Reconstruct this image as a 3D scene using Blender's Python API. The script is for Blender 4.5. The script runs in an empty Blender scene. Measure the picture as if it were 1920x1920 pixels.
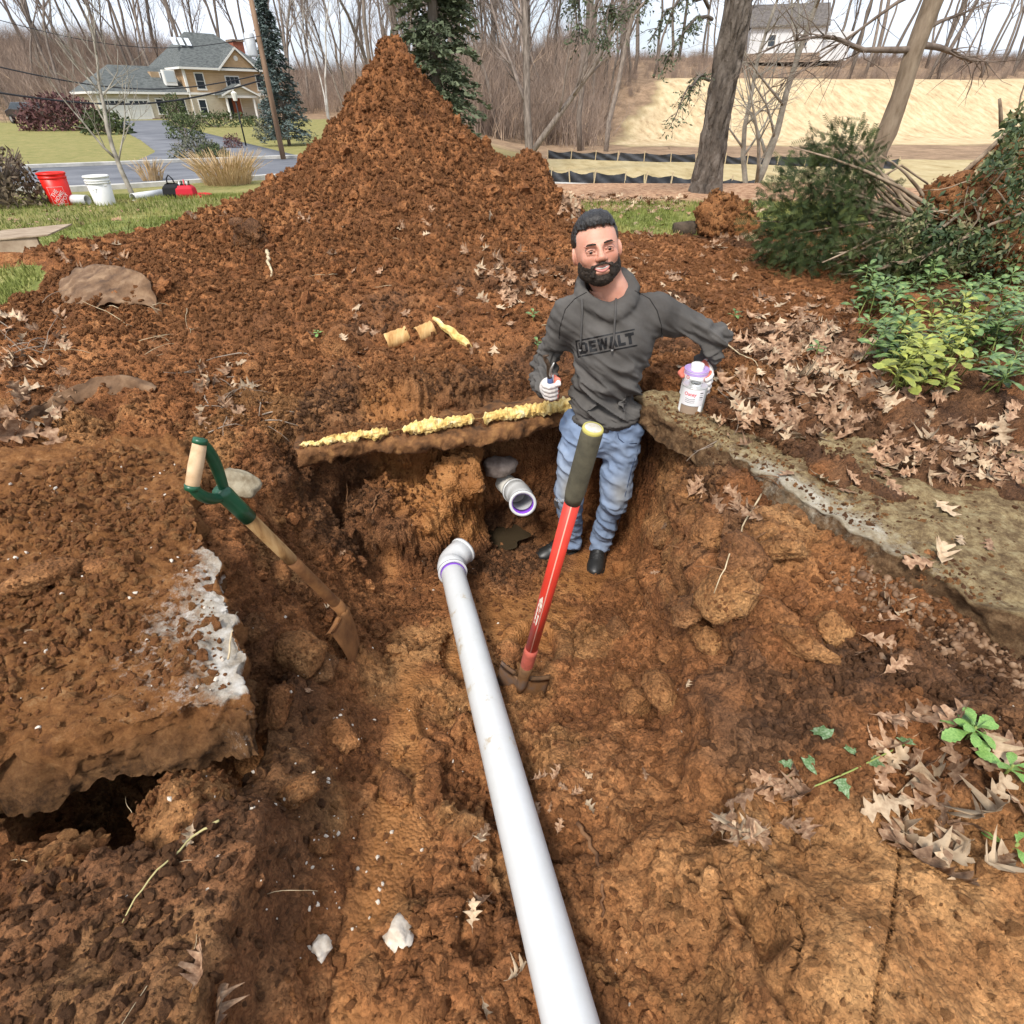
import bpy, bmesh, math, random
import numpy as np
from mathutils import Vector, Matrix, Euler, Quaternion
random.seed(7); RNG = np.random.default_rng(11)
S = bpy.context.scene
COL = S.collection
R = math.radians
# ------------------------------------------------------------ camera, sky, sun, exposure
TILT = R(36.0); CZ = 2.1; FPX = 1047.0           # eye height above the pit floor; focal length for a 1920 px frame
cam_d = bpy.data.cameras.new('camera'); cam = bpy.data.objects.new('camera', cam_d); COL.objects.link(cam)
cam.location = (0, 0, CZ); cam.rotation_euler = (R(90) - TILT, 0, 0)
cam_d.sensor_width = 36; cam_d.angle = 2 * math.atan(960 / FPX); cam_d.clip_start = 0.02; cam_d.clip_end = 2000
S.camera = cam
SUN_EL, SUN_AZ = R(52), R(205)                    # high, from behind the camera to the left
w = bpy.data.worlds.new('World'); S.world = w; w.use_nodes = True
nt = w.node_tree; bg = nt.nodes['Background']
sky = nt.nodes.new('ShaderNodeTexSky'); sky.sky_type = 'NISHITA'; sky.sun_disc = False
sky.sun_elevation = SUN_EL; sky.sun_rotation = SUN_AZ; sky.dust_density = 4.0; sky.air_density = 1.0; sky.ozone_density = 1.0
tc = nt.nodes.new('ShaderNodeTexCoord'); mp = nt.nodes.new('ShaderNodeMapping'); mp.inputs['Scale'].default_value = (1, 1, 2.6)
cn = nt.nodes.new('ShaderNodeTexNoise'); cn.inputs['Scale'].default_value = 2.2; cn.inputs['Detail'].default_value = 7; cn.inputs['Roughness'].default_value = 0.6
rp = nt.nodes.new('ShaderNodeValToRGB'); rp.color_ramp.elements[0].position = 0.36; rp.color_ramp.elements[0].color = (0.5, 0.5, 0.5, 1); rp.color_ramp.elements[1].position = 0.58; rp.color_ramp.elements[1].color = (0.97, 0.97, 0.97, 1)
mx = nt.nodes.new('ShaderNodeMix'); mx.data_type = 'RGBA'; mx.inputs[7].default_value = (5.3, 5.75, 6.5, 1)
nt.links.new(tc.outputs['Generated'], mp.inputs['Vector']); nt.links.new(mp.outputs['Vector'], cn.inputs['Vector'])
nt.links.new(cn.outputs['Fac'], rp.inputs['Fac']); nt.links.new(rp.outputs['Color'], mx.inputs[0])
nt.links.new(sky.outputs['Color'], mx.inputs[6]); nt.links.new(mx.outputs[2], bg.inputs['Color'])
bg.inputs['Strength'].default_value = 0.12
sl = bpy.data.lights.new('sun', 'SUN'); sun = bpy.data.objects.new('sun', sl); COL.objects.link(sun)
sl.energy = 2.3; sl.angle = R(14); sl.color = (1.0, 0.95, 0.88)
sun.rotation_euler = Vector((-math.sin(SUN_AZ) * math.cos(SUN_EL), -math.cos(SUN_AZ) * math.cos(SUN_EL), -math.sin(SUN_EL))).to_track_quat('-Z', 'Y').to_euler()
sun.location = (0, 0, 30)
S.view_settings.view_transform = 'Standard'; S.view_settings.look = 'None'; S.view_settings.gamma = 1
S.view_settings.exposure = 0.86
S.render.engine = 'CYCLES'; S.cycles.use_denoising = True; S.cycles.max_bounces = 6; S.cycles.diffuse_bounces = 3
S.cycles.transparent_max_bounces = 8

# ------------------------------------------------------------ helpers
def at_y(px, py, Y):
    u = (px - 960) / FPX; v = (py - 960) / FPX
    d = Y / (math.cos(TILT) - v * math.sin(TILT)); return Vector((u * d, Y, CZ - d * (math.sin(TILT) + v * math.cos(TILT))))
def at_z(px, py, z):
    u = (px - 960) / FPX; v = (py - 960) / FPX
    d = (CZ - z) / (math.sin(TILT) + v * math.cos(TILT)); return Vector((u * d, d * (math.cos(TILT) - v * math.sin(TILT)), z))
def ray_dir(px, py):
    u = (px - 960) / FPX; v = (py - 960) / FPX
    return Vector((u, math.cos(TILT) - v * math.sin(TILT), -math.sin(TILT) - v * math.cos(TILT))).normalized()
def tag(o, label=None, cat=None, group=None, kind=None):
    if label: o['label'] = label
    if cat: o['category'] = cat
    if group: o['group'] = group
    if kind: o['kind'] = kind
    return o
def empty(name, loc=(0, 0, 0), rot=(0, 0, 0), parent=None):
    o = bpy.data.objects.new(name, None); COL.objects.link(o); o.location = loc; o.rotation_euler = rot; o.empty_display_size = 0.1
    o.parent = parent; return o
def new_mesh(name, V, F, smooth=True, mats=()):
    """V (n,3); F a list of faces, or an int array (m,3) or (m,4)"""
    me = bpy.data.meshes.new(name)
    if isinstance(F, np.ndarray):
        V = np.asarray(V, dtype=np.float32); k = F.shape[1]
        me.vertices.add(len(V)); me.vertices.foreach_set('co', V.ravel())
        me.loops.add(F.size); me.loops.foreach_set('vertex_index', F.astype(np.int32).ravel())
        me.polygons.add(len(F)); me.polygons.foreach_set('loop_start', np.arange(0, F.size, k, dtype=np.int32))
        me.update(calc_edges=True); me.validate()
    else:
        me.from_pydata([tuple(v) for v in V], [], [tuple(f) for f in F])
    if len(me.polygons): me.polygons.foreach_set('use_smooth', np.full(len(me.polygons), smooth, dtype=bool))
    for m in mats: me.materials.append(m)
    return me
def link(name, me, parent=None, loc=(0, 0, 0), rot=(0, 0, 0)):
    o = bpy.data.objects.new(name, me); COL.objects.link(o); o.location = loc; o.rotation_euler = rot; o.parent = parent; return o
def copy_tree(o, parent=None):
    c = o.copy(); COL.objects.link(c); c.parent = parent
    for ch in list(o.children): copy_tree(ch, c)
    return c
class MB:
    def __init__(s): s.v = []; s.f = []
    def add(s, V, F):
        n = len(s.v); s.v.extend([tuple(q) for q in V]); s.f.extend([tuple(i + n for i in q) for q in F]); return s
    def box(s, lo, hi, M=None):
        (a, b, c), (d, e, f) = lo, hi
        V = [(a,b,c),(d,b,c),(d,e,c),(a,e,c),(a,b,f),(d,b,f),(d,e,f),(a,e,f)]
        if M is not None: V = [M @ Vector(q) for q in V]
        return s.add(V, [(3,2,1,0),(4,5,6,7),(0,1,5,4),(1,2,6,5),(2,3,7,6),(3,0,4,7)])
    def tube(s, pts, rad, n=8, cap=True):
        V, F = tube(pts, rad, n, cap); return s.add(V, F)
    def lathe(s, prof, n=24, M=None):
        V = []; F = []
        for r, z in prof:
            for k in range(n):
                a = 2 * math.pi * k / n; q = Vector((r * math.cos(a), r * math.sin(a), z)); V.append(M @ q if M is not None else q)
        for i in range(len(prof) - 1):
            for k in range(n):
                F.append((i*n+k, i*n+(k+1) % n, (i+1)*n+(k+1) % n, (i+1)*n+k))
        return s.add(V, F)
    def build(s, name, mat, parent=None, smooth=False, loc=(0, 0, 0), rot=(0, 0, 0), bevel=0):
        o = link(name, new_mesh(name, s.v, s.f, smooth, [mat]), parent, loc, rot)
        if bevel:
            b = o.modifiers.new('bevel', 'BEVEL'); b.width = bevel; b.segments = 2; b.limit_method = 'ANGLE'
        return o
def tube(pts, rad, n=8, cap=True):
    P = [Vector(p) for p in pts]; m = len(P)
    if not hasattr(rad, '__len__'): rad = [rad] * m
    V = []; F = []; up = None
    for i in range(m):
        t = (P[min(i+1, m-1)] - P[max(i-1, 0)])
        t = t.normalized() if t.length > 1e-9 else Vector((0, 0, 1))
        if up is None:
            up = Vector((1, 0, 0)) if abs(t.x) < 0.8 else Vector((0, 1, 0))
        a = (up - t * up.dot(t)); a = a.normalized() if a.length > 1e-6 else t.orthogonal().normalized()
        up = a; b = t.cross(a)
        for k in range(n):
            q = 2 * math.pi * k / n; V.append(P[i] + (a * math.cos(q) + b * math.sin(q)) * rad[i])
    for i in range(m - 1):
        for k in range(n): F.append((i*n+k, i*n+(k+1) % n, (i+1)*n+(k+1) % n, (i+1)*n+k))
    if cap:
        F.append(tuple(range(n-1, -1, -1))); F.append(tuple((m-1)*n + k for k in range(n)))
    return V, F
# numpy noise --------------------------------------------------
def _hash(ix, iy, iz, seed):
    n = (ix.astype(np.uint32) * np.uint32(374761393) + iy.astype(np.uint32) * np.uint32(668265263) + iz.astype(np.uint32) * np.uint32(2246822519) + np.uint32(seed * 3266489917 % 4294967296))
    n = (n ^ (n >> np.uint32(13))) * np.uint32(1274126177); n = n ^ (n >> np.uint32(16)); n = n * np.uint32(2654435761); n = n ^ (n >> np.uint32(15))
    return n
def vnoise(P, scale, seed=0):
    Q = P * scale; I = np.floor(Q).astype(np.int64); f = (Q - I); f = f*f*f*(f*(f*6-15)+10)
    I = I.astype(np.int32).astype(np.uint32); out = 0
    for dx in (0, 1):
        wx = f[:, 0] if dx else 1 - f[:, 0]
        for dy in (0, 1):
            wy = f[:, 1] if dy else 1 - f[:, 1]
            for dz in (0, 1):
                wz = f[:, 2] if dz else 1 - f[:, 2]
                out = out + wx*wy*wz * (_hash(I[:,0]+np.uint32(dx), I[:,1]+np.uint32(dy), I[:,2]+np.uint32(dz), seed).astype(np.float64) / 4294967295.0)
    return out * 2 - 1
def fbm(P, scale, octv=4, gain=0.5, seed=0):
    a = 1; o = 0
    for k in range(octv): o = o + a * vnoise(P, scale * 2.03**k, seed + k * 17); a *= gain
    return o
def worley(P, scale, seed=0):
    """distance to nearest feature point and a random id, in cells"""
    Q = P * scale; I = np.floor(Q).astype(np.int64); f = Q - I; I = I.astype(np.int32).astype(np.uint32)
    d1 = np.full(len(P), 9.0); d2 = np.full(len(P), 9.0); idv = np.zeros(len(P))
    for dx in (-1, 0, 1):
        for dy in (-1, 0, 1):
            for dz in (-1, 0, 1):
                c0 = I[:,0] + np.uint32(dx % 4294967296); c1 = I[:,1] + np.uint32(dy % 4294967296); c2 = I[:,2] + np.uint32(dz % 4294967296)
                h = _hash(c0, c1, c2, seed)
                rx = (h & np.uint32(1023)) / 1023.0; ry = ((h >> np.uint32(10)) & np.uint32(1023)) / 1023.0; rz = ((h >> np.uint32(20)) & np.uint32(1023)) / 1023.0
                d = (dx + rx - f[:,0])**2 + (dy + ry - f[:,1])**2 + (dz + rz - f[:,2])**2
                m = d < d1; d2 = np.where(m, d1, np.minimum(d2, d)); idv = np.where(m, rx, idv); d1 = np.where(m, d, d1)
    return np.sqrt(d1), np.sqrt(d2), idv
def sst(a, b, x):
    t = np.clip((x - a) / (b - a), 0, 1); return t * t * (3 - 2 * t)

# ------------------------------------------------------------ materials
MAT = {}
def mat(name, col=(0.5, 0.5, 0.5), rough=0.8, **kw):
    """plain principled material with optional noise variation (var), noise bump and object-space scale"""
    if name in MAT: return MAT[name]
    m = bpy.data.materials.new(name); m.use_nodes = True; MAT[name] = m
    N = m.node_tree.nodes; L = m.node_tree.links; b = N['Principled BSDF']
    b.inputs['Base Color'].default_value = (*col, 1); b.inputs['Roughness'].default_value = rough
    b.inputs['Specular IOR Level'].default_value = kw.get('spec', 0.3)
    b.inputs['Metallic'].default_value = kw.get('metal', 0)
    if 'sub' in kw:
        b.inputs['Subsurface Weight'].default_value = kw['sub']; b.inputs['Subsurface Radius'].default_value = (0.01, 0.004, 0.002); b.inputs['Subsurface Scale'].default_value = 1.0
    if 'trans' in kw: b.inputs['Transmission Weight'].default_value = kw['trans']
    if 'coat' in kw: b.inputs['Coat Weight'].default_value = kw['coat']; b.inputs['Coat Roughness'].default_value = 0.2
    var, sc, bump, bsc = kw.get('var'), kw.get('scale', 8), kw.get('bump', 0), kw.get('bscale', 40)
    if var is not None or bump:
        t = N.new('ShaderNodeTexCoord'); mpn = N.new('ShaderNodeMapping'); mpn.inputs['Scale'].default_value = kw.get('stretch', (1, 1, 1)); L.new(t.outputs[kw.get('coord', 'Object')], mpn.inputs[0])
    if var is not None:                          # var: list of (pos, colour)
        n = N.new('ShaderNodeTexNoise'); n.inputs['Scale'].default_value = sc; n.inputs['Detail'].default_value = 8; n.inputs['Roughness'].default_value = kw.get('nr', 0.6); L.new(mpn.outputs[0], n.inputs['Vector'])
        r = N.new('ShaderNodeValToRGB'); els = r.color_ramp.elements
        while len(els) < len(var): els.new(0.5)
        for e, (p, c) in zip(els, var): e.position = p; e.color = (*c, 1)
        L.new(n.outputs['Fac'], r.inputs['Fac'])
        if kw.get('rnd'):                        # per-object tint so copies differ
            oi = N.new('ShaderNodeObjectInfo'); hs = N.new('ShaderNodeHueSaturation'); mr = N.new('ShaderNodeMapRange')
            mr.inputs['To Min'].default_value = 1 - kw['rnd']; mr.inputs['To Max'].default_value = 1 + kw['rnd']
            L.new(oi.outputs['Random'], mr.inputs['Value']); L.new(mr.outputs[0], hs.inputs['Value']); L.new(r.outputs['Color'], hs.inputs['Color']); L.new(hs.outputs['Color'], b.inputs['Base Color'])
        else: L.new(r.outputs['Color'], b.inputs['Base Color'])
    if bump:
        n2 = N.new('ShaderNodeTexNoise'); n2.inputs['Scale'].default_value = bsc; n2.inputs['Detail'].default_value = 6; n2.inputs['Roughness'].default_value = 0.65; L.new(mpn.outputs[0], n2.inputs['Vector'])
        bp = N.new('ShaderNodeBump'); bp.inputs['Strength'].default_value = min(1, kw.get('bstr', 0.6)); bp.inputs['Distance'].default_value = bump
        L.new(n2.outputs['Fac'], bp.inputs['Height']); L.new(bp.outputs['Normal'], b.inputs['Normal'])
    return m
def soil_material():
    m = bpy.data.materials.new('soil'); m.use_nodes = True; MAT['soil'] = m
    N = m.node_tree.nodes; L = m.node_tree.links; b = N['Principled BSDF']; b.inputs['Specular IOR Level'].default_value = 0.2
    t = N.new('ShaderNodeTexCoord'); at = N.new('ShaderNodeAttribute'); at.attribute_name = 'soil_type'
    sp = N.new('ShaderNodeSeparateColor'); L.new(at.outputs['Color'], sp.inputs[0])
    def noise(sc, det=8, ro=0.6):
        n = N.new('ShaderNodeTexNoise'); n.inputs['Scale'].default_value = sc; n.inputs['Detail'].default_value = det; n.inputs['Roughness'].default_value = ro; L.new(t.outputs['Object'], n.inputs['Vector']); return n.outputs['Fac']
    def ramp(fac, els):
        r = N.new('ShaderNodeValToRGB'); e = r.color_ramp.elements
        while len(e) < len(els): e.new(0.5)
        for q, (p, c) in zip(e, els): q.position = p; q.color = (*c, 1)
        L.new(fac, r.inputs['Fac']); return r.outputs['Color']
    def mixc(fac, a, c):
        x = N.new('ShaderNodeMix'); x.data_type = 'RGBA'; L.new(fac, x.inputs[0]); L.new(a, x.inputs[6]); L.new(c, x.inputs[7]); return x.outputs[2]
    red = ramp(noise(5.0, 7, 0.7), [(0.28, (0.080, 0.029, 0.010)), (0.42, (0.180, 0.066, 0.019)), (0.56, (0.285, 0.110, 0.032)), (0.70, (0.40, 0.180, 0.060))])
    dark = ramp(noise(6.0, 6, 0.7), [(0.33, (0.050, 0.024, 0.013)), (0.50, (0.115, 0.054, 0.024)), (0.66, (0.21, 0.10, 0.042))])
    pale = ramp(noise(4.0, 6, 0.7), [(0.30, (0.17, 0.072, 0.022)), (0.47, (0.30, 0.135, 0.041)), (0.62, (0.44, 0.225, 0.078))])
    wet = ramp(noise(7.0, 5, 0.6), [(0.3, (0.165, 0.066, 0.019)), (0.5, (0.28, 0.118, 0.035)), (0.7, (0.39, 0.18, 0.06))])
    c = mixc(sp.outputs[1], red, pale); c = mixc(sp.outputs[2], c, wet); c = mixc(sp.outputs[0], c, dark)
    # scattered pale crumbs of mortar in the soil
    fl = ramp(noise(70, 2, 0.5), [(0.735, (0, 0, 0)), (0.755, (1, 1, 1))]); fl2 = ramp(noise(3, 3, 0.5), [(0.55, (0, 0, 0)), (0.66, (1, 1, 1))])
    mm = N.new('ShaderNodeMath'); mm.operation = 'MULTIPLY'; L.new(fl, mm.inputs[0]); L.new(fl2, mm.inputs[1])
    wh = N.new('ShaderNodeRGB'); wh.outputs[0].default_value = (0.6, 0.53, 0.43, 1); c = mixc(mm.outputs[0], c, wh.outputs[0])
    def cellv(sc, lo, hi):
        v = N.new('ShaderNodeTexVoronoi'); v.inputs['Scale'].default_value = sc; L.new(t.outputs['Object'], v.inputs['Vector']); sq = N.new('ShaderNodeSeparateColor'); L.new(v.outputs['Color'], sq.inputs[0]); q = N.new('ShaderNodeMapRange'); q.inputs['To Min'].default_value = lo; q.inputs['To Max'].default_value = hi; L.new(sq.outputs[0], q.inputs[0]); return q.outputs[0]
    m1 = N.new('ShaderNodeMath'); m1.operation = 'MULTIPLY'; L.new(cellv(62, .80, 1.24), m1.inputs[0]); L.new(cellv(170, .78, 1.28), m1.inputs[1])
    wv = N.new('ShaderNodeMapRange'); wv.inputs['To Min'].default_value = 1; wv.inputs['To Max'].default_value = .25; L.new(sp.outputs[2], wv.inputs[0])
    hs = N.new('ShaderNodeHueSaturation'); hs.inputs['Saturation'].default_value = .955; L.new(m1.outputs[0], hs.inputs['Value']); L.new(wv.outputs[0], hs.inputs['Fac']); L.new(c, hs.inputs['Color']); c = hs.outputs['Color']
    L.new(c, b.inputs['Base Color'])
    mr = N.new('ShaderNodeMapRange'); mr.inputs['To Min'].default_value = 0.95; mr.inputs['To Max'].default_value = 0.62; L.new(sp.outputs[2], mr.inputs[0]); L.new(mr.outputs[0], b.inputs['Roughness'])
    b1 = N.new('ShaderNodeBump'); b1.inputs['Strength'].default_value = 0.9; b1.inputs['Distance'].default_value = 0.02; L.new(noise(50, 5, 0.75), b1.inputs['Height'])
    vo = N.new('ShaderNodeTexVoronoi'); vo.inputs['Scale'].default_value = 90; L.new(t.outputs['Object'], vo.inputs['Vector'])
    b2 = N.new('ShaderNodeBump'); b2.inputs['Strength'].default_value = 0.7; b2.inputs['Distance'].default_value = 0.009; b2.invert = True; L.new(vo.outputs['Distance'], b2.inputs['Height']); L.new(b1.outputs[0], b2.inputs['Normal'])
    sm = N.new('ShaderNodeMapRange'); sm.inputs['To Min'].default_value = 0.9; sm.inputs['To Max'].default_value = 0.35; L.new(sp.outputs[2], sm.inputs[0]); L.new(sm.outputs[0], b1.inputs['Strength'])
    L.new(b2.outputs[0], b.inputs['Normal'])
    return m
soil_material()
# ------------------------------------------------------------ terrain beyond the dig
ROAD_N = [(-60,-22),(-22,4),(-16,9),(-10.7,14.2),(-6,18.2),(0,21.5),(5,21.6),(9.4,19.4),(14,16),(30,4),(60,-20)]
ROAD_F = [(-70,-14),(-24,15),(-15,20.3),(-9,24),(-4,26),(0,26.4),(5,24.4),(9.4,21.6),(16,17.6),(34,6),(66,-18)]
def pl(x, pts):
    p = np.array(pts); return np.interp(x, p[:, 0], p[:, 1])
def terrain(x, y):
    """ground height of the place outside the dig; lawn at 1.0, falling to the road, wooded rise beyond"""
    x = np.asarray(x, float); y = np.asarray(y, float)
    zr = 0.5 - 1.0 * sst(-6, 1, x)
    yr = pl(x, ROAD_N)
    z = 1.0 + (zr - 1.0) * sst(8.0, 15.5, y) * sst(-2, 1, y - (yr - 8))
    z = np.where(y > 7, z, 1.0)
    back = sst(24, 70, y) * (0.95 - zr)                       # left: rises again to the house
    z = z + back * sst(4, -6, x)
    # straw hillside and the plateau above it, right
    e = 61 + 0.10 * (x - 20)
    hill = 5.3 * sst(0, 24, y - e) + 3.2 * sst(22, 60, y - e)
    rx = sst(1, 9, x)
    z = z + rx * hill
    # wooded hill, left and centre
    hl = 6.5 * sst(84, 170, y) + 3 * sst(60, 90, y) * sst(-14, -2, x)
    z = z + (1 - rx) * hl + 4 * sst(110, 190, y) * rx
    z = z + 5 * sst(-45, -80, x) * sst(40, 90, y)
    return z
gx = np.concatenate([np.linspace(-420, -70, 22), np.linspace(-68, 68, 200), np.linspace(72, 420, 22)])
gy = np.concatenate([np.linspace(-300, -12, 14), np.linspace(-10, 40, 110), np.linspace(40.7, 130, 110), np.linspace(135, 600, 24)])
GX, GY = np.meshgrid(gx, gy); GZ = terrain(GX, GY)
P = np.stack([GX.ravel(), GY.ravel(), 0*GX.ravel()], 1)
GZ = GZ + (0.03 * fbm(P, 0.5, 3) + 0.25 * fbm(P, 0.06, 3, seed=5) * sst(70, 100, P[:, 1])).reshape(GZ.shape)
inside = (GX > -5.0) & (GX < 5.6) & (GY > -0.9) & (GY < 8.0)
GZ = np.where(inside, np.minimum(GZ, -0.6), GZ)               # the dig and its banks are their own mesh
def grid_faces(nr, nc):
    i = np.arange(nr * nc).reshape(nr, nc)
    return np.stack([i[:-1, :-1].ravel(), i[:-1, 1:].ravel(), i[1:, 1:].ravel(), i[1:, :-1].ravel()], 1)
V = np.stack([GX.ravel(), GY.ravel(), GZ.ravel()], 1)
x, y = V[:, 0], V[:, 1]; n1 = fbm(V * [1, 1, 0], 0.35, 4, seed=3)
rn, rf = pl(x, ROAD_N), pl(x, ROAD_F)
Zn = np.zeros((len(V), 4))
near_right = (y < rn) & (x > 0.0)
Zn[:, 0] = np.where(near_right, np.clip(sst(7.6, 9.0, y + 0.5*n1) * sst(20.5, 14, y), 0, 1) * 0.95, 0)               # leaf litter
straw = (y > rf) & (x > 1 - (y - 24) * 0.02 + n1 * 0.6)
e = 61 + 0.10 * (x - 20)
edge = 9 + 0.42 * np.clip(y - e, 0, 30) + 1.0 * n1
Zn[:, 1] = np.where(straw, np.where(y < 40, 0.62, sst(-7.5, -5.5, y - e + n1 * 1.2) * sst(-0.8, 0.8, x - edge) * sst(25.5, 23.5, y - e)), 0)
woods = sst(74, 80, y + n1 * 3) * sst(-1, 1, 8 - x) + sst(24, 26, y - e) * sst(-1, 1, x - 6) + sst(40, 46, y + n1 * 3) * sst(-14, -9, x) * sst(edge + .8, edge - .8, x) + sst(-44, -50, x + n1) * sst(40, 50, y)
woods = np.maximum(woods, np.where(straw & (y >= 40), sst(-5.5, -7.5, y - e + n1 * 1.2), 0))
Zn[:, 2] = np.clip(woods, 0, 1)
Zn[:, 3] = 1
terr = new_mesh('ground', V, grid_faces(len(gy), len(gx)))
ca = terr.color_attributes.new('zone', 'FLOAT_COLOR', 'POINT'); ca.data.foreach_set('color', Zn.astype(np.float32).ravel())
def ground_material():
    m = bpy.data.materials.new('ground_cover'); m.use_nodes = True; MAT['ground_cover'] = m
    N = m.node_tree.nodes; L = m.node_tree.links; b = N['Principled BSDF']; b.inputs['Roughness'].default_value = 0.95; b.inputs['Specular IOR Level'].default_value = 0.1
    t = N.new('ShaderNodeTexCoord'); at = N.new('ShaderNodeAttribute'); at.attribute_name = 'zone'
    sp = N.new('ShaderNodeSeparateColor'); L.new(at.outputs['Color'], sp.inputs[0])
    def noise(sc, det=8, ro=0.6, st=(1, 1, 1)):
        mpn = N.new('ShaderNodeMapping'); mpn.inputs['Scale'].default_value = st; L.new(t.outputs['Object'], mpn.inputs[0])
        n = N.new('ShaderNodeTexNoise'); n.inputs['Scale'].default_value = sc; n.inputs['Detail'].default_value = det; n.inputs['Roughness'].default_value = ro; L.new(mpn.outputs[0], n.inputs['Vector']); return n.outputs['Fac']
    def ramp(fac, els):
        r = N.new('ShaderNodeValToRGB'); e = r.color_ramp.elements
        while len(e) < len(els): e.new(0.5)
        for q, (p, c) in zip(e, els): q.position = p; q.color = (*c, 1)
        L.new(fac, r.inputs['Fac']); return r.outputs['Color']
    def mixc(fac, a, c):
        x = N.new('ShaderNodeMix'); x.data_type = 'RGBA'; L.new(fac, x.inputs[0]); L.new(a, x.inputs[6]); L.new(c, x.inputs[7]); return x.outputs[2]
    lawn = ramp(noise(2.4, 8, 0.85), [(0.3, (0.11, 0.125, 0.04)), (0.45, (0.205, 0.195, 0.07)), (0.6, (0.285, 0.245, 0.10)), (0.75, (0.35, 0.295, 0.14))])
    leaf = ramp(noise(9, 8, 0.8), [(0.35, (0.10, 0.05, 0.03)), (0.48, (0.36, 0.20, 0.12)), (0.6, (0.50, 0.32, 0.20)), (0.68, (0.15, 0.15, 0.05))])
    straw = ramp(noise(1.6, 8, 0.75, (1, 0.28, 0.28)), [(0.30, (0.28, 0.185, 0.10)), (0.44, (0.46, 0.34, 0.195)), (0.56, (0.56, 0.435, 0.265)), (0.7, (0.64, 0.52, 0.345))])
    wood = ramp(noise(0.7, 10, 0.8), [(0.32, (0.12, 0.08, 0.052)), (0.5, (0.26, 0.175, 0.11)), (0.66, (0.38, 0.26, 0.165))])
    c = mixc(sp.outputs[0], lawn, leaf); c = mixc(sp.outputs[2], c, wood); c = mixc(sp.outputs[1], c, straw); L.new(c, b.inputs['Base Color'])
    bp = N.new('ShaderNodeBump'); bp.inputs['Strength'].default_value = 0.7; bp.inputs['Distance'].default_value = 0.06; L.new(noise(7, 8, 0.7), bp.inputs['Height']); L.new(bp.outputs[0], b.inputs['Normal'])
    return m
ground_material(); terr.materials.append(MAT['ground_cover'])
tag(link('ground', terr), kind='structure')
# ------------------------------------------------------------ the road, its kerb and the driveway
def ribbon(name, A, B, lift, m, nx=60, ny=6, thick=None):
    """a sheet between two polylines, laid on the terrain"""
    A = np.array(A, float); B = np.array(B, float)
    def res(Q, n):
        d = np.r_[0, np.cumsum(np.hypot(*np.diff(Q, axis=0).T))]; s = np.linspace(0, d[-1], n); return np.stack([np.interp(s, d, Q[:, 0]), np.interp(s, d, Q[:, 1])], 1)
    a, b = res(A, nx), res(B, nx); V = []
    for k in range(ny + 1):
        q = a + (b - a) * k / ny; z = terrain(q[:, 0], q[:, 1]) + lift; V.append(np.column_stack([q, z]))
    V = [V[0] - [0, 0, .4]] + V + [V[-1] - [0, 0, .4]]; ny += 2
    V = np.concatenate(V); return tag(link(name, new_mesh(name, V, grid_faces(ny + 1, nx), True, [m])), kind='structure')
asph = mat('asphalt', var=[(0.35, (0.10, 0.105, 0.12)), (0.65, (0.17, 0.175, 0.19))], scale=0.8, rough=0.9, bump=0.01, bscale=40, coord='Object')
conc = mat('kerb_concrete', var=[(0.35, (0.34, 0.33, 0.30)), (0.65, (0.55, 0.53, 0.49))], scale=3, rough=0.9)
def offs(P, d): return [(x, y + d) for x, y in P]
ribbon('road', ROAD_N[1:-1], ROAD_F[1:-1], 0.045, asph, 160, 12)
def kerb(name, line, w, h):
    mb = MB(); q = np.array(line); n = 140; d = np.r_[0, np.cumsum(np.hypot(*np.diff(q, axis=0).T))]; s = np.linspace(0, d[-1], n)
    xs, ys = np.interp(s, d, q[:, 0]), np.interp(s, d, q[:, 1]); z = terrain(xs, ys); V = []; F = []
    for i in range(n):
        for (o, zz) in ((0, -.1), (0, h), (w, h), (w, -.1)): V.append((xs[i], ys[i] + o, z[i] + zz))
    for i in range(n - 1):
        for k in range(3): F.append((i*4+k, i*4+k+1, (i+1)*4+k+1, (i+1)*4+k))
    mb.add(V, F); return tag(mb.build(name, conc), kind='structure')
kerb('kerb', ROAD_F[1:-1], 0.42, 0.13)
kerb('kerb', offs(ROAD_N[1:-1], -0.3), 0.3, 0.11)
ribbon('driveway', [(-13.0,22.6),(-15.0,28),(-20.5,37),(-31,53),(-38,65)], [(-7.8,24.9),(-11.0,30),(-16.5,38.5),(-27.5,55),(-34,67.5)], 0.05, asph, 40, 6)

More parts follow.
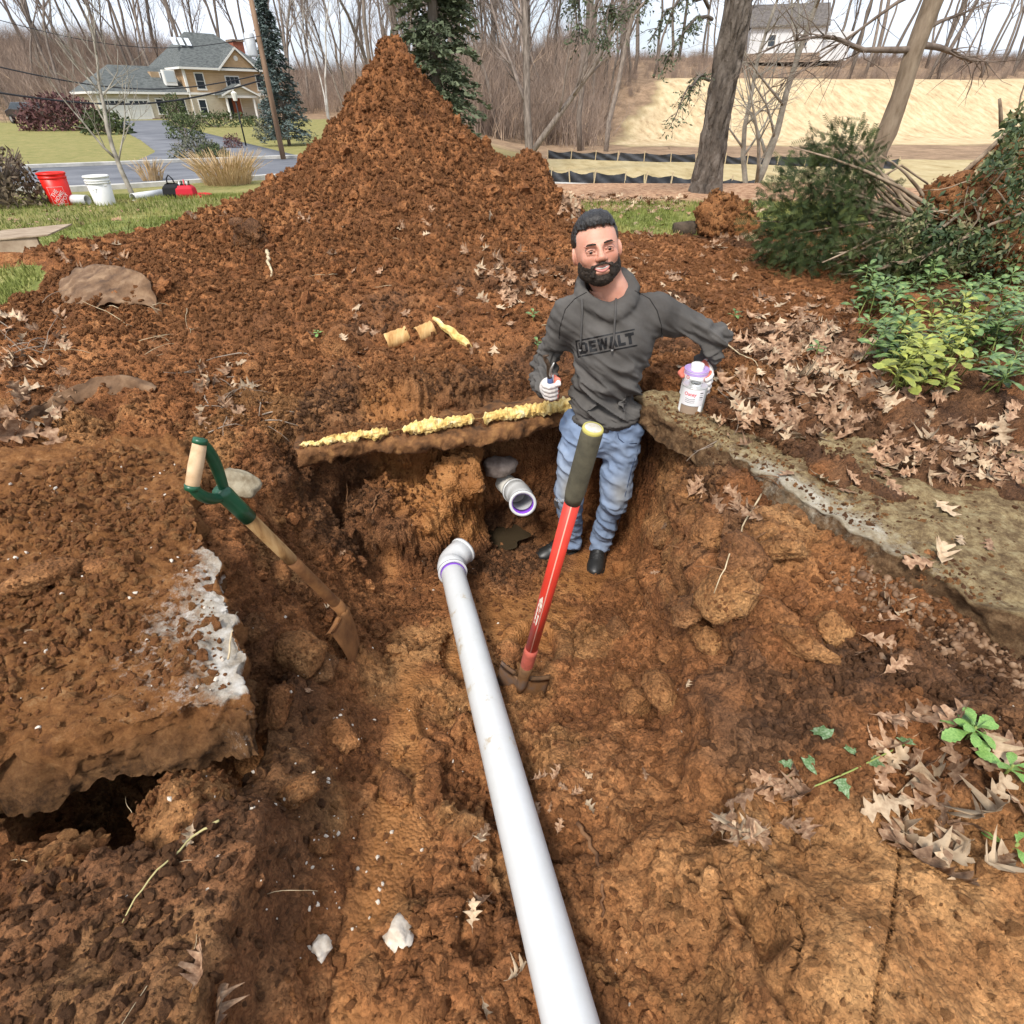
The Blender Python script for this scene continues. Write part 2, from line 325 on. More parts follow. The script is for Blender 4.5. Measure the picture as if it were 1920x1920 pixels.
# ------------------------------------------------------------ the dig: trench, pit, banks and spoil as one fine sheet
# every section: y, then (x, z) of far left, left rim, left mid, left foot, right foot, right mid, right ledge, under slab, far right
SEC = [
 (-1.0, [(-5,.95),(-.75,.82),(-.55,.68),(-.36,.62),(.36,.62),(.50,.67),(.60,.73),(1.4,.86),(5.6,.95)]),
 (.30, [(-5,.90),(-.55,.87),(-.50,.70),(-.40,.545),(.25,.545),(.35,.63),(.47,.79),(1.35,.86),(5.6,.95)]),
 (.60, [(-5,.80),(-.56,.83),(-.52,.64),(-.43,.49),(.17,.49),(.30,.58),(.50,.79),(1.40,.87),(5.6,.95)]),
 (.85, [(-5,.56),(-.64,.62),(-.56,.55),(-.44,.43),(.07,.43),(.42,.55),(.62,.80),(1.38,.88),(5.6,.95)]),
 (1.1, [(-5,.62),(-.84,.74),(-.66,.58),(-.44,.375),(.10,.375),(.53,.45),(.67,.82),(1.25,.88),(5.6,.95)]),
 (1.4, [(-5,.80),(-.98,.86),(-.76,.56),(-.48,.31),(.14,.31),(.60,.37),(.68,.80),(1.10,.89),(5.6,.95)]),
 (1.7, [(-5,.95),(-1.14,.90),(-.90,.54),(-.58,.24),(.25,.22),(.60,.27),(.66,.78),(.98,.89),(5.6,.95)]),
 (2.0, [(-5,.97),(-1.27,.93),(-.98,.56),(-.62,.19),(.42,.10),(.62,.19),(.71,.64),(.84,.89),(5.6,.96)]),
 (2.3, [(-5,.98),(-1.20,.94),(-.98,.56),(-.74,.09),(.60,.01),(.68,.10),(.76,.78),(.84,.90),(5.6,.97)]),
 (2.6, [(-5,.99),(-1.10,.95),(-.96,.50),(-.78,.01),(.68,.0),(.74,.10),(.80,.80),(.86,.92),(5.6,.98)]),
 (3.4, [(-5,1.0),(-1.10,1.0),(-.96,.5),(-.78,.0),(.68,.0),(.74,.10),(.80,.80),(.86,.95),(5.6,.99)]),
]
SY = np.array([s[0] for s in SEC]); SX = np.array([[q[0] for q in s[1]] for s in SEC]); SZ = np.array([[q[1] for q in s[1]] for s in SEC])
PK = (-0.986, 6.0)                                            # foot of the heap's axis
BW = np.array([(-3.0, 1.75), (-1.15, 2.22), (-.95, 2.33), (.30, 2.78), (.70, 2.86), (1.3, 2.9), (5, 2.6)])   # back wall of the pit
def dig(X, Y):
    """smooth height of the dig on a grid whose rows have one y each"""
    H = np.zeros_like(X)
    for r in range(X.shape[0]):
        y0 = Y[r, 0]; xs = [np.interp(y0, SY, SX[:, k]) for k in range(SX.shape[1])]; zs = [np.interp(y0, SY, SZ[:, k]) for k in range(SX.shape[1])]
        H[r] = np.interp(X[r], xs, zs)
    bw = np.interp(X, BW[:, 0], BW[:, 1]); d = Y - bw
    # ground behind the pit
    B = 0.885 + 0.115 * sst(0.0, 0.7, d) + 0.0 * X
    dip = sst(.45, .7, X) * sst(1.75, 1.35, X) * sst(3.25, 2.98, Y + .12 * np.sin(X * 7)); B = B - 0.30 * dip * sst(3.3, 2.7, Y)
    dx, dy = X - PK[0], Y - PK[1]
    dyy = np.where(dy > 0, dy * 1.25, dy * 0.86)
    rr = np.sqrt(dx**2 + dyy**2)
    m = np.interp(rr, [0, .10, .2, .33, .6, .85, 1.1, 1.45, 2.0, 2.6, 3.3, 3.9], [1.56, 1.50, 1.34, 1.17, .93, .71, .56, .37, .20, .10, .04, 0])
    m = m * np.where(dx > 0, sst(2.25, 1.42, dx + 0.25 * np.clip(dy + 1.2, -1, 0)), 1)
    m = m + .22 * np.exp(-((X - .22) / .22)**2 - ((Y - 5.75) / .35)**2)
    m = m + .13 * np.exp(-((Y - 4.75 - .05 * X) / .42)**2) * sst(-4.6, -3.9, X) * sst(-1.2, -2.4, X)
    m = m + .10 * np.exp(-((X + 2.2) / .8)**2 - ((Y - 3.4) / .5)**2)
    m = m * sst(-.05, 1.4, d)
    B = B + m
    t = sst(0.0, 0.17, d)
    zone = (X > -1.2)
    t = np.where(X < -1.05, np.maximum(t, sst(-.95, -1.25, X)), t)
    t = np.where(X > .72, np.maximum(t, sst(.72, .95, X) * sst(2.55, 2.9, Y)), t)
    H = H + (B - H) * np.where(Y > 1.9, t, 0)
    ed = (X - .58) * .887 + (Y - 2.42) * .461
    H = np.maximum(H, (1.0 + .045 * sst(1.78, 2.25, Y - .10 * X + .25 + .10 * np.sin(X * 3.1) + .05 * np.sin(X * 8.3))) * sst(.12, .20, ed) * (Y > 1.6) * (X > .6) * (X < 5.5))
    # block of standing earth in front of the back wall, left of the pipe
    blk = sst(-.92, -.82, X) * sst(-.12, -.22, X) * sst(-.30, -.20, d + .06 * np.sin(X * 9)) * (1 - t); H = np.maximum(H, blk * (.56 + .10 * np.sin(X * 5 + 1) + .06 * np.sin(X * 17) + .12 * (d + .15)))
    # spoil ledge lumps on the right bank
    H = H + .10 * np.exp(-((X - .93) / .13)**2 - ((Y - 1.42) / .10)**2) + .09 * np.exp(-((X - .84) / .09)**2 - ((Y - 1.78) / .16)**2)
    # scraped hollows and boot prints in the trench floor
    for (cx, cy, a, b, th, dp) in [(-.16,.95,.07,.16,.2,.035),(-.20,1.5,.08,.17,.15,.04),(.10,1.52,.10,.18,-.1,.05),(-.10,.55,.06,.15,.3,.035),(-.13,.24,.07,.13,.1,.03),(.63,2.25,.06,.12,.3,.02),(-.27,1.15,.06,.14,.4,.03)]:
        c, s_ = math.cos(th), math.sin(th); u = ((X - cx) * c + (Y - cy) * s_) / a; v = (-(X - cx) * s_ + (Y - cy) * c) / b; q = u*u + v*v
        H = H - dp * sst(1.25, .75, q) + dp * .5 * np.exp(-((np.sqrt(q) - 1.2) / .18)**2)
    # dark hollow under the left slab
    hol = sst(-1.55, -1.35, X) * sst(-.70, -.78, X) * sst(.52, .60, Y + .10 * (X + 1.0) + .03 * np.sin(X * 11)) * sst(1.25, 1.0, Y); H = H - .42 * hol
    # crack beside the big block, lower right
    cxk = .50 + .03 * np.sin(Y * 9) + .014 * np.sin(Y * 31 + 1) + .008 * np.sin(Y * 67) + .05 * (Y - .3); H = H - .12 * np.exp(-((X - cxk) / (.020 + .008 * np.sin(Y * 23)))**2) * sst(.62, .45, Y) * (.6 + .4 * np.sin(Y * 17))
    H = H + .03 * sst(0, .04, X - cxk) * sst(.3, .1, X - cxk) * sst(.7, .5, Y)
    return H, B, t, m
sx = np.concatenate([np.linspace(-5.1, -2.3, 120, endpoint=False), np.linspace(-2.3, -1.3, 80, endpoint=False), np.linspace(-1.3, .62, 234, endpoint=False), np.linspace(.62, .92, 76, endpoint=False), np.linspace(.92, 1.4, 58, endpoint=False), np.linspace(1.4, 2.4, 80, endpoint=False), np.linspace(2.4, 5.7, 130)])
sy = np.concatenate([np.linspace(-1.0, .15, 40, endpoint=False), np.linspace(.15, 2.2, 252, endpoint=False), np.linspace(2.2, 2.95, 170, endpoint=False), np.linspace(2.95, 8.1, 310)])
X, Y = np.meshgrid(sx, sy)
H, BACK, TB, MOUND = dig(X, Y)
# push-pull: displace along the normal with 3-D noise so walls get lumps and overhangs
def normals(X, Y, Z):
    V = np.stack([X, Y, Z], -1); du = np.gradient(V, axis=1); dv = np.gradient(V, axis=0); n = np.cross(du, dv); return n / (np.linalg.norm(n, axis=-1, keepdims=True) + 1e-12)
P = np.stack([X.ravel(), Y.ravel(), H.ravel()], 1); NR = normals(X, Y, H).reshape(-1, 3)
x, y, z = P.T
lawn_n = fbm(P * [1, 1, 0], 1.6, 4, seed=21)
ridge_end = np.interp(x, [-5.1, -4.2, -3.2, -2.2, -1.2, 0, .55, 1.0, 1.6, 2.4, 3.2, 5.7], [4.6, 5.0, 5.35, 5.9, 6.6, 6.9, 6.55, 6.2, 6.1, 6.3, 6.6, 7.4])
lawn = sst(-.06, .06, y - ridge_end + .22 * lawn_n - np.where((x > -3.2) & (x < .6), .55, 0))
lawn = np.maximum(lawn, sst(-.1, .1, (-3.35 - x) + .2 * lawn_n) * sst(3.3, 3.5, y) * sst(4.45, 4.2, y))
wet = np.clip(sst(.06, -.02, np.abs(x - np.interp(y, SY, (SX[:, 3] + SX[:, 4]) / 2)) - np.interp(y, SY, (SX[:, 4] - SX[:, 3]) / 2) + .05) * sst(2.75, 2.6, y), 0, 1)
wet = wet * sst(-.55, .05, fbm(P, 2.3, 3, seed=8))
wet = np.maximum(wet, .8 * np.exp(-(((x - .60) / .10)**2 + ((y - 2.25) / .16)**2)))
w1, w2, wid = worley(P + .03 * np.stack([vnoise(P, 12, 1), vnoise(P, 12, 2), vnoise(P, 12, 3)], 1), 13.0, 4)
c1, c2, cid = worley(P + .012 * np.stack([vnoise(P, 30, 1), vnoise(P, 30, 2), vnoise(P, 30, 3)], 1), 34.0, 9)
k1, k2, kid = worley(P, 70.0, 13)
big = fbm(P, 2.6, 2, seed=31); mid = fbm(P, 8.5, 3, seed=41)
rough = (0.55 + .45 * sst(-.3, .4, fbm(P, 1.7, 2, seed=51))) * (1 - .75 * wet) * (1 - .92 * lawn)
pile = sst(.1, .45, MOUND.ravel()); rough = np.maximum(rough, pile * .85) * (1 - .93 * lawn)
flat = sst(.6, 1.2, x) * sst(3.2, 3.5, y)                      # trodden ground right of the heap
rough = rough * (1 - .55 * flat)
smoothR = sst(.42, .6, x) * sst(.75, .55, y)                  # cut clay block, lower right
rough = rough * (1 - .72 * smoothR)
rough = rough * (1 - .8 * np.exp(-((x - .40) / .22)**2 - ((y - 2.40) / .2)**2))   # trodden where the man stands
blkm = sst(-1.0, -.85, x) * sst(-.02, -.15, x) * sst(2.0, 2.15, y) * sst(2.9, 2.75, y) * sst(.1, .25, z); rough = np.maximum(rough, blkm * 1.5)
chunk = (.62 - w1) * (.4 + wid)                               # rounded clods with deep joints
fine = (.6 - c1) * (.4 + cid)
disp = rough * (.028 * big + .034 * mid * (1 - .4 * flat) + .068 * chunk * (.5 + pile * .35) + .036 * fine + .014 * (.6 - k1) * (.3 + kid)) + .012 * big * (1 - lawn)
ridg = np.abs(fbm(P * [1, 1, .6], 5, 3, seed=61)); disp = disp - .022 * np.exp(-(ridg / .05)**2) * sst(.1, .5, vnoise(P, 1.4, 66)) * (1 - lawn) * (1 - wet * .7) * (.4 + .6 * (1 - pile))
rotp = P @ np.array([[.80, .60, 0], [-.60, .80, 0], [0, 0, 1]]); cr = np.abs(fbm(rotp * [.9, .30, .6], 8, 2, seed=91)); disp = disp - .035 * np.exp(-(cr / .05)**2) * smoothR * sst(-.1, .35, vnoise(P, 3.0, 92)) + .045 * smoothR * fbm(P * [1, 1, .5], 3.4, 3, seed=93)
terr_ = fbm(P * [1, 1, 1.6], 4.5, 3, seed=94); rb_ = sst(.30, .5, x) * sst(.35, .6, y) * sst(2.3, 1.9, y); disp = disp + rb_ * (.05 * np.floor(terr_ * 3) / 3 + .02 * terr_)
border = np.clip(np.minimum.reduce([x + 5.1, 5.7 - x, 8.1 - y, y + 1.0]) / .25, 0, 1)
P = P + NR * (disp * border)[:, None]
P[:, 2] -= (1 - border) * .05
# the long pipe lies in a groove: nothing of the bed stands above its flanks
PN, PE = np.array((.219, -.12, .686)), np.array((-.292, 2.03, .283)); ba = (PE - PN)[:2]; tt = np.clip(((P[:, :2] - PN[:2]) @ ba) / (ba @ ba), 0, 1.06); ax_ = PN + (PE - PN) * tt[:, None]; dd = np.linalg.norm(P[:, :2] - ax_[:, :2], axis=1)
lim = ax_[:, 2] - .035 + .9 * np.clip(dd - .070, 0, 1); PIPE_D = dd; P[:, 2] = np.where((dd < .16) & (tt < 1.05), np.minimum(P[:, 2], np.maximum(lim, ax_[:, 2] - .058)), P[:, 2])
SOILZ = P[:, 2].reshape(X.shape)
# kinds of soil (layers and patches that belong to the earth itself)
n2 = fbm(P, 3.1, 4, seed=71)
topsoil = np.clip(sst(.55, .95, x) * sst(.55, .95, y) * sst(2.6, 2.0, y) * .95 + .95 * np.exp(-((x - .66) / .36)**2 - ((y - .86) / .26)**2) + .7 * np.exp(-((x - .05) / .10)**2 - ((y - .45) / .3)**2) + .6 * sst(1.0, 1.3, x) * sst(1.9, 2.6, y) * sst(3.2, 2.9, y), 0, 1)
topsoil = np.clip(topsoil * sst(-.45, .35, n2 + .1) + .6 * sst(.25, .75, fbm(P, 1.3, 3, seed=77)) * (1 - wet) * (1 - pile * .7), 0, 1)
topsoil = np.maximum(topsoil, .95 * np.exp(-((x + .12) / .22)**2 - ((y - 2.66) / .13)**2) * sst(.25, .1, z))
pale = np.clip(sst(.15, .5, n2) * .7 * sst(3.2, 2.2, y) + smoothR * .75 + .8 * np.exp(-((x - .92) / .14)**2 - ((y - 1.45) / .12)**2) + .55 * np.exp(-((x - .45) / .3)**2 - ((y - .55) / .3)**2), 0, 1)
AT = np.stack([topsoil, pale, wet, np.ones_like(wet)], 1).astype(np.float32)
F = grid_faces(len(sy), len(sx))
fl = lawn[F].mean(1) > .5; fm = (~fl) & ((MOUND.ravel() * (BACK.ravel() > .9))[F].mean(1) + .035 * vnoise(P[F[:, 0]], 4, 5) > .13)
def sub(name, mask, m):
    f = F[mask]; u, inv = np.unique(f, return_inverse=True); me = new_mesh(name, P[u], inv.reshape(f.shape).astype(np.int32), True, [m])
    c = me.color_attributes.new('soil_type', 'FLOAT_COLOR', 'POINT'); c.data.foreach_set('color', AT[u].ravel()); return link(name, me)
dug = tag(sub('dug_ground', ~(fl | fm), MAT['soil']), kind='structure')
heap = tag(sub('soil_heap', fm, MAT['soil']), 'tall pointed heap of loose reddish brown dug earth beside the pit', 'soil heap')
lawn_m = mat('lawn_turf', var=[(0.3, (0.075, 0.085, 0.018)), (0.5, (0.17, 0.19, 0.045)), (0.68, (0.30, 0.28, 0.10))], scale=9, rough=0.95, bump=0.02, bscale=60)
near_lawn = tag(sub('lawn', fl, lawn_m), kind='structure')
def soil_z(px, py):
    i = np.clip(np.searchsorted(sx, px), 1, len(sx) - 1); j = np.clip(np.searchsorted(sy, py), 1, len(sy) - 1); return SOILZ[j, i]
LAWN_MASK = lawn.reshape(X.shape)
# ------------------------------------------------------------ surface queries (rays on to what is built so far)
SURF_NAMES = ('dug_ground', 'soil_heap', 'lawn', 'ground', 'concrete_slab', 'buried_slab', 'earth_clod', 'dirt_block', 'road', 'soil_clods')
def refresh():
    global SURF, DG; bpy.context.view_layer.update(); DG = bpy.context.evaluated_depsgraph_get(); SURF = [(o, o.matrix_world.inverted(), o.matrix_world.copy()) for o in S.objects if o.type == 'MESH' and o.parent is None and o.name.split('.')[0] in SURF_NAMES]
refresh()
CAMP = Vector((0, 0, CZ))
def cast(o_, d_):
    best = None; bd = 1e9
    for ob, inv, mw in SURF:
        ok, l_, n_, _ = ob.ray_cast(inv @ o_, d_, depsgraph=DG)
        if ok:
            w_ = mw @ l_; dd_ = (w_ - o_).length
            if dd_ < bd: bd = dd_; best = (w_, n_.copy())
    return best
def hit(px, py):
    return cast(CAMP, ray_dir(px, py)) or (at_z(px, py, 1.0), Vector((0, 0, 1)))
def drop(x, y, z0=6.0):
    return cast(Vector((x, y, z0)), Vector((0, 0, -1))) or (Vector((x, y, 0)), Vector((0, 0, 1)))
def on(px, py, lift=0.0):
    l, n = hit(px, py); return l + n * lift
# ------------------------------------------------------------ concrete slabs
def attr(me, name, A):
    c = me.color_attributes.new(name, 'FLOAT_COLOR', 'POINT'); c.data.foreach_set('color', np.asarray(A, np.float32).ravel())
def slab_mesh(name, A, B, C, D, ztop, th, nu, nv, ns, edge_jag, top_amp, seed):
    """slab whose edge A-B is broken open; C, D the far side. Closed grid: bottom, broken faces and top in one sheet"""
    A, B, C, D = [np.array(q, float) for q in (A, B, C, D)]
    u = np.linspace(0, 1, nu)
    prof = [(1.0, -1)] + [(s, -1) for s in np.linspace(.9, 0.0, 10)] + [(0.0, -1 + 2 * (k + 1) / ns) for k in range(ns)] + [(s, 1) for s in (np.linspace(0, 1, nv)[1:])**1.5]
    V = []
    for s, tz in prof:
        p = (A + (B - A) * u[:, None]) * (1 - s) + (D + (C - D) * u[:, None]) * s
        z = np.full(nu, ztop - th * (1 - tz) / 2); V.append(np.column_stack([p, z]))
    V = np.concatenate(V); s_ = np.repeat([q[0] for q in prof], nu); t_ = np.repeat([q[1] for q in prof], nu); U = np.tile(u, len(prof))
    nrm = np.array([-(B - A)[1], (B - A)[0]]); nrm = nrm / np.linalg.norm(nrm)
    if np.dot(nrm, (D - A)) > 0: nrm = -nrm
    side = np.exp(-(s_ / .03)**2)
    q = V * 1.0; jag = edge_jag * fbm(np.column_stack([U * 3 + seed, 0*U, t_ * .12]), 2.2, 4, seed=seed) + .018 * fbm(q, 14, 3, seed=seed + 3)
    V[:, :2] += nrm * (side * jag)[:, None]
    V[:, 2] += side * .5 * .03 * fbm(q, 6, 3, seed=seed + 7) + np.where(t_ > 0, top_amp * fbm(q, 9, 4, seed=seed + 9), -.02 * np.abs(fbm(q, 5, 4, seed=seed + 2)))
    # end faces: bend the two ends down so the slab closes
    return V, grid_faces(len(prof), nu), s_, t_, U
def soil_mix_material(name, base_ramp, face_ramp, light_ramp, sc=7.0):
    """three kinds of surface picked by the painted attribute 'kind_of': R = light crust, G = raw broken face, over a base"""
    m = bpy.data.materials.new(name); m.use_nodes = True; MAT[name] = m
    N = m.node_tree.nodes; L = m.node_tree.links; b = N['Principled BSDF']; b.inputs['Roughness'].default_value = .95; b.inputs['Specular IOR Level'].default_value = .15
    t = N.new('ShaderNodeTexCoord'); at = N.new('ShaderNodeAttribute'); at.attribute_name = 'kind_of'; sp = N.new('ShaderNodeSeparateColor'); L.new(at.outputs['Color'], sp.inputs[0])
    def noise(s, d=6, r=.7):
        n = N.new('ShaderNodeTexNoise'); n.inputs['Scale'].default_value = s; n.inputs['Detail'].default_value = d; n.inputs['Roughness'].default_value = r; L.new(t.outputs['Object'], n.inputs['Vector']); return n.outputs['Fac']
    def ramp(fac, els):
        r = N.new('ShaderNodeValToRGB'); e = r.color_ramp.elements
        while len(e) < len(els): e.new(.5)
        for q, (p, c) in zip(e, els): q.position = p; q.color = (*c, 1)
        L.new(fac, r.inputs['Fac']); return r.outputs['Color']
    def mixc(f, a, c):
        x = N.new('ShaderNodeMix'); x.data_type = 'RGBA'; L.new(f, x.inputs[0]); L.new(a, x.inputs[6]); L.new(c, x.inputs[7]); return x.outputs[2]
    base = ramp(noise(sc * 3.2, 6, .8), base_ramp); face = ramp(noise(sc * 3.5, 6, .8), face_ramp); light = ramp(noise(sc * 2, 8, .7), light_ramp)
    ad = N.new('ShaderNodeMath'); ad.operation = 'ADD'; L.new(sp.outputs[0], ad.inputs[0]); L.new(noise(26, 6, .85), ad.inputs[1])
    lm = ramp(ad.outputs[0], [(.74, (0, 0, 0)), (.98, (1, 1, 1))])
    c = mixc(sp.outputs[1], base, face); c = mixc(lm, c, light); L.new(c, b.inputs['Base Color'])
    b1 = N.new('ShaderNodeBump'); b1.inputs['Strength'].default_value = .9; b1.inputs['Distance'].default_value = .025; L.new(noise(38, 8, .8), b1.inputs['Height']); L.new(b1.outputs[0], b.inputs['Normal'])
    return m
# right-hand slab: mossy, stained, with a long broken edge
V, F, s_, t_, U = slab_mesh('slab', (.585, 2.43), (1.95, -.20), (4.2, .9), (2.6, 3.4), 1.0, .12, 420, 190, 26, .028, .014, 3)
dd = (V[:, 0] - .58) * .887 + (V[:, 1] - 2.42) * .461
lightk = .40 * np.exp(-((dd - .02) / .09)**2) * np.exp(-((V[:, 1] - 1.62) / .34)**2) + .12 * sst(.5, .0, dd) * (t_ > .9) * sst(2.2, 1.8, V[:, 1]) + .04
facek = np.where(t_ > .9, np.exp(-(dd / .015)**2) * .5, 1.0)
me = new_mesh('concrete_slab', V, F, True, [soil_mix_material('slab_mossy', [(.30, (.07, .042, .022)), (.43, (.18, .118, .060)), (.54, (.32, .235, .120)), (.68, (.47, .385, .215))], [(.34, (.045, .027, .015)), (.5, (.15, .085, .042)), (.66, (.30, .19, .10))], [(.32, (.24, .19, .12)), (.5, (.44, .38, .28)), (.66, (.62, .57, .47))])])
attr(me, 'kind_of', np.column_stack([np.where(t_ > .9, lightk, lightk * .8), facek, 0*dd, 0*dd + 1]))
tag(link('concrete_slab', me), 'mossy yellowish concrete slab with a long broken edge right of the trench', 'concrete slab')
# left-hand slab: two broken edges meeting at a corner over the trench
def corner_slab():
    C = np.array((-.655, .845)); Rg = np.array((-1.37, 2.06)); Bk = np.array((-3.3, 1.75)); Lf = np.array((-2.45, .18))
    n = 200; a = np.linspace(0, 1, n); mid = int(n * .5)
    rows = [0.0]; V = []; prof = []
    # nested loops: bilinear patch with a rim of side faces on the two open edges
    nu, nv = 190, 150; nd = 18; uu = np.r_[np.zeros(nd), np.linspace(0, 1, nu)**1.25]; vv = np.r_[np.zeros(nd), np.linspace(0, 1, nv)**1.25]
    depth = np.linspace(1, .04, nd)
    Uu, Vv = np.meshgrid(uu, vv); DU = np.r_[depth, np.zeros(nu)]; DV = np.r_[depth, np.zeros(nv)]; dU, dV = np.meshgrid(DU, DV); dep = np.maximum(dU, dV)
    p = (C * (1-Uu)[..., None] + Lf * Uu[..., None]) * (1 - Vv)[..., None] + (Rg * (1-Uu)[..., None] + Bk * Uu[..., None]) * Vv[..., None]
    z = .965 + .05 * Vv - .02 * (1 - Uu) - .015 - .125 * dep
    W = np.concatenate([p, z[..., None]], -1).reshape(-1, 3); dep = dep.ravel(); Uu = Uu.ravel(); Vv = Vv.ravel()
    out = np.array((.55, -.83)); eu = np.exp(-(Vv / .02)**2); ev = np.exp(-(Uu / .02)**2)
    nf = np.array((.36, -.93)); ns = np.array((.86, .51))
    j1 = .025 * fbm(np.column_stack([Uu * 4, 0*Uu, dep * .3]), 2.0, 4, seed=5) + .03 * fbm(W, 11, 5, .65, seed=6) + .075 * dep; j2 = .016 * fbm(np.column_stack([Vv * 4 + 9, 0*Uu, dep * .3]), 2.0, 4, seed=8) + .024 * fbm(W, 11, 5, .65, seed=6) - .02 * dep**2
    W[:, :2] += nf * (eu * j1)[:, None] + ns * (ev * j2)[:, None]
    top = (dep < .01)
    crust = sst(-.15, .5, fbm(W, 3.2, 4, seed=15)); w1, w2, wi = worley(W, 22, 3)
    W[:, 2] += np.where(top, .014 * fbm(W, 8, 6, .65, seed=12) + crust * (.018 + .06 * np.clip(.6 - w1, 0, 1) * (.4 + wi)) + .006 * vnoise(W, 75, 3), .022 * fbm(W, 9, 5, .65, seed=13))
    F = grid_faces(nv + nd, nu + nd)
    light = np.where(top, .40 * np.exp(-(((W[:, 0] + .84) / .27)**2 + ((W[:, 1] - 1.08) / .34)**2)) + .16 * np.exp(-(((W[:, 0] + .70) / .10)**2 + ((W[:, 1] - .90) / .10)**2)) + .28 * np.exp(-(((W[:, 0] + 1.5) / .35)**2 + ((W[:, 1] - 1.62) / .12)**2)) + .25 * np.exp(-(Uu / .03)**2) * sst(.75, .4, Vv) - .12 * crust, .18 * np.exp(-((W[:, 0] + .68) / .10)**2))
    me = new_mesh('concrete_slab', W, F, True, [soil_mix_material('slab_crusted', [(.30, (.09, .038, .015)), (.44, (.20, .083, .028)), (.58, (.31, .14, .05)), (.70, (.42, .24, .11))], [(.34, (.04, .022, .012)), (.5, (.13, .065, .028)), (.68, (.25, .13, .055))], [(.32, (.26, .20, .14)), (.48, (.50, .44, .36)), (.62, (.70, .66, .60))])])
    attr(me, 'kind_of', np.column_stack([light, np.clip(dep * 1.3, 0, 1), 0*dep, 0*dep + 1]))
    return tag(link('concrete_slab', me), 'broken slab crusted with dirt and white lime, undercut above a dark hollow', 'concrete slab')
corner_slab()
# buried slab edge along the back of the pit, with the yellow foam on it
def back_slab():
    A = np.array((-.98, 2.20)); B = np.array((.95, 2.70)); n = 320; u = np.linspace(0, 1, n); e = A + (B - A) * u[:, None]; nr = np.array((-.25, .97))
    prof = [(.34, -.09), (.15, -.085), (.05, -.08), (.02, -.075), (.004, -.06), (0, -.05), (-.004, -.035), (0, -.02), (.006, -.008), (.015, 0), (.03, .004), (.045, .006), (.06, .008), (.08, .009), (.10, .010), (.14, .0), (.34, -.02)]
    V = np.concatenate([np.column_stack([e + nr * s, np.full(n, .850 + z - .03 * (1 - u) + .0 * u)]) for s, z in prof])
    V += .020 * np.stack([fbm(V, 6, 5, .6, seed=1), 1.6 * fbm(V, 6, 5, .6, seed=2), .8 * fbm(V, 8, 5, .6, seed=3)], 1); V[:, 1] += .05 * sst(-.2, .6, fbm(V * [1, 0, 0], 3.1, 2, seed=9))
    o = link('buried_slab', new_mesh('buried_slab', V, grid_faces(len(prof), n), True, [mat('slab_raw', var=[(.35, (.06, .030, .014)), (.52, (.17, .078, .03)), (.68, (.30, .15, .055))], scale=14, rough=.95, bump=.02, bscale=45)]))
    tag(o, 'dark slab edge jutting from the back wall of the pit under yellow foam', 'slab edge')
    fm = mat('yellow_foam', var=[(.32, (.36, .21, .06)), (.46, (.62, .43, .14)), (.58, (.72, .55, .24)), (.7, (.76, .68, .42))], scale=22, rough=.9, bump=.008, bscale=70)
    mb = MB(); rg = random.Random(5)
    A2 = Vector((A[0], A[1] + .02, .845)); B2 = Vector((.36, 2.57, .89))
    n, m_ = 620, 16; t = np.linspace(0, 1, n); base_ = np.array(A2)[None] + (np.array(B2) - np.array(A2))[None] * t[:, None]; ww = .012 + .020 * t + .010 * fbm(np.column_stack([t * 9, 0*t, 0*t]), 1.0, 3, seed=3)
    gap = np.clip(sst(.0, .012, np.abs(t - .32) - .018) * sst(0, .012, np.abs(t - .61) - .012) * sst(0, .02, t) * sst(1, .985, t), .02, 1); ww = np.clip(ww, .008, .05) * gap
    a_ = np.linspace(0, 2 * np.pi, m_, endpoint=False); V = base_[:, None, :] + np.stack([np.zeros((n, m_)), np.cos(a_)[None] * ww[:, None] * 1.25 + .03, np.sin(a_)[None] * ww[:, None] * .85], -1)
    V = V.reshape(-1, 3); c_ = np.repeat(base_ + [0, .03, 0], m_, 0); d_ = V - c_; d_ /= np.linalg.norm(d_, axis=1, keepdims=True) + 1e-9; w1, w2, wi = worley(V, 42, 6); w3, _, wj = worley(V, 95, 8)
    V = V + d_ * (((.65 - w1) * .026 * (.3 + wi) + (.6 - w3) * .010) * np.repeat(gap, m_))[:, None] + .006 * np.stack([vnoise(V, 30, 1), vnoise(V, 30, 2), vnoise(V, 30, 3)], 1)
    i_ = np.arange(n * m_).reshape(n, m_); F_ = np.stack([i_[:-1].ravel(), np.roll(i_, -1, 1)[:-1].ravel(), np.roll(i_, -1, 1)[1:].ravel(), i_[1:].ravel()], 1); me = new_mesh('foam_edging', V, F_, False, [fm])
    tag(link('foam_edging', me), 'ragged strip of crumbly yellow foam along the back rim of the pit', 'foam strip')
back_slab()
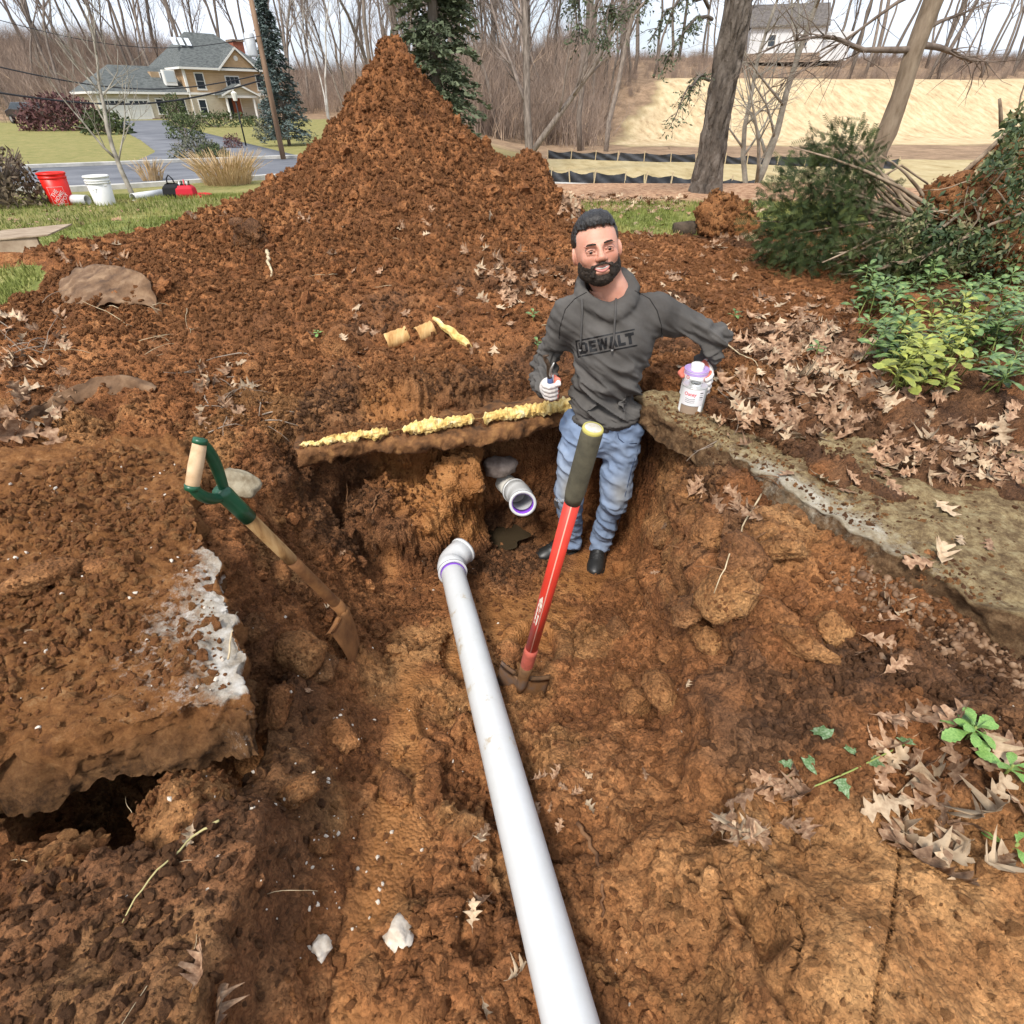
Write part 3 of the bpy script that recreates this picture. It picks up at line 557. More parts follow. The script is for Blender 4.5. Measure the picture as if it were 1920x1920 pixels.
# ------------------------------------------------------------ scatter by instances (only for what nobody could count)
def scatter(name, P_, rot, scl, idx, sources):
    me = bpy.data.meshes.new(name); me.vertices.add(len(P_)); me.vertices.foreach_set('co', np.asarray(P_, np.float32).ravel())
    a = me.attributes.new('rot', 'FLOAT_VECTOR', 'POINT'); a.data.foreach_set('vector', np.asarray(rot, np.float32).ravel())
    a = me.attributes.new('scl', 'FLOAT', 'POINT'); a.data.foreach_set('value', np.asarray(scl, np.float32)); a = me.attributes.new('pick', 'INT', 'POINT'); a.data.foreach_set('value', np.asarray(idx, np.int32))
    c = bpy.data.collections.new(name + '_sources')
    for i, m_ in enumerate(sources): c.objects.link(bpy.data.objects.new('%s_source_%02d' % (name, i), m_))
    g = bpy.data.node_groups.new(name, 'GeometryNodeTree'); g.interface.new_socket('Geometry', in_out='INPUT', socket_type='NodeSocketGeometry'); g.interface.new_socket('Geometry', in_out='OUTPUT', socket_type='NodeSocketGeometry')
    N = g.nodes; L = g.links; gi, go = N.new('NodeGroupInput'), N.new('NodeGroupOutput'); ip = N.new('GeometryNodeInstanceOnPoints'); ci = N.new('GeometryNodeCollectionInfo'); ci.inputs['Collection'].default_value = c; ci.inputs['Separate Children'].default_value = True; ci.inputs['Reset Children'].default_value = True
    def na(n_, ty): q = N.new('GeometryNodeInputNamedAttribute'); q.data_type = ty; q.inputs['Name'].default_value = n_; return q.outputs['Attribute']
    L.new(gi.outputs[0], ip.inputs['Points']); L.new(ci.outputs[0], ip.inputs['Instance']); ip.inputs['Pick Instance'].default_value = True; L.new(na('pick', 'INT'), ip.inputs['Instance Index']); L.new(na('rot', 'FLOAT_VECTOR'), ip.inputs['Rotation']); L.new(na('scl', 'FLOAT'), ip.inputs['Scale']); L.new(ip.outputs[0], go.inputs[0])
    o = link(name, me); md = o.modifiers.new('scatter', 'NODES'); md.node_group = g; return tag(o, kind='stuff')
# ------------------------------------------------------------ loose clods
def ico(sub):
    bm = bmesh.new(); bmesh.ops.create_icosphere(bm, subdivisions=sub, radius=1); v = np.array([q.co[:] for q in bm.verts]); f = np.array([[q.index for q in p.verts] for p in bm.faces]); bm.free(); return v, f
ICO = {k: ico(k) for k in (1, 2, 3, 4)}
def slab_pt(q0, q1):
    sl_ob, inv, mw = SL2
    ok, l_, n_, _ = sl_ob.ray_cast(inv @ Vector((q0, q1, 1.5)), Vector((0, 0, -1)), depsgraph=DG); return l_ if ok else None
def lumps(P, Rr, sub=1, amp=.28, flat=.75, seed=0):
    """many angular lumps in one mesh: P (n,3) centres, Rr (n,) radii"""
    rg = np.random.default_rng(seed); v0, f0 = ICO[sub]; n = len(P)
    A = rg.normal(size=(n, 3, 3)); Q, _ = np.linalg.qr(A)
    sc = np.stack([rg.uniform(.75, 1.35, n), rg.uniform(.7, 1.2, n), rg.uniform(flat * .7, flat * 1.2, n)], 1)
    j = 1 + amp * rg.normal(size=(n, len(v0), 1)); W = v0[None] * j * sc[:, None, :]
    W = np.einsum('nvk,nkj->nvj', W, Q) * Rr[:, None, None] + P[:, None, :]
    Fq = (f0[None] + (np.arange(n) * len(v0))[:, None, None]).reshape(-1, 3); return W.reshape(-1, 3), Fq
def scatter_soil(n, region, rmin, rmax, power, seed, keep):
    rg = np.random.default_rng(seed); x0, x1, y0, y1 = region
    x = rg.uniform(x0, x1, n); y = rg.uniform(y0, y1, n)
    i = np.clip(np.searchsorted(sx, x), 1, len(sx)-1); j = np.clip(np.searchsorted(sy, y), 1, len(sy)-1)
    idx = j * len(sx) + i; k = keep(x, y, idx, rg.random(n)); idx = idx[k]; r = rmin + (rmax - rmin) * rg.random(len(idx))**power
    p = P_SOIL[idx] + np.random.default_rng(seed + 1).normal(size=(len(idx), 3)) * .004; p[:, 2] += r * .15
    return p, r, idx
P_SOIL = P
LM, WM, PM = lawn, wet, pile
RGH = rough; PATCH = .30 + .70 * sst(-.25, .30, fbm(P, 2.4, 3, seed=101))
def slab_clear(x, y):
    return ((x - .58) * .887 + (y - 2.42) * .461 > .02) & (y < 1.75) & (x > .5)
def crumbs(name, sets, label_kind=None):
    Vs = []; Fs = []; As = []; o = 0
    for (p, r, idx, sub_) in sets:
        v, f = lumps(p, r, sub_, .22, .8, len(p)); Vs.append(v); Fs.append(f + o); o += len(v); As.append(np.repeat(AT[idx], len(ICO[sub_][0]), 0))
    me = new_mesh(name, np.concatenate(Vs), np.concatenate(Fs), False, [MAT['soil']]); attr(me, 'soil_type', np.concatenate(As)); return tag(link(name, me), kind='stuff')
kp = lambda x, y, i, q: (LM[i] < .3) & (q < .04 + 1.0 * RGH[i] * PATCH[i]) & ~slab_clear(x, y) & (PIPE_D[i] > .068)
s3 = scatter_soil(500, (-1.6, 1.5, .1, 2.9), .016, .038, 1.8, 3, kp)
s4 = scatter_soil(520, (-3.2, .9, 3.0, 6.6), .020, .055, 2.4, 4, lambda x, y, i, q: (LM[i] < .2) & (PM[i] > .05))
crumbs('soil_clods', [(*s3, 2), (*s4, 2)])
def crumb_sources():
    out = []
    for st in ((.05, .1, 0, 1), (.1, .75, 0, 1), (.9, .1, 0, 1)):
        for k in range(4):
            v, f_ = lumps(np.zeros((1, 3)), np.ones(1), 1 if k < 2 else 2, .20, .75, 50 + k); me = new_mesh('crumb', v, f_, False, [MAT['soil']]); attr(me, 'soil_type', np.tile(st, (len(v), 1))); out.append(me)
    for k in range(2):
        v, f_ = lumps(np.zeros((1, 3)), np.ones(1), 1, .25, .75, 80 + k); out.append(new_mesh('crumb', v, f_, False, [mat('lime_crumb', var=[(.35, (.42, .35, .26)), (.6, (.66, .60, .52))], scale=40, rough=.95)]))
    return out
a1 = scatter_soil(100000, (-1.75, 1.55, .0, 2.95), .0022, .0125, 2.6, 1, kp)
a2 = scatter_soil(90000, (-3.7, 2.6, 2.95, 6.7), .0035, .019, 2.4, 2, lambda x, y, i, q: (LM[i] < .25) & (q < .30 + .9 * np.maximum(PM[i], .15)))
a3 = scatter_soil(30000, (-3.7, -1.0, 1.9, 4.3), .003, .016, 2.4, 6, lambda x, y, i, q: (LM[i] < .25) & (q < .25 + .6 * PATCH[i]))
Pp = np.concatenate([a1[0], a2[0], a3[0]]); Rr_ = np.concatenate([a1[1], a2[1], a3[1]]); Ii = np.concatenate([a1[2], a2[2], a3[2]]); rgc = np.random.default_rng(3); ty = np.where(AT[Ii, 0] > .5, 2, np.where(AT[Ii, 1] > .45, 1, 0))
# crumbs of soil and gravel on the left slab
rg = np.random.default_rng(8); n = 1500; refresh(); pts = []; SL2 = [q for q in SURF if q[0].name == 'concrete_slab.001'][0]
while len(pts) < 15000:
    a, b = rg.random(2)
    q = (np.array((-.70, .87)) * (1-a) + np.array((-2.1, .35)) * a) * (1-b) + (np.array((-1.33, 1.95)) * (1-a) + np.array((-2.6, 1.75)) * a) * b
    l = slab_pt(q[0], q[1])
    if l is not None: pts.append(l[:])
SLABPTS = np.array(pts)
# pebbles of the gravel bed under the right slab
rg = np.random.default_rng(18); pts = []; rr = []
for k in range(1250):
    t = rg.random(); e = np.array((1.12, 1.40)) + (np.array((1.62, .42)) - np.array((1.12, 1.40))) * t; s_off = rg.normal() * .05 - .06
    q = e + np.array((.887, .461)) * s_off
    l, nn = drop(q[0], q[1], .93); r = .004 + .010 * rg.random()**2; pts.append((l.x, l.y, l.z + r * .1)); rr.append(r)
v, f = lumps(np.array(pts), np.array(rr), 2, .05, .75, 4)
tag(link('gravel', new_mesh('gravel', v, f, True, [mat('pebble', var=[(.3, (.085, .045, .025)), (.5, (.17, .095, .05)), (.7, (.30, .20, .125))], scale=30, rough=.7)])), kind='stuff')
# big lumps of clay, each a thing
def clod(loc, size, rot, seed, label, name='earth_clod', m='soil', st=(.1, .4, 0, 1), sub_=4, amp=.16, cat='earth clod', smooth=True):
    v, f = ICO[sub_]; v = v.copy(); q = v + seed * 7.3
    d = 1 + amp * fbm(q, 1.3, 3, seed=seed) ; w1, w2, wi = worley(q, 2.2, seed); w3, w4, wk = worley(q, 6.0, seed + 2); d = d + .20 * (.6 - w1) * (.4 + wi) + .09 * (.6 - w3) * (.3 + wk) + .06 * fbm(q, 6, 4, .6, seed=seed + 1)
    v = np.sign(v) * np.abs(v)**.72 * d[:, None] * np.array(size)
    v = v @ np.array(Euler(rot).to_matrix()).T
    me = new_mesh(name, v, f, smooth, [MAT[m]]); attr(me, 'soil_type', np.tile(st, (len(v), 1)))
    return tag(link(name, me, None, loc), label, cat)
clod((-1.02, .42, .76), (.17, .13, .075), (.25, -.15, .5), 1, 'big flat tan clay clod under the dark hollow of the left slab')
clod((-1.26, .60, .72), (.13, .10, .06), (.1, .2, .2), 2, 'rough clay clod wedged behind the big flat one at the hollow')
clod((-.74, .60, .72), (.085, .16, .10), (.2, -.35, .35), 3, 'upright wedge of clay standing below the corner of the left slab', st=(.1, .75, 0, 1))
clod((-1.36, 1.20, 1.00), (.085, .045, .028), (.1, .1, .9), 4, 'flat oval brown clod lying on the dirt crusted slab', sub_=3)
clod(at_y(1540, 1112, 1.40)[:], (.075, .065, .055), (.2, .1, .3), 5, 'tan clay lump at the foot of the mossy slab edge', st=(0, .9, 0, 1))
clod(at_y(1405, 960, 1.86)[:], (.085, .075, .05), (.1, .3, .2), 6, 'orange clay knob below the fallen oak leaves on the right bank', st=(0, .8, 0, 1))
clod((2.15, 6.2, 1.17), (.27, .22, .19), (.1, .5, .3), 9, 'boulder sized orange dirt block on the edge of the lawn', amp=.28, st=(0, .35, 0, 1), cat='dirt block')
clod((2.75, 6.1, 1.02), (.30, .14, .07), (0, .1, .1), 10, 'low dirt block lying behind the boulder sized block', st=(.4, .1, 0, 1), sub_=3, cat='dirt block')
for k, (px, py, s, lab) in enumerate([(180, 1060, .045, 'small clod stuck to the slab beside white lime'), (745, 1480, .05, 'crumbling clay clod left of the long white pipe'), (640, 655, .09, 'round clod on the slope below the soil heap'), (560, 1230, .07, 'cracked clay clod under the wooden handled shovel'), (1245, 1300, .06, 'tan clay clod in the bank beside the red shovel'), (1190, 1330, .05, 'yellowish crumbly clod right of the red shovel blade')]):
    l, n_ = hit(px, py); clod((l + n_ * s * .25)[:], (s * 1.1, s, s * .7), (k, .2, k * 2), 20 + k, lab, sub_=3, st=(.1, .6 if k > 2 else .2, 0, 1))
rk = random.Random(61)
for px, py, s_ in [(1335, 1005, .065), (1395, 1050, .075), (1470, 1030, .06), (1370, 1115, .07), (1300, 1140, .055), (1255, 1225, .05), (1445, 1165, .07), (1170, 1285, .045), (1160, 1180, .04), (1330, 1205, .06), (1500, 1210, .065), (1560, 1180, .05), (1285, 930, .05), (1240, 1010, .04)]:
    l, n_ = hit(px, py); s_ *= rk.uniform(.8, 1.15); clod((l + n_ * s_ * .15)[:], (s_ * rk.uniform(.9, 1.3), s_, s_ * rk.uniform(.5, .8)), (rk.random(), rk.random(), rk.random() * 6), int(px + py), 'broken clay clod in the steep right bank between pit and mossy slab', sub_=3, amp=.3, st=(rk.choice((.05, .1, .5)), rk.choice((.2, .5, .8)), 0, 1))['group'] = 'clods in the right bank'
for px, py, s_ in [(520, 1335, .05), (480, 1430, .045), (605, 1255, .045), (640, 1385, .04), (555, 1490, .045), (705, 1185, .035), (520, 1080, .05), (575, 1010, .045), (470, 1180, .05), (600, 1580, .035)]:
    l, n_ = hit(px, py); s_ *= rk.uniform(.8, 1.2); clod((l + n_ * s_ * .15)[:], (s_ * rk.uniform(.9, 1.3), s_, s_ * rk.uniform(.5, .8)), (rk.random(), rk.random(), rk.random() * 6), int(px + py), 'broken clay clod on the left wall of the trench under the crusted slab', sub_=3, amp=.3, st=(rk.choice((.05, .1, .5)), rk.choice((.1, .3, .6)), 0, 1))['group'] = 'clods on the left wall'
# two pale stones in the trench
stone_m = mat('mortar_stone', var=[(.3, (.35, .27, .19)), (.5, (.60, .52, .42)), (.7, (.75, .69, .6))], scale=18, rough=.95, bump=.006, bscale=60)
for px, py, s, lab in [(745, 1750, .034, 'larger pale stone on the trench floor'), (603, 1777, .022, 'smaller pale stone on the left side of the trench floor')]:
    l, n_ = hit(px, py); clod((l + n_ * s * .3)[:], (s, s * .9, s * .8), (.3, .6, 1.1), int(px), lab, 'stone', 'mortar_stone', sub_=3, amp=.3, cat='stone')
# dark log on the grass by the dirt block
lg = mat('rotten_log', var=[(.35, (.03, .022, .015)), (.6, (.09, .065, .045))], scale=8, rough=.95, bump=.02, bscale=30, stretch=(1, 1, 1))
o = MB().tube([(1.66, 6.32, 1.07), (1.8, 6.33, 1.08), (2.0, 6.36, 1.07), (2.3, 6.4, 1.06)], [.075, .08, .082, .08], 12).build('log', lg, smooth=True); tag(o, 'short dark rotten log half behind the dirt block', 'log')
refresh()
# ------------------------------------------------------------ white drain pipes
pvc = mat('white_plastic', var=[(.3, (.49, .50, .50)), (.55, (.57, .58, .58)), (.72, (.61, .62, .62))], scale=5, rough=.35, spec=.45, bump=.0006, bscale=30)
def pvc_worn():
    m = mat('white_plastic_scuffed', var=[(.30, (.33, .22, .11)), (.385, (.47, .42, .34)), (.43, (.55, .555, .54)), (.7, (.60, .61, .61))], scale=6, rough=.38, spec=.45, stretch=(1, 1, 1), nr=.75)
    return m
pvcw = pvc_worn()
purple = mat('purple_primer', (.20, .05, .55), .45, var=[(.3, (.16, .04, .45)), (.7, (.27, .08, .62))], scale=30)
dark_in = mat('pipe_inside', (.30, .30, .29), .6)
def shell(mb, pts, ro, ri, n=40):
    """open pipe wall: outer and inner tube joined by end rings"""
    V, F = tube(pts, ro, n, False); W, G = tube(pts, ri, n, False); m = len(pts)
    k0 = len(V); mb_v = V + W; FF = list(F) + [tuple(k0 + i for i in reversed(g)) for g in G]
    for k in range(n):
        k2 = (k + 1) % n
        FF.append((k2, k, k0 + k, k0 + k2)); a = (m - 1) * n; FF.append((a + k, a + k2, k0 + a + k2, k0 + a + k))
    return mb.add(mb_v, FF)
def bend(p, d0, d1, l0, l1, seg=8, rad=.05):
    """points along d0 for l0, round a bend to d1, on for l1"""
    d0 = Vector(d0).normalized(); d1 = Vector(d1).normalized(); pts = [Vector(p)]; pts.append(pts[-1] + d0 * l0)
    for k in range(1, seg + 1):
        d = d0.lerp(d1, k / seg).normalized(); pts.append(pts[-1] + d * rad / seg * 1.2)
    pts.append(pts[-1] + d1 * l1); return pts
N0 = Vector((.219, -.12, .686)); E0 = Vector((-.292, 2.03, .283))
dirp = (E0 - N0).normalized()
root = empty('drain_pipe', (N0 + E0) / 2); tag(root, 'long white plastic drain pipe with an elbow, lying down the middle of the trench', 'pipe')
def rel(mb, o):
    mb.v = [tuple(Vector(q) - o) for q in mb.v]; return mb
L0 = root.location.copy()
rel(shell(MB(), [N0.lerp(E0, i / 30) + Vector((0, 0, -.006 * math.sin(math.pi * i / 30))) for i in range(31)], .0575, .050), L0).build('barrel', pvcw, root, True)
d1 = Vector((.55, .80, .05)).normalized()
eb = bend(E0 - dirp * .035, dirp, d1, .06, .055, 8, .075)
el = rel(shell(MB(), eb, [.068, .069] + [.066] * 8 + [.068], .0565), L0).build('elbow', pvc, root, True)
for a, b in ((0, 1),):
    rel(shell(MB(), [eb[0] - dirp * .004, eb[0] + dirp * .010], .0705, .0580), L0).build('hub_rim', pvc, el, True)
rel(shell(MB(), [eb[0] - dirp * .016, eb[0] - dirp * .003], .0590, .0560), L0).build('primer_band', purple, el, True)
e2 = eb[-1]; rel(shell(MB(), [e2 - d1 * .012, e2 + d1 * .003], .0705, .0570), L0).build('hub_rim', pvc, el, True)
# stub coming out of the back wall
S0 = at_y(926, 888, 2.92); S1 = at_y(968, 923, 2.56); So = at_y(987, 958, 2.40)
root = empty('stub_pipe', S0); tag(root, 'short white pipe stub with a purple ringed elbow, poking out of the back wall', 'pipe')
dS = (S1 - S0).normalized(); dE = (Vector((0, 0, CZ)) - So).normalized().lerp(Vector((.15, -.9, -.25)), .45).normalized()
rel(shell(MB(), [S0 - dS * .12, S0, S1], .0575, .050), S0).build('barrel', mat('old_plastic', var=[(.35, (.50, .47, .40)), (.6, (.68, .66, .60))], scale=9, rough=.5), root, True)
eb = bend(S1 - dS * .03, dS, dE, .07, .06, 8, .07)
el = rel(shell(MB(), eb, [.068, .069] + [.066] * 8 + [.069], .0570), S0).build('elbow', pvc, root, True)
e2 = eb[-1]; rel(shell(MB(), [e2 - dE * .05, e2 + dE * .0015], .0568, .0550), S0).build('primer_band', purple, el, True)
rel(shell(MB(), [e2 - dE * .014, e2 + dE * .003], .0715, .0572), S0).build('hub_rim', pvc, el, True)
rel(shell(MB(), [eb[0] - dS * .003, eb[0] + dS * .014], .0712, .0580), S0).build('hub_rim', pvc, el, True)
rel(MB().tube([S0.lerp(S1, .25), S0.lerp(S1, .26)], .049, 24), S0).build('inner_shade', mat('pipe_shade', (.03, .02, .015), .9), root)  # dark disc across the bore, its colour standing in for the shade inside
# black print along the stub, too small to read: short dashes standing on the barrel
pm = mat('pipe_print', (.06, .06, .07), .7); mb = MB(); up = (CAMP - S0.lerp(S1, .5)); up = (up - dS * up.dot(dS)).normalized(); sd = dS.cross(up).normalized()
for k in range(9):
    c = S0.lerp(S1, .22 + k * .055) + (up * .866 + sd * -.5) * .0578; t_ = (up * .5 + sd * .866)
    a = dS * .006; b = t_ * .005; mb.add([c - a - b, c + a - b, c + a + b, c - a + b], [(0, 1, 2, 3)])
rel(mb, S0).build('print_mark', pm, root)
# lump of old mortar round the stub where it leaves the wall
clod(at_y(938, 874, 2.66)[:], (.095, .06, .05), (.1, .1, .2), 33, 'grey mortar collar above the pipe stub in the pit wall', 'mortar_collar', 'mortar_collar' if 'mortar_collar' in MAT else mat('mortar_collar', var=[(.3, (.10, .075, .06)), (.5, (.24, .19, .16)), (.7, (.38, .32, .28))], scale=12, rough=.95, bump=.01, bscale=40).name, sub_=3, cat='mortar')
# seep of black water on the pit floor
def puddle():
    n = 60; V = [(-.13, 2.62, .018)]; rg = random.Random(3)
    for ring, s in ((1, .5), (2, 1.0)):
        for k in range(n):
            a = 2 * math.pi * k / n; r = (1 + .12 * math.sin(3 * a) + .09 * math.sin(7 * a + 1)) * s; V.append((-.13 + .22 * r * math.cos(a), 2.62 + .14 * r * math.sin(a), .012))
    F = [(0, 1 + k, 1 + (k + 1) % n) for k in range(n)] + [(1 + k, 1 + n + k, 1 + n + (k + 1) % n, 1 + (k + 1) % n) for k in range(n)]
    m = mat('black_water', (.045, .033, .019), .25, spec=.5, bump=.006, bscale=18)
    tag(link('puddle', new_mesh('puddle', V, F, True, [m])), kind='structure')
puddle()
# ------------------------------------------------------------ shovels
def blade_mesh(w, h, dish, n=18, m=16, point=.35):
    """digging blade in its own frame: x across, z up the shaft, y the dish; thickness from solidify"""
    V = []; 
    for j in range(m + 1):
        t = j / m; z = -t * h; hw = w / 2 * (1 if t < .45 else math.sqrt(max(0, 1 - ((t - .45) / .55)**2.4)) * (1 - .0 * t)) + .002
        for i in range(n + 1):
            s = -1 + 2 * i / n; y = dish * (s * s) * (1 - .3 * t) - .012 * math.sin(math.pi * t) - (.0 if t > .02 else .0)
            frog = -.022 * math.exp(-(s / .16)**2) * (1 - t)**1.5
            V.append((hw * s, y + frog, z))
    i = np.arange((m + 1) * (n + 1)).reshape(m + 1, n + 1); F = [(i[a, b], i[a, b + 1], i[a + 1, b + 1], i[a + 1, b]) for a in range(m) for b in range(n)]
    # rolled foot steps on the shoulders
    for s0, s1 in ((0, int(n * .36)), (int(n * .64), n)):
        k = len(V)
        for b in range(s0, s1 + 1):
            p = V[i[0, b]]; V.append((p[0], p[1] + .010, p[2] + .004)); V.append((p[0], p[1] + .020, p[2] - .004))
        for q in range(s1 - s0):
            F.append((i[0, s0 + q], i[0, s0 + q + 1], k + 2 * (q + 1), k + 2 * q)); F.append((k + 2 * q, k + 2 * (q + 1), k + 2 * (q + 1) + 1, k + 2 * q + 1))
    return V, F
steel_dirty = mat('dirty_steel', var=[(.3, (.06, .035, .02)), (.5, (.17, .085, .035)), (.65, (.13, .09, .07)), (.75, (.25, .14, .06))], scale=10, rough=.6, metal=.15, bump=.003, bscale=50)
def frame(z, xhint):
    z = z.normalized(); x = (xhint - z * xhint.dot(z)).normalized(); y = z.cross(x); return Matrix((x, y, z)).transposed().to_4x4()
T = at_y(1112, 803, 1.12); Bt = at_y(981, 1272, 1.27)
ax = (T - Bt); Ls = ax.length
root = empty('shovel', Bt); root.matrix_world = Matrix.Translation(Bt) @ frame(ax, Vector((1, -.25, 0)))
tag(root, 'long handled shovel with red shaft and black grip, standing in the trench by the pipe', 'shovel')
redp = mat('red_fiberglass', var=[(.30, (.30, .045, .022)), (.5, (.52, .035, .02)), (.7, (.60, .05, .028))], scale=14, rough=.42, spec=.4, stretch=(1, 1, .35))
mb = MB(); mb.tube([(0, 0, .06), (0, 0, Ls - .205)], [.0205, .0205], 20); mb.build('shaft', redp, root, True)
mb = MB(); mb.tube([(.0, -.0195, .10), (.0, -.0195, Ls - .21)], [.0022, .0022], 6); mb.build('shaft_ridge', mat('pale_ridge', (.62, .32, .24), .5), root, True)  # thin raised line, paler than the shaft, along its near side
mb = MB(); mb.lathe([(.0, Ls - .225), (.0215, Ls - .225), (.0245, Ls - .20), (.0252, Ls - .19), (.0252, Ls - .012), (.0235, Ls - .003), (.019, Ls)], 28)
g = mb.build('grip', mat('grey_rubber', var=[(.35, (.055, .05, .035)), (.6, (.10, .09, .06))], scale=20, rough=.75, bump=.0015, bscale=60), root, True)
MB().lathe([(.022, Ls - .012), (.0248, Ls - .004), (.0235, Ls + .002), (.0195, Ls + .002)], 28).build('rim_band', mat('yellow_trim', (.42, .37, .10), .6), g, True)
MB().lathe([(.0, Ls + .0015), (.012, Ls + .002), (.0195, Ls + .0012)], 28).build('end_cap', mat('cap_grey', var=[(.35, (.35, .31, .24)), (.6, (.58, .54, .46))], scale=40, rough=.8), g, True)
mb = MB(); mb.lathe([(.0, .20), (.0225, .20), (.0235, .17), (.0225, .09)], 20); mb.build('collar', mat('dull_red_collar', var=[(.35, (.28, .07, .045)), (.6, (.42, .09, .06))], scale=25, rough=.6), root, True)
mb = MB(); mb.tube([(0, 0, .10), (0, 0, .03), (0, -.012, -.02), (0, -.022, -.06)], [.0225, .022, .019, .010], 16); mb.build('socket', steel_dirty, root, True)
V, F = blade_mesh(.18, .27, .030); b = MB().add(V, F).build('blade', steel_dirty, root, True, loc=(0, 0, .0)); so = b.modifiers.new('thick', 'SOLIDIFY'); so.thickness = .0025
mb = MB()
for k in range(0): mb.add([(-.016 + .001*k, -.0170, .34 + k * .032), (-.004, -.0212, .34 + k * .032), (-.004, -.0212, .362 + k * .032), (-.016, -.0170, .362 + k * .032)], [(0, 1, 2, 3)])
mb.add([(-.0165, -.0133, .36), (-.006, -.0202, .35), (-.004, -.0207, .46), (-.0085, -.0194, .50), (-.0165, -.0133, .48)], [(0, 1, 2, 3, 4)]); mb.build('worn_sticker', mat('sticker', var=[(.4, (.35, .10, .06)), (.5, (.66, .62, .52))], scale=60, rough=.6), root)
# wooden D-handle shovel
G0 = at_y(372, 846, 1.20); G1 = at_y(363, 896, 1.17); J = at_y(420, 926, 1.245); Bt = at_y(640, 1142, 1.43); Tip = at_y(668, 1215, 1.44)
root = empty('shovel', Bt); tag(root, 'short shovel with a wooden shaft and green D-shaped handle, leaning on the left slab', 'shovel')
wood = mat('ash_wood', var=[(.35, (.20, .10, .035)), (.5, (.38, .22, .09)), (.65, (.48, .31, .14))], scale=6, rough=.55, stretch=(6, 6, 1), coord='Object')
woodp = mat('pale_wood', var=[(.35, (.42, .27, .14)), (.6, (.62, .44, .27))], scale=18, rough=.6)
green = mat('green_enamel', var=[(.35, (.006, .05, .022)), (.6, (.012, .085, .04))], scale=12, rough=.35, spec=.5)
ax = (J - Bt).normalized()
pts = [Bt.lerp(J, i / 12) for i in range(13)]
rel(MB().tube(pts[:7], [.0195] * 7, 18), Bt).build('muddy_shaft', mat('muddy_wood', var=[(.35, (.13, .055, .02)), (.6, (.25, .115, .04))], scale=14, rough=.85, bump=.003, bscale=60), root, True)
rel(MB().tube(pts[6:], [.0200] * 7, 18), Bt).build('shaft', wood, root, True)
rel(MB().tube([pts[10], pts[11], J, J + ax * .02], [.0225, .023, .024, .021], 18), Bt).build('socket', green, root, True)
gax = (G0 - G1).normalized(); gm = (G0 + G1) / 2; half = .058
g0, g1 = gm + gax * half, gm - gax * half
dh = empty('d_handle', Bt, parent=None); dh.parent = root; dh.location = (0, 0, 0)
rel(MB().tube([g0 * .999 + g1 * .001, g0.lerp(g1, .05), g0.lerp(g1, .5), g0.lerp(g1, .95), g1], [.013, .0165, .018, .0165, .013], 20), Bt).build('wood_grip', woodp, dh, True)
for gs, s in ((g0, 1), (g1, -1)):
    o = gax * s; jn = J + ax * .0; c1 = gs + o * .004 - ax * .03; c2 = gs.lerp(jn, .55) + o * .030
    q = []; rr = []
    for k in range(13):
        t = k / 12; p = gs * (1-t)**3 + c1 * 3*t*(1-t)**2 + c2 * 3*t*t*(1-t) + (jn + o * .008) * t**3; q.append(p); rr.append(.0125 + .003 * math.sin(t * 3.1))
    rel(MB().tube(q, rr, 12), Bt).build('yoke_arm', green, dh, True)
    side = (g1 - g0).cross(ax).normalized()
    rel(MB().tube([gs - o * .005 , gs + o * .009], [.0185, .0165], 16), Bt).build('yoke_eye', green, dh, True)
V, F = blade_mesh(.20, .29, .04)
Mx = Matrix.Translation(Bt) @ frame((Bt - Tip), (Bt - CAMP) + Vector((.35, 0, 0)))
b = MB().add([Mx @ Vector(v) - Bt for v in V], F).build('blade', mat('muddy_steel', var=[(.3, (.13, .055, .02)), (.6, (.27, .125, .045))], scale=12, rough=.9, bump=.008, bscale=40), root, True); so = b.modifiers.new('thick', 'SOLIDIFY'); so.thickness = .004
rel(MB().tube([Bt + ax * .05, Bt, Bt.lerp(Tip, .35), Bt.lerp(Tip, .8)], [.022, .022, .018, .008], 12), Bt).build('neck', MAT['muddy_steel'], root, True)
# stone chip jammed behind the D-handle
clod(at_y(447, 905, 1.72)[:], (.07, .05, .015), (.6, .5, .2), 44, 'grey concrete chip behind the green shovel handle', 'concrete_chip', mat('chip_grey', var=[(.35, (.16, .12, .07)), (.6, (.34, .29, .2))], scale=16, rough=.95, bump=.006, bscale=60).name, sub_=3, cat='concrete chip')
# ------------------------------------------------------------ buried odds and ends
refresh()
fabric = mat('landscape_fabric', var=[(.32, (.07, .038, .02)), (.5, (.15, .085, .045)), (.68, (.26, .165, .095))], scale=9, rough=.95, bump=.004, bscale=160)
def cloth(name, rows, label, cat='fabric', thick=.004, m=fabric):
    """sheet through a grid of points, subdivided and solid"""
    nr, nc = len(rows), len(rows[0]); V = [p for r_ in rows for p in r_]; F = grid_faces(nr, nc)
    o = link(name, new_mesh(name, np.array([tuple(v) for v in V]), F, True, [m])); s_ = o.modifiers.new('sub', 'SUBSURF'); s_.levels = s_.render_levels = 3
    t = bpy.data.textures.get('crumple') or bpy.data.textures.new('crumple', 'CLOUDS'); t.noise_scale = .06; d = o.modifiers.new('crumple', 'DISPLACE'); d.texture = t; d.strength = .045; d.texture_coords = 'GLOBAL'
    k = o.modifiers.new('thick', 'SOLIDIFY'); k.thickness = thick; return tag(o, label, cat)
def up(px, py, h): return on(px, py) + Vector((0, 0, h))
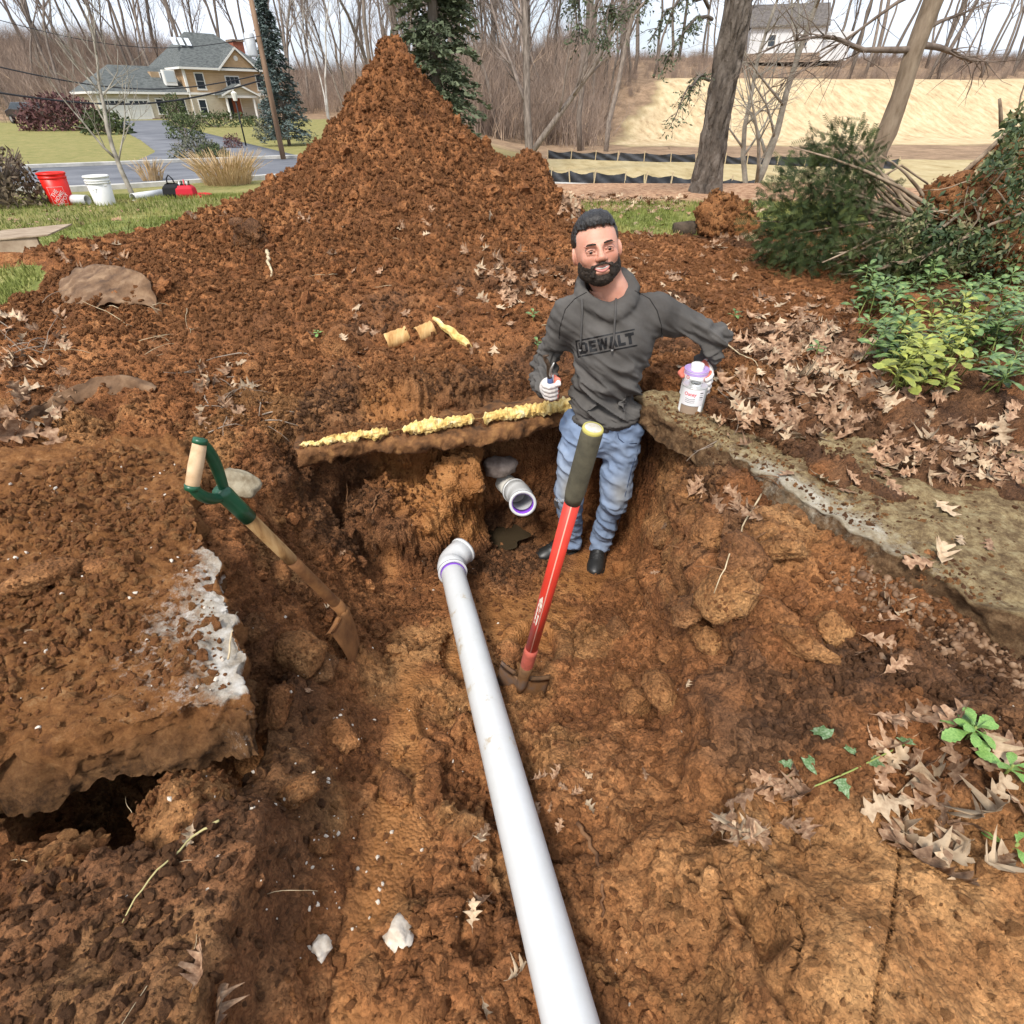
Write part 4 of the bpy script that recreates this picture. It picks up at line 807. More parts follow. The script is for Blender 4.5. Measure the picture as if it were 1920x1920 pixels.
cloth('fabric', [[up(110,545,.03), up(135,528,.06), up(185,520,.085), up(240,524,.075), up(280,535,.07), up(290,548,.04)],
                 [up(120,570,.0), up(150,550,.05), up(190,548,.085), up(240,556,.04), up(280,560,.055), up(294,576,.01)],
                 [up(150,595,-.01), up(180,585,-.01), up(200,578,.04), up(235,574,.0), up(285,580,.035), up(312,604,-.02)]], 'crumpled brown landscape fabric half buried in the spoil', 'fabric')
cloth('fabric_strip', [[up(38,792,-.02), up(80,772,-.02), up(130,752,-.02), up(180,738,-.02), up(235,730,-.02), up(290,735,-.02)],
                       [up(40,787,.018), up(85,766,.030), up(130,745,.038), up(180,729,.040), up(235,722,.034), up(298,731,.015)],
                       [up(48,783,.016), up(92,758,.030), up(138,737,.036), up(190,720,.040), up(240,713,.034), up(300,722,.010)]], 'stiff grey brown fabric edging curling out of the ground', 'edging')
bd = mat('weathered_board', var=[(.35, (.20, .14, .09)), (.6, (.36, .28, .20))], scale=5, rough=.9, stretch=(1, 6, 1))
c = at_z(35, 492, 1.02); o = MB().box((-.30, -.012, -.02), (.24, .012, .19)).build('board', bd, None, False, (c.x - .02, c.y, c.z), (R(-12), R(-3), R(8)), bevel=.003); tag(o, 'weathered grey board standing on edge at the corner of the spoil', 'board')
o = MB().box((-.34, -.20, -.006), (.27, .20, .006)).build('board', bd, None, False, (c.x + .03, c.y + .22, c.z + .195), (R(3), R(-4), R(6)), bevel=.002); tag(o, 'thin flat board lying behind the upright one on the spoil', 'board')
# clay drain sherds
clay = mat('clay_pipe', var=[(.3, (.28, .13, .04)), (.5, (.50, .29, .11)), (.7, (.62, .42, .19))], scale=10, rough=.85, bump=.004, bscale=50, stretch=(4, 1, 1))
for px, py, r, L_, yaw, lab in [(745, 640, .048, .13, .35, 'open ended orange clay pipe sherd sticking out of the spoil'), (797, 628, .045, .10, .5, 'ridged orange clay pipe sherd beside the open ended one')]:
    l, n_ = hit(px, py); M = Matrix.Rotation(yaw, 4, 'Z') @ Matrix.Rotation(R(90), 4, 'Y') @ Matrix.Rotation(-.25, 4, 'Y')
    mb = MB(); V = []; rg = random.Random(int(px)); rings = 11
    prof_o = [(r * (1 + .035 * math.sin(i * 1.9)), -L_/2 + L_ * i / rings) for i in range(rings + 1)]; prof = prof_o + [(r * .8, q[1]) for q in reversed(prof_o)] + [prof_o[0]]
    mb.lathe(prof, 26, M); mb.v = [(a + rg.gauss(0, .001), b_ + rg.gauss(0, .001), c_) for a, b_, c_ in mb.v]
    tag(mb.build('clay_sherd', clay, None, True, (l + Vector((0, .015, .012)))[:]), lab, 'pipe sherd')
l, n_ = hit(850, 632); fmn = MAT['yellow_foam']; mb = MB(); a = on(815, 600, .012); b = on(885, 655, .012); mb.tube([a.lerp(b, i / 8) + Vector((0, 0, .008 * math.sin(i * 2.1))) for i in range(9)], [.010, .014, .016, .022, .024, .026, .028, .02, .012], 7)
tag(mb.build('foam_scrap', fmn, None, False), 'broken length of pale yellow foam lying on the spoil slope', 'foam scrap')
# ------------------------------------------------------------ roots, stalks and twigs
rootm = mat('root_bark', var=[(.35, (.09, .04, .018)), (.6, (.20, .10, .045))], scale=30, rough=.9)
stalk = mat('dry_stalk', var=[(.35, (.34, .25, .14)), (.6, (.55, .44, .28))], scale=30, rough=.8)
twigm = mat('grey_twig', var=[(.35, (.16, .12, .09)), (.6, (.32, .26, .20))], scale=30, rough=.9)
def strand(name, pix, r, m, label, cat, lift=.006, group=None, bow=0.0):
    P_ = [on(*q) for q in pix]; q = []
    for i in range(len(P_) - 1):
        for k in range(5): t = k / 5; q.append(P_[i].lerp(P_[i+1], t) + Vector((0, 0, lift + bow * math.sin(math.pi * (i + t) / (len(P_) - 1)))))
    q.append(P_[-1] + Vector((0, 0, lift * .3)))
    q = [q[0]] + [(q[i-1] + q[i] * 2 + q[i+1]) / 4 + Vector((random.gauss(0, r*.5), random.gauss(0, r*.5), 0)) for i in range(1, len(q) - 1)] + [q[-1]]
    n = len(q); o = rel(MB().tube(q, [r * (1 - .6 * i / n) for i in range(n)], 6), P_[0]).build(name, m, None, True, P_[0][:]); return tag(o, label, cat, group)
strand('root', [(722,822),(690,850),(650,875),(605,888)], .009, rootm, 'thick forked root running down from the yellow foam', 'root', .015)
strand('root', [(600,852),(640,872),(652,905),(652,965)], .005, rootm, 'thin root dangling down the left corner of the pit', 'root', .015)
strand('root', [(738,920),(706,935),(700,965),(692,985)], .006, rootm, 'short kinked root in front of the earth block', 'root', .02)
strand('root', [(1082,1545),(1118,1600),(1130,1660),(1128,1720)], .007, rootm, 'curved brown root in the clay right of the pipe', 'root', .006)
strand('root', [(868,1592),(888,1566),(912,1560)], .004, rootm, 'short bent root among leaves left of the pipe', 'root', .01)
strand('stalk', [(1425,935),(1395,985),(1365,1050),(1338,1115)], .0035, stalk, 'long pale stalk leaning down the right bank', 'stalk', .02)
strand('stalk', [(416,1547),(370,1575),(300,1640),(232,1732)], .003, mat('green_stalk', (.42, .36, .16), .7), 'long greenish stalk lying across the lower left bank', 'stalk', .02)
strand('stalk', [(1350,648),(1385,675),(1420,690)], .004, stalk, 'pale stalk bent over the hollow behind the man', 'stalk', .03)
strand('stick', [(503,478),(506,500),(509,522)], .013, stalk, 'short peeled stick poking from the root ball on the heap', 'stick', .03)
strand('stalk', [(432,1245),(440,1180),(448,1150)], .003, stalk, 'thin stalk stuck beside the slab corner', 'stalk', .02)
rg = random.Random(12)
def wild(n, boxpx, m, name, label, cat, group, r0, r1, l0, l1):
    for k in range(n):
        px, py = rg.uniform(boxpx[0], boxpx[2]), rg.uniform(boxpx[1], boxpx[3]); l, n_ = hit(px, py); L_ = rg.uniform(l0, l1); a = rg.uniform(0, 6.28); d = Vector((math.cos(a), math.sin(a), rg.uniform(.05, .55))).normalized(); r = rg.uniform(r0, r1)
        q = [Vector((0, 0, -.01))]; 
        for i in range(6): d = (d + Vector((rg.gauss(0, .18), rg.gauss(0, .18), rg.gauss(0, .14) - .10))).normalized(); q.append(q[-1] + d * L_ / 6)
        tag(MB().tube(q, [r * (1 - .7 * i / 6) for i in range(7)], 5).build(name, m, None, True, l[:]), label, cat, group)
wild(46, (370, 660, 490, 830), twigm, 'twig', 'thin grey twig tangled with oak leaves above the green shovel', 'twig', 'twigs above the green shovel', .0015, .004, .10, .28)
wild(34, (0, 560, 95, 690), twigm, 'twig', 'thin grey twig in the leafy tangle by the weathered board', 'twig', 'twigs by the weathered board', .002, .005, .12, .34)
wild(30, (130, 560, 400, 680), stalk, 'dry_root', 'pale dry rootlet trailing from the landscape fabric', 'rootlet', 'rootlets around the fabric', .001, .003, .10, .30)
wild(26, (560, 440, 1060, 690), stalk, 'dry_root', 'pale dry rootlet in the spoil slope behind the pit', 'rootlet', 'rootlets in the spoil slope', .001, .003, .06, .2)
wild(26, (1190, 870, 1480, 1150), rootm, 'dry_root', 'dark rootlet hanging from the right bank below the slab', 'rootlet', 'rootlets in the right bank', .001, .003, .05, .18)
wild(22, (1300, 700, 1500, 850), twigm, 'twig', 'thin twig among the oak leaves on the mossy slab', 'twig', 'twigs on the mossy slab', .001, .003, .08, .25)
wild(18, (60, 1500, 500, 1880), stalk, 'dry_root', 'pale rootlet in the lower left bank', 'rootlet', 'rootlets in the lower left bank', .0007, .0016, .04, .12)
# dark ball of roots on the left flank of the heap
l, n_ = hit(472, 452)
clod((l + n_ * .03)[:], (.11, .10, .09), (.2, .3, .1), 51, 'dark ragged root ball on the left flank of the heap', 'root_ball', 'soil', st=(.9, 0, 0, 1), sub_=4, amp=.35, cat='root ball')
# ------------------------------------------------------------ signed-distance modelling: one continuous surface per body or garment
class Field:
    def __init__(s, lo, hi, h):
        s.lo = np.array(lo, float); s.h = h; s.n = np.ceil((np.array(hi) - s.lo) / h).astype(int) + 1
        s.ax = [s.lo[i] + h * np.arange(s.n[i]) for i in range(3)]; s.F = np.full(tuple(s.n), .5, np.float32)
    def _sl(s, lo, hi):
        a = [int(max(0, math.floor((lo[i] - s.lo[i]) / s.h))) for i in range(3)]; b = [int(min(s.n[i], math.ceil((hi[i] - s.lo[i]) / s.h) + 1)) for i in range(3)]
        if any(b[i] <= a[i] for i in range(3)): return None
        sl = tuple(slice(a[i], b[i]) for i in range(3)); g = [s.ax[i][sl[i]].astype(np.float32) for i in range(3)]
        return sl, g[0][:, None, None], g[1][None, :, None], g[2][None, None, :]
    def _put(s, q, d, k, op):
        sl = q[0]; f = s.F[sl]
        if op == 'add':
            if k > 0: hh = np.clip(.5 + .5 * (f - d) / k, 0, 1); s.F[sl] = f + (d - f) * hh - k * hh * (1 - hh)
            else: s.F[sl] = np.minimum(f, d)
        else:
            d = -d
            if k > 0: hh = np.clip(.5 - .5 * (f - d) / k, 0, 1); s.F[sl] = f + (d - f) * hh + k * hh * (1 - hh)
            else: s.F[sl] = np.maximum(f, d)
    def cap(s, a, b, ra, rb, k=.03, op='add', sq=None):
        a, b = np.array(a, float), np.array(b, float); m = max(ra, rb) + k + 3 * s.h + .02; q = s._sl(np.minimum(a, b) - m, np.maximum(a, b) + m)
        if q is None: return s
        x, y, z = q[1:]; ba = b - a; t = np.clip(((x - a[0]) * ba[0] + (y - a[1]) * ba[1] + (z - a[2]) * ba[2]) / max(ba @ ba, 1e-9), 0, 1)
        d = np.sqrt((x - a[0] - t * ba[0])**2 + (y - a[1] - t * ba[1])**2 + (z - a[2] - t * ba[2])**2) - (ra + (rb - ra) * t); s._put(q, d, k, op); return s
    def ell(s, c, r, k=.03, op='add', rot=None):
        c, r = np.array(c, float), np.array(r, float); m = r.max() + k + 3 * s.h + .02; q = s._sl(c - m, c + m)
        if q is None: return s
        x, y, z = q[1] - c[0], q[2] - c[1], q[3] - c[2]
        if rot is not None:
            Rm = np.array(Euler(rot).to_matrix()).T; x, y, z = Rm[0,0]*x + Rm[0,1]*y + Rm[0,2]*z, Rm[1,0]*x + Rm[1,1]*y + Rm[1,2]*z, Rm[2,0]*x + Rm[2,1]*y + Rm[2,2]*z
        k0 = np.sqrt((x/r[0])**2 + (y/r[1])**2 + (z/r[2])**2); k1 = np.sqrt((x/r[0]**2)**2 + (y/r[1]**2)**2 + (z/r[2]**2)**2) + 1e-9
        s._put(q, k0 * (k0 - 1) / k1, k, op); return s
    def chain(s, pts, rad, k=.01, op='add'):
        for i in range(len(pts) - 1): s.cap(pts[i], pts[i+1], rad[i], rad[i+1], k if i else k, op)
        return s
    def cut(s, fn):                                # keep where fn(x, y, z) < 0
        x, y, z = s.ax[0][:, None, None], s.ax[1][None, :, None], s.ax[2][None, None, :]; s.F = np.maximum(s.F, fn(x, y, z).astype(np.float32)); return s
    def mesh(s):
        F = s.F; n = F.shape; sg = F < 0
        c = np.zeros(tuple(k - 1 for k in n), np.int8); 
        for i in (0, 1):
            for j in (0, 1):
                for k in (0, 1): c += sg[i:n[0]-1+i, j:n[1]-1+j, k:n[2]-1+k]
        act = (c > 0) & (c < 8); ids = np.argwhere(act); idx = np.full(act.shape, -1, np.int64); idx[act] = np.arange(len(ids))
        acc = np.zeros((len(ids), 3)); cnt = np.zeros(len(ids)); I, J, K = ids.T
        cor = [(i, j, k) for i in (0, 1) for j in (0, 1) for k in (0, 1)]
        val = {q: F[I+q[0], J+q[1], K+q[2]] for q in cor}
        for p in cor:
            for a in range(3):
                if p[a] == 0:
                    q = list(p); q[a] = 1; q = tuple(q); v0, v1 = val[p], val[q]; m = (v0 < 0) != (v1 < 0); t = np.where(m, v0 / np.where(m, v0 - v1, 1), 0)
                    w = np.array(p, float)[None] + np.zeros((len(ids), 3)); w[:, a] = t; acc += w * m[:, None]; cnt += m
        V = s.lo + (ids + acc / cnt[:, None]) * s.h
        Q = []
        for a in range(3):
            sl0 = [slice(None)] * 3; sl1 = [slice(None)] * 3; sl0[a] = slice(0, n[a]-1); sl1[a] = slice(1, n[a])
            s0, s1 = sg[tuple(sl0)], sg[tuple(sl1)]; e = np.argwhere(s0 != s1); b, c2 = (a + 1) % 3, (a + 2) % 3
            e = e[(e[:, b] > 0) & (e[:, c2] > 0) & (e[:, b] < n[b]-1) & (e[:, c2] < n[c2]-1)]
            def g(db, dc):
                q = e.copy(); q[:, b] -= db; q[:, c2] -= dc; return idx[q[:, 0], q[:, 1], q[:, 2]]
            quad = np.stack([g(1, 1), g(0, 1), g(0, 0), g(1, 0)], 1); flip = ~sg[e[:, 0], e[:, 1], e[:, 2]]; quad[flip] = quad[flip][:, ::-1]; Q.append(quad)
        return V, np.concatenate(Q)
def vnorm(V, F):
    n = np.cross(V[F[:, 2]] - V[F[:, 0]], V[F[:, 3]] - V[F[:, 1]]); N = np.zeros_like(V)
    for k in range(4): np.add.at(N, F[:, k], n)
    return N / (np.linalg.norm(N, axis=1, keepdims=True) + 1e-12)
def relax(V, F, it=2, w=.5):
    for _ in range(it):
        A = np.zeros_like(V); c = np.zeros(len(V))
        for k in range(4):
            for o in (1, 3): np.add.at(A, F[:, k], V[F[:, (k + o) % 4]]); np.add.at(c, F[:, k], 1)
        V = V * (1 - w) + w * A / c[:, None]
    return V
from mathutils.bvhtree import BVHTree
PB = np.array((.42, 2.43, 0.0))
person = empty('person', PB); tag(person, 'bearded man in grey hooded sweatshirt and torn jeans standing in the pit', 'person')
def part(name, V, F, m, parent=person, smooth=True): return link(name, new_mesh(name, np.asarray(V) - PB, np.asarray(F, dtype=np.int32), smooth, [m]), parent)
skin = mat('skin', var=[(.3, (.44, .19, .125)), (.5, (.54, .27, .19)), (.7, (.60, .32, .23))], scale=9, rough=.5, spec=.35, sub=.12)
J = dict(HL=(.335,2.41,.86), HR=(.53,2.41,.85), KL=(.292,2.355,.50), KR=(.525,2.35,.485), AL=(.338,2.485,.10), AR=(.50,2.45,.10), pel=(.432,2.41,.90), wst=(.432,2.395,1.05), ch=(.43,2.395,1.27), nb=(.405,2.405,1.43), SL=(.245,2.405,1.375), SR=(.615,2.415,1.39), EL=(.150,2.50,1.135), WL=(.158,2.30,1.105), ER=(.862,2.50,1.275), WR=(.835,2.475,1.155))
ER2 = at_y(1343, 634, 2.47); J['ER'] = tuple(ER2)
WRp = at_y(1326, 678, 2.485); J['WR'] = tuple(WRp)
# ---- head
Mh = Matrix.Translation((.334, 2.385, 1.640)) @ Matrix.Rotation(R(3), 4, 'Z') @ Matrix.Rotation(R(-11), 4, 'Y') @ Matrix.Rotation(R(-9), 4, 'X')
MhN = np.array(Mh)
def to_w(V): return (V * np.array((1.16, 1.0, 1.0))) @ MhN[:3, :3].T + MhN[:3, 3]
Mi = np.array(Mh.inverted())
f = Field((-.11, -.135, -.20), (.11, .125, .145), .0024)
f.ell((0, .016, .036), (.074, .094, .086), .02).ell((0, -.018, -.030), (.0665, .072, .088), .03).ell((0, -.050, -.096), (.036, .034, .026), .03)
for sx_ in (-1, 1):
    f.ell((sx_*.045, -.008, -.070), (.020, .034, .024), .03).ell((sx_*.037, -.066, -.022), (.022, .019, .020), .02).ell((sx_*.030, -.082, .026), (.022, .010, .007), .012)
f.cap((0, -.083, .020), (0, -.108, -.020), .0075, .0125, .014)
for sx_ in (-1, 1): f.ell((sx_*.0125, -.100, -.026), (.0085, .012, .0075), .008)
for sx_ in (-1, 1): f.ell((sx_*.031, -.097, .006), (.0185, .018, .0105), .012, 'sub')
for sx_ in (-1, 1):
    f.ell((sx_*.031, -.0765, .0065), (.0150, .0145, .0125), .004)
    f.cap((sx_*.019, -.0895, .0085), (sx_*.043, -.0855, .0075), .0038, .0032, .004); f.cap((sx_*.020, -.088, -.0045), (sx_*.042, -.084, -.003), .0036, .003, .005)
    f.ell((sx_*.0765, .012, -.006), (.0075, .020, .031), .008, rot=(0, 0, sx_*.35)).ell((sx_*.081, .008, -.002), (.004, .011, .018), .004, 'sub')
f.ell((0, -.088, -.048), (.026, .013, .010), .012).ell((0, -.086, -.072), (.024, .012, .009), .012)
f.ell((0, -.104, -.0585), (.0285, .018, .0068), .004, 'sub')
f.cap((0, .018, -.05), (.052, .035, -.195), .056, .060, .03)
V, F = f.mesh(); V = relax(V, F, 2, .4); HV, HF = to_w(V), F
# the body under the clothes, one skin with the head
f = Field((.0, 2.1, .0), (1.0, 2.75, 1.50), .012)
f.cap(J['nb'], (.37, 2.40, 1.50), .056, .056, .03).ell(J['ch'], (.130, .075, .14), .04).ell(J['wst'], (.11, .065, .13), .05).ell(J['pel'], (.11, .07, .08), .05)
for s_ in 'LR':
    f.cap(J['nb'], J['S'+s_], .036, .040, .04).cap(J['S'+s_], J['E'+s_], .038, .028, .03).cap(J['E'+s_], J['W'+s_], .028, .024, .02).cap(J['H'+s_], J['K'+s_], .060, .036, .04).cap(J['K'+s_], J['A'+s_], .036, .028, .03)
V2, F2 = f.mesh(); V2 = relax(V2, F2, 1)
part('body', np.concatenate([HV, V2]), np.concatenate([HF, F2 + len(HV)]), skin)
# ---- eyes, brows, teeth, lips
eyew = mat('eye_white', (.62, .56, .53), .25); iris = mat('iris', (.018, .009, .005), .15, spec=.6)
for sx_ in (-1, 1):
    v, fq = ICO[3]; c = np.array((sx_*.031, -.0795, .0035)); e = link('eye', new_mesh('eye', to_w(v * [.0122, .0115, .0080] + c) - PB, fq.astype(np.int32), True, [eyew]), person)
    link('iris', new_mesh('iris', to_w(v * [.0060, .004, .0060] + c + [0, -.0092, -.0003]) - PB, fq.astype(np.int32), True, [iris]), e)
hairm = mat('black_hair', var=[(.35, (.006, .005, .005)), (.6, (.022, .018, .016))], scale=60, rough=.38, spec=.5, bump=.004, bscale=120, stretch=(2.2, .22, .5), bstr=1.0)
beardm = mat('beard_hair', var=[(.35, (.010, .0075, .006)), (.6, (.045, .032, .023))], scale=120, rough=.7, bump=.003, bscale=260, bstr=1.0)
for sx_ in (-1, 1):
    q = [(sx_*.013, -.0985, .0275), (sx_*.024, -.0990, .0305), (sx_*.038, -.0930, .0310), (sx_*.050, -.081, .0240)]
    Vb, Fb = tube([Vector(to_w(np.array([p]))[0]) for p in q], [.0030, .0037, .0031, .0012], 8); MB().add([Vector(v) - Vector(PB) for v in Vb], Fb).build('eyebrow', beardm, person, True)
for sx_ in (-1, 1):
    q = [(sx_*.0175, -.0895, .0075), (sx_*.025, -.0925, .0108), (sx_*.033, -.0925, .0112), (sx_*.040, -.0890, .0092), (sx_*.0455, -.0835, .0055)]
    Vb, Fb = tube([Vector(to_w(np.array([p]))[0]) for p in q], [.0006, .0013, .0014, .0013, .0006], 6); MB().add([Vector(v) - Vector(PB) for v in Vb], Fb).build('eyelash', beardm, person, True)
q = [(x_, -.0955 + 11 * x_ * x_, -.0590 + 12 * x_ * x_) for x_ in np.linspace(-.025, .025, 9)]
Vb, Fb = tube([Vector(to_w(np.array([p]))[0]) for p in q], [.0015] + [.0038] * 7 + [.0015], 8); MB().add([Vector(v) - Vector(PB) for v in Vb], Fb).build('teeth', mat('teeth', (.50, .46, .41), .3), person, True)
lipm = mat('lips', (.50, .19, .16), .4, spec=.4)
for z0, dz, r_, yo in ((-.0520, 9, .0032, -.0985), (-.0685, 24, .0056, -.0970)):
    q = [(x_, yo + 14 * x_ * x_, z0 + dz * x_ * x_) for x_ in np.linspace(-.029, .029, 11)]
    Vb, Fb = tube([Vector(to_w(np.array([p]))[0]) for p in q], [.0012] + [r_ * (1 - .35 * abs(k - 5) / 5) for k in range(1, 10)] + [.0012], 8); MB().add([Vector(v) - Vector(PB) for v in Vb], Fb).build('lip', lipm, person, True)
# ---- hair and beard
f = Field((-.11, -.135, -.12), (.11, .145, .165), .0026)
f.ell((0, .026, .046), (.0800, .0990, .0880), .0).ell((.004, -.014, .106), (.050, .058, .036), .035).ell((0, .045, -.02), (.068, .068, .06), .02)
f.cut(lambda x, y, z: np.minimum(np.minimum(.088 - z - 2.5*x*x + .0035*np.sin(x*210) + .0025*np.sin(x*437 + 1), np.maximum(-.028 - y + .25 * (z - .03), -.012 - z)), np.maximum(.035 - y, -.078 - z)))
V, F = f.mesh(); V = relax(V, F, 2, .5); N_ = vnorm(V, F)
comb = 1.0 * vnoise(V * [5, .45, .8], 80, 4) + .8 * vnoise(V * [3, .4, .6], 45, 7)
V = V + N_ * (.0016 * comb * sst(.03, .08, V[:, 2]) + .001 * vnoise(V, 160, 8))[:, None]; part('hair', to_w(V), F, hairm)
f = Field((-.10, -.13, -.145), (.10, .05, .03), .0024)
f.ell((0, -.018, -.030), (.0680, .0745, .0905), .02).ell((0, -.052, -.097), (.038, .038, .029), .03)
for sx_ in (-1, 1): f.ell((sx_*.046, -.008, -.070), (.0235, .038, .028), .03)
f.cut(lambda x, y, z: np.maximum(z + .021 + .55 * (-y - .020) - .18 * np.clip(np.abs(x) - .045, 0, 1), y - .012 - .25 * (z + .06)))
f.cap((-.030, -.089, -.052), (0, -.1035, -.0435), .0065, .0085, .006).cap((0, -.1035, -.0435), (.030, -.089, -.052), .0085, .0065, .006)
for sx_ in (-1, 1): f.cap((sx_*.030, -.089, -.052), (sx_*.033, -.083, -.080), .0075, .010, .008)
f.ell((0, -.106, -.0575), (.0300, .034, .0125), .004, 'sub')
V, F = f.mesh(); V = relax(V, F, 2, .4); N_ = vnorm(V, F); V = V + N_ * (.0014 * vnoise(V, 190, 5) + .0009 * vnoise(V, 400, 6))[:, None]; part('beard', to_w(V), F, beardm)
# ---- sweatshirt
f = Field((.0, 2.12, .84), (1.02, 2.75, 1.60), .0060)
f.ell((.432, 2.395, 1.27), (.190, .130, .185), .05).ell((.434, 2.385, 1.08), (.178, .132, .19), .06).ell((.436, 2.39, .95), (.176, .130, .10), .04)
for s_ in 'LR':
    f.cap((.42, 2.41, 1.40), J['S'+s_], .075, .079, .06).cap(J['S'+s_], J['E'+s_], .082, .068, .035).cap(J['E'+s_], J['W'+s_], .070, .056, .03)
WL, WR = np.array(J['WL']), np.array(J['WR']); EL, ER = np.array(J['EL']), np.array(J['ER'])
for w_, e_ in ((WL, EL), (WR, ER)):
    dn = (w_ - e_) / np.linalg.norm(w_ - e_); f.cap(w_ - dn * .03, w_ + dn * .012, .051, .044, .006)
    for k in range(3): f.cap(w_ - dn * (.055 + .028 * k) + [0, 0, -.004], w_ - dn * (.056 + .028 * k), .059 + .003*k, .059 + .003*k, .012)
# hood lying round the neck
ring = []
for k in range(17):
    a = 2 * math.pi * k / 16; ring.append((.392 + .096 * math.sin(a) + .010 * math.cos(a), 2.404 - .090 * math.cos(a), 1.463 - .050 * math.cos(a) + .026 * abs(math.sin(a))))
for k in range(16): f.cap(ring[k], ring[k+1], .034 + .012 * (1 - math.cos(2*math.pi*k/16)) / 2, .034 + .012 * (1 - math.cos(2*math.pi*(k+1)/16)) / 2, .012)
f.ell((.41, 2.53, 1.42), (.15, .065, .13), .05)
f.cap((.395, 2.400, 1.38), (.350, 2.375, 1.62), .050, .072, .010, 'sub')
f.cut(lambda x, y, z: (.885 + .02 * np.sin(x * 9)) - z)
# kangaroo pocket and ribbed hem
f.ell((.435, 2.275, 1.02), (.115, .022, .085), .012)
V, F = f.mesh(); V = relax(V, F, 3, .5); N_ = vnorm(V, F)
def seg_t(V, a, b):
    a, b = np.array(a), np.array(b); ba = b - a; t = ((V - a) @ ba) / (ba @ ba); return t, np.linalg.norm(V - a - np.clip(t, 0, 1)[:, None] * ba, axis=1)
wr = .010 * fbm(V * [1.0, 1.0, 1.0] @ np.array([[.8, 0, .6], [0, 1, 0], [-.6, 0, .8]]) * [.45, .7, 1.7], 9, 3, seed=4) - .0
fold = -np.abs(fbm(V @ np.array([[.85, 0, .52], [0, 1, 0], [-.52, 0, .85]]) * [.35, .6, 1.9], 9, 3, seed=9)) * .028
low = sst(1.28, 1.05, V[:, 2]) * sst(.03, .06, V[:, 2] - .885)
arm = np.zeros(len(V)); rib = np.zeros(len(V))
for s_ in 'LR':
    t, d = seg_t(V, J['S'+s_], J['W'+s_] if s_ == 'L' else J['W'+s_]); t1, d1 = seg_t(V, J['S'+s_], J['E'+s_]); t2, d2 = seg_t(V, J['E'+s_], J['W'+s_])
    m1 = sst(.13, .09, d1) * sst(.25, .6, t1); m2 = sst(.10, .07, d2) * sst(.0, .2, t2); arm = np.maximum(arm, np.maximum(m1, m2))
    rib = rib + .006 * np.sin(t2 * 26 + 3 * vnoise(V, 14, 2)) * sst(.09, .06, d2) * sst(.1, .3, t2) * sst(1.05, .8, t2)
    rib = rib + .006 * np.sin(t1 * 20 + 4 * vnoise(V, 10, 2)) * sst(.12, .08, d1) * sst(.55, .85, t1) * sst(1.3, 1.0, t1)
hem = sst(.93, .925, V[:, 2]); V = V + N_ * (wr * (.7 + .8 * low + .8 * arm) + fold * (.40 + low * 1.5 + .75 * arm) + rib - .006 * np.exp(-((V[:, 2] - .935) / .007)**2) + hem * .002 * np.sin(np.arctan2(V[:, 0] - .434, 2.39 - V[:, 1]) * 90))[:, None]
cloth_m = mat('grey_fleece', var=[(.3, (.058, .053, .049)), (.5, (.086, .080, .074)), (.7, (.115, .107, .099))], scale=5, rough=.95, spec=.1, bump=.0012, bscale=350)
hood = part('sweatshirt', V, F, cloth_m)
# black collar of the shirt underneath
V_, F_ = tube([(.398 + .060 * math.sin(2*math.pi*k/20), 2.392 - .060 * math.cos(2*math.pi*k/20), 1.455 - .040 * math.cos(2*math.pi*k/20)) for k in range(21)], .011, 8, False); MB().add([Vector(v) - Vector(PB) for v in V_], F_).build('shirt_collar', mat('black_cotton', (.012, .012, .013), .9), person, True)
# things that lie on the chest: cords, seams, print
from mathutils.bvhtree import BVHTree
SW = BVHTree.FromPolygons([tuple(v) for v in V], [tuple(q) for q in F])
def front(x, z, off=.001):
    h = SW.ray_cast(Vector((x, 1.9, z)), Vector((0, 1, 0)))
    return (h[0] - Vector((0, off, 0))) if h[0] else Vector((x, 2.27, z))
def px_front(px, py, off=.001):
    d = ray_dir(px, py); h = SW.ray_cast(CAMP, d); return (h[0] - d * off) if h[0] else at_y(px, py, 2.28)
cordm = mat('grey_cord', (.075, .070, .066), .9)
for pts in ([(1091,560),(1092,585),(1090,615),(1089,640),(1088,655)], [(1155,560),(1154,585),(1152,610),(1151,635),(1148,655)]):
    P_ = [px_front(*q, .008) for q in pts]; o = MB().tube([p - Vector(PB) for p in P_], [.0042] * 4 + [.0048], 8).build('drawcord', cordm, person, True)
    dv = (P_[-1] - P_[-2]).normalized(); MB().tube([P_[-1] - Vector(PB), P_[-1] + dv * .010 - Vector(PB)], .0056, 8).build('cord_tip', mat('cord_tip', (.22, .21, .20), .4, metal=.5), o, True)
seam = mat('dark_seam', (.022, .020, .019), .95)
for pts in ([(1100,548),(1078,560),(1060,580),(1050,612),(1048,640)], [(1190,545),(1218,560),(1232,582),(1240,610),(1242,640)]):
    P_ = []
    for i in range(len(pts) - 1):
        for k in range(5): t = k / 5; P_.append(px_front(pts[i][0] * (1-t) + pts[i+1][0] * t, pts[i][1] * (1-t) + pts[i+1][1] * t, .0))
    MB().tube([p - Vector(PB) for p in P_], .0022, 6).build('raglan_seam', seam, person, True)
def chest_print(text, size, bold):
    cu = bpy.data.curves.new('chest_print', 'FONT'); cu.body = text; cu.size = 1; cu.offset = bold; cu.align_x = 'CENTER'; cu.align_y = 'CENTER'; cu.resolution_u = 3; cu.space_character = 1.02
    ob = bpy.data.objects.new('chest_print', cu); COL.objects.link(ob); bpy.context.view_layer.update()
    me = bpy.data.meshes.new_from_object(ob.evaluated_get(bpy.context.evaluated_depsgraph_get())); bpy.data.objects.remove(ob); bpy.data.curves.remove(cu); return me
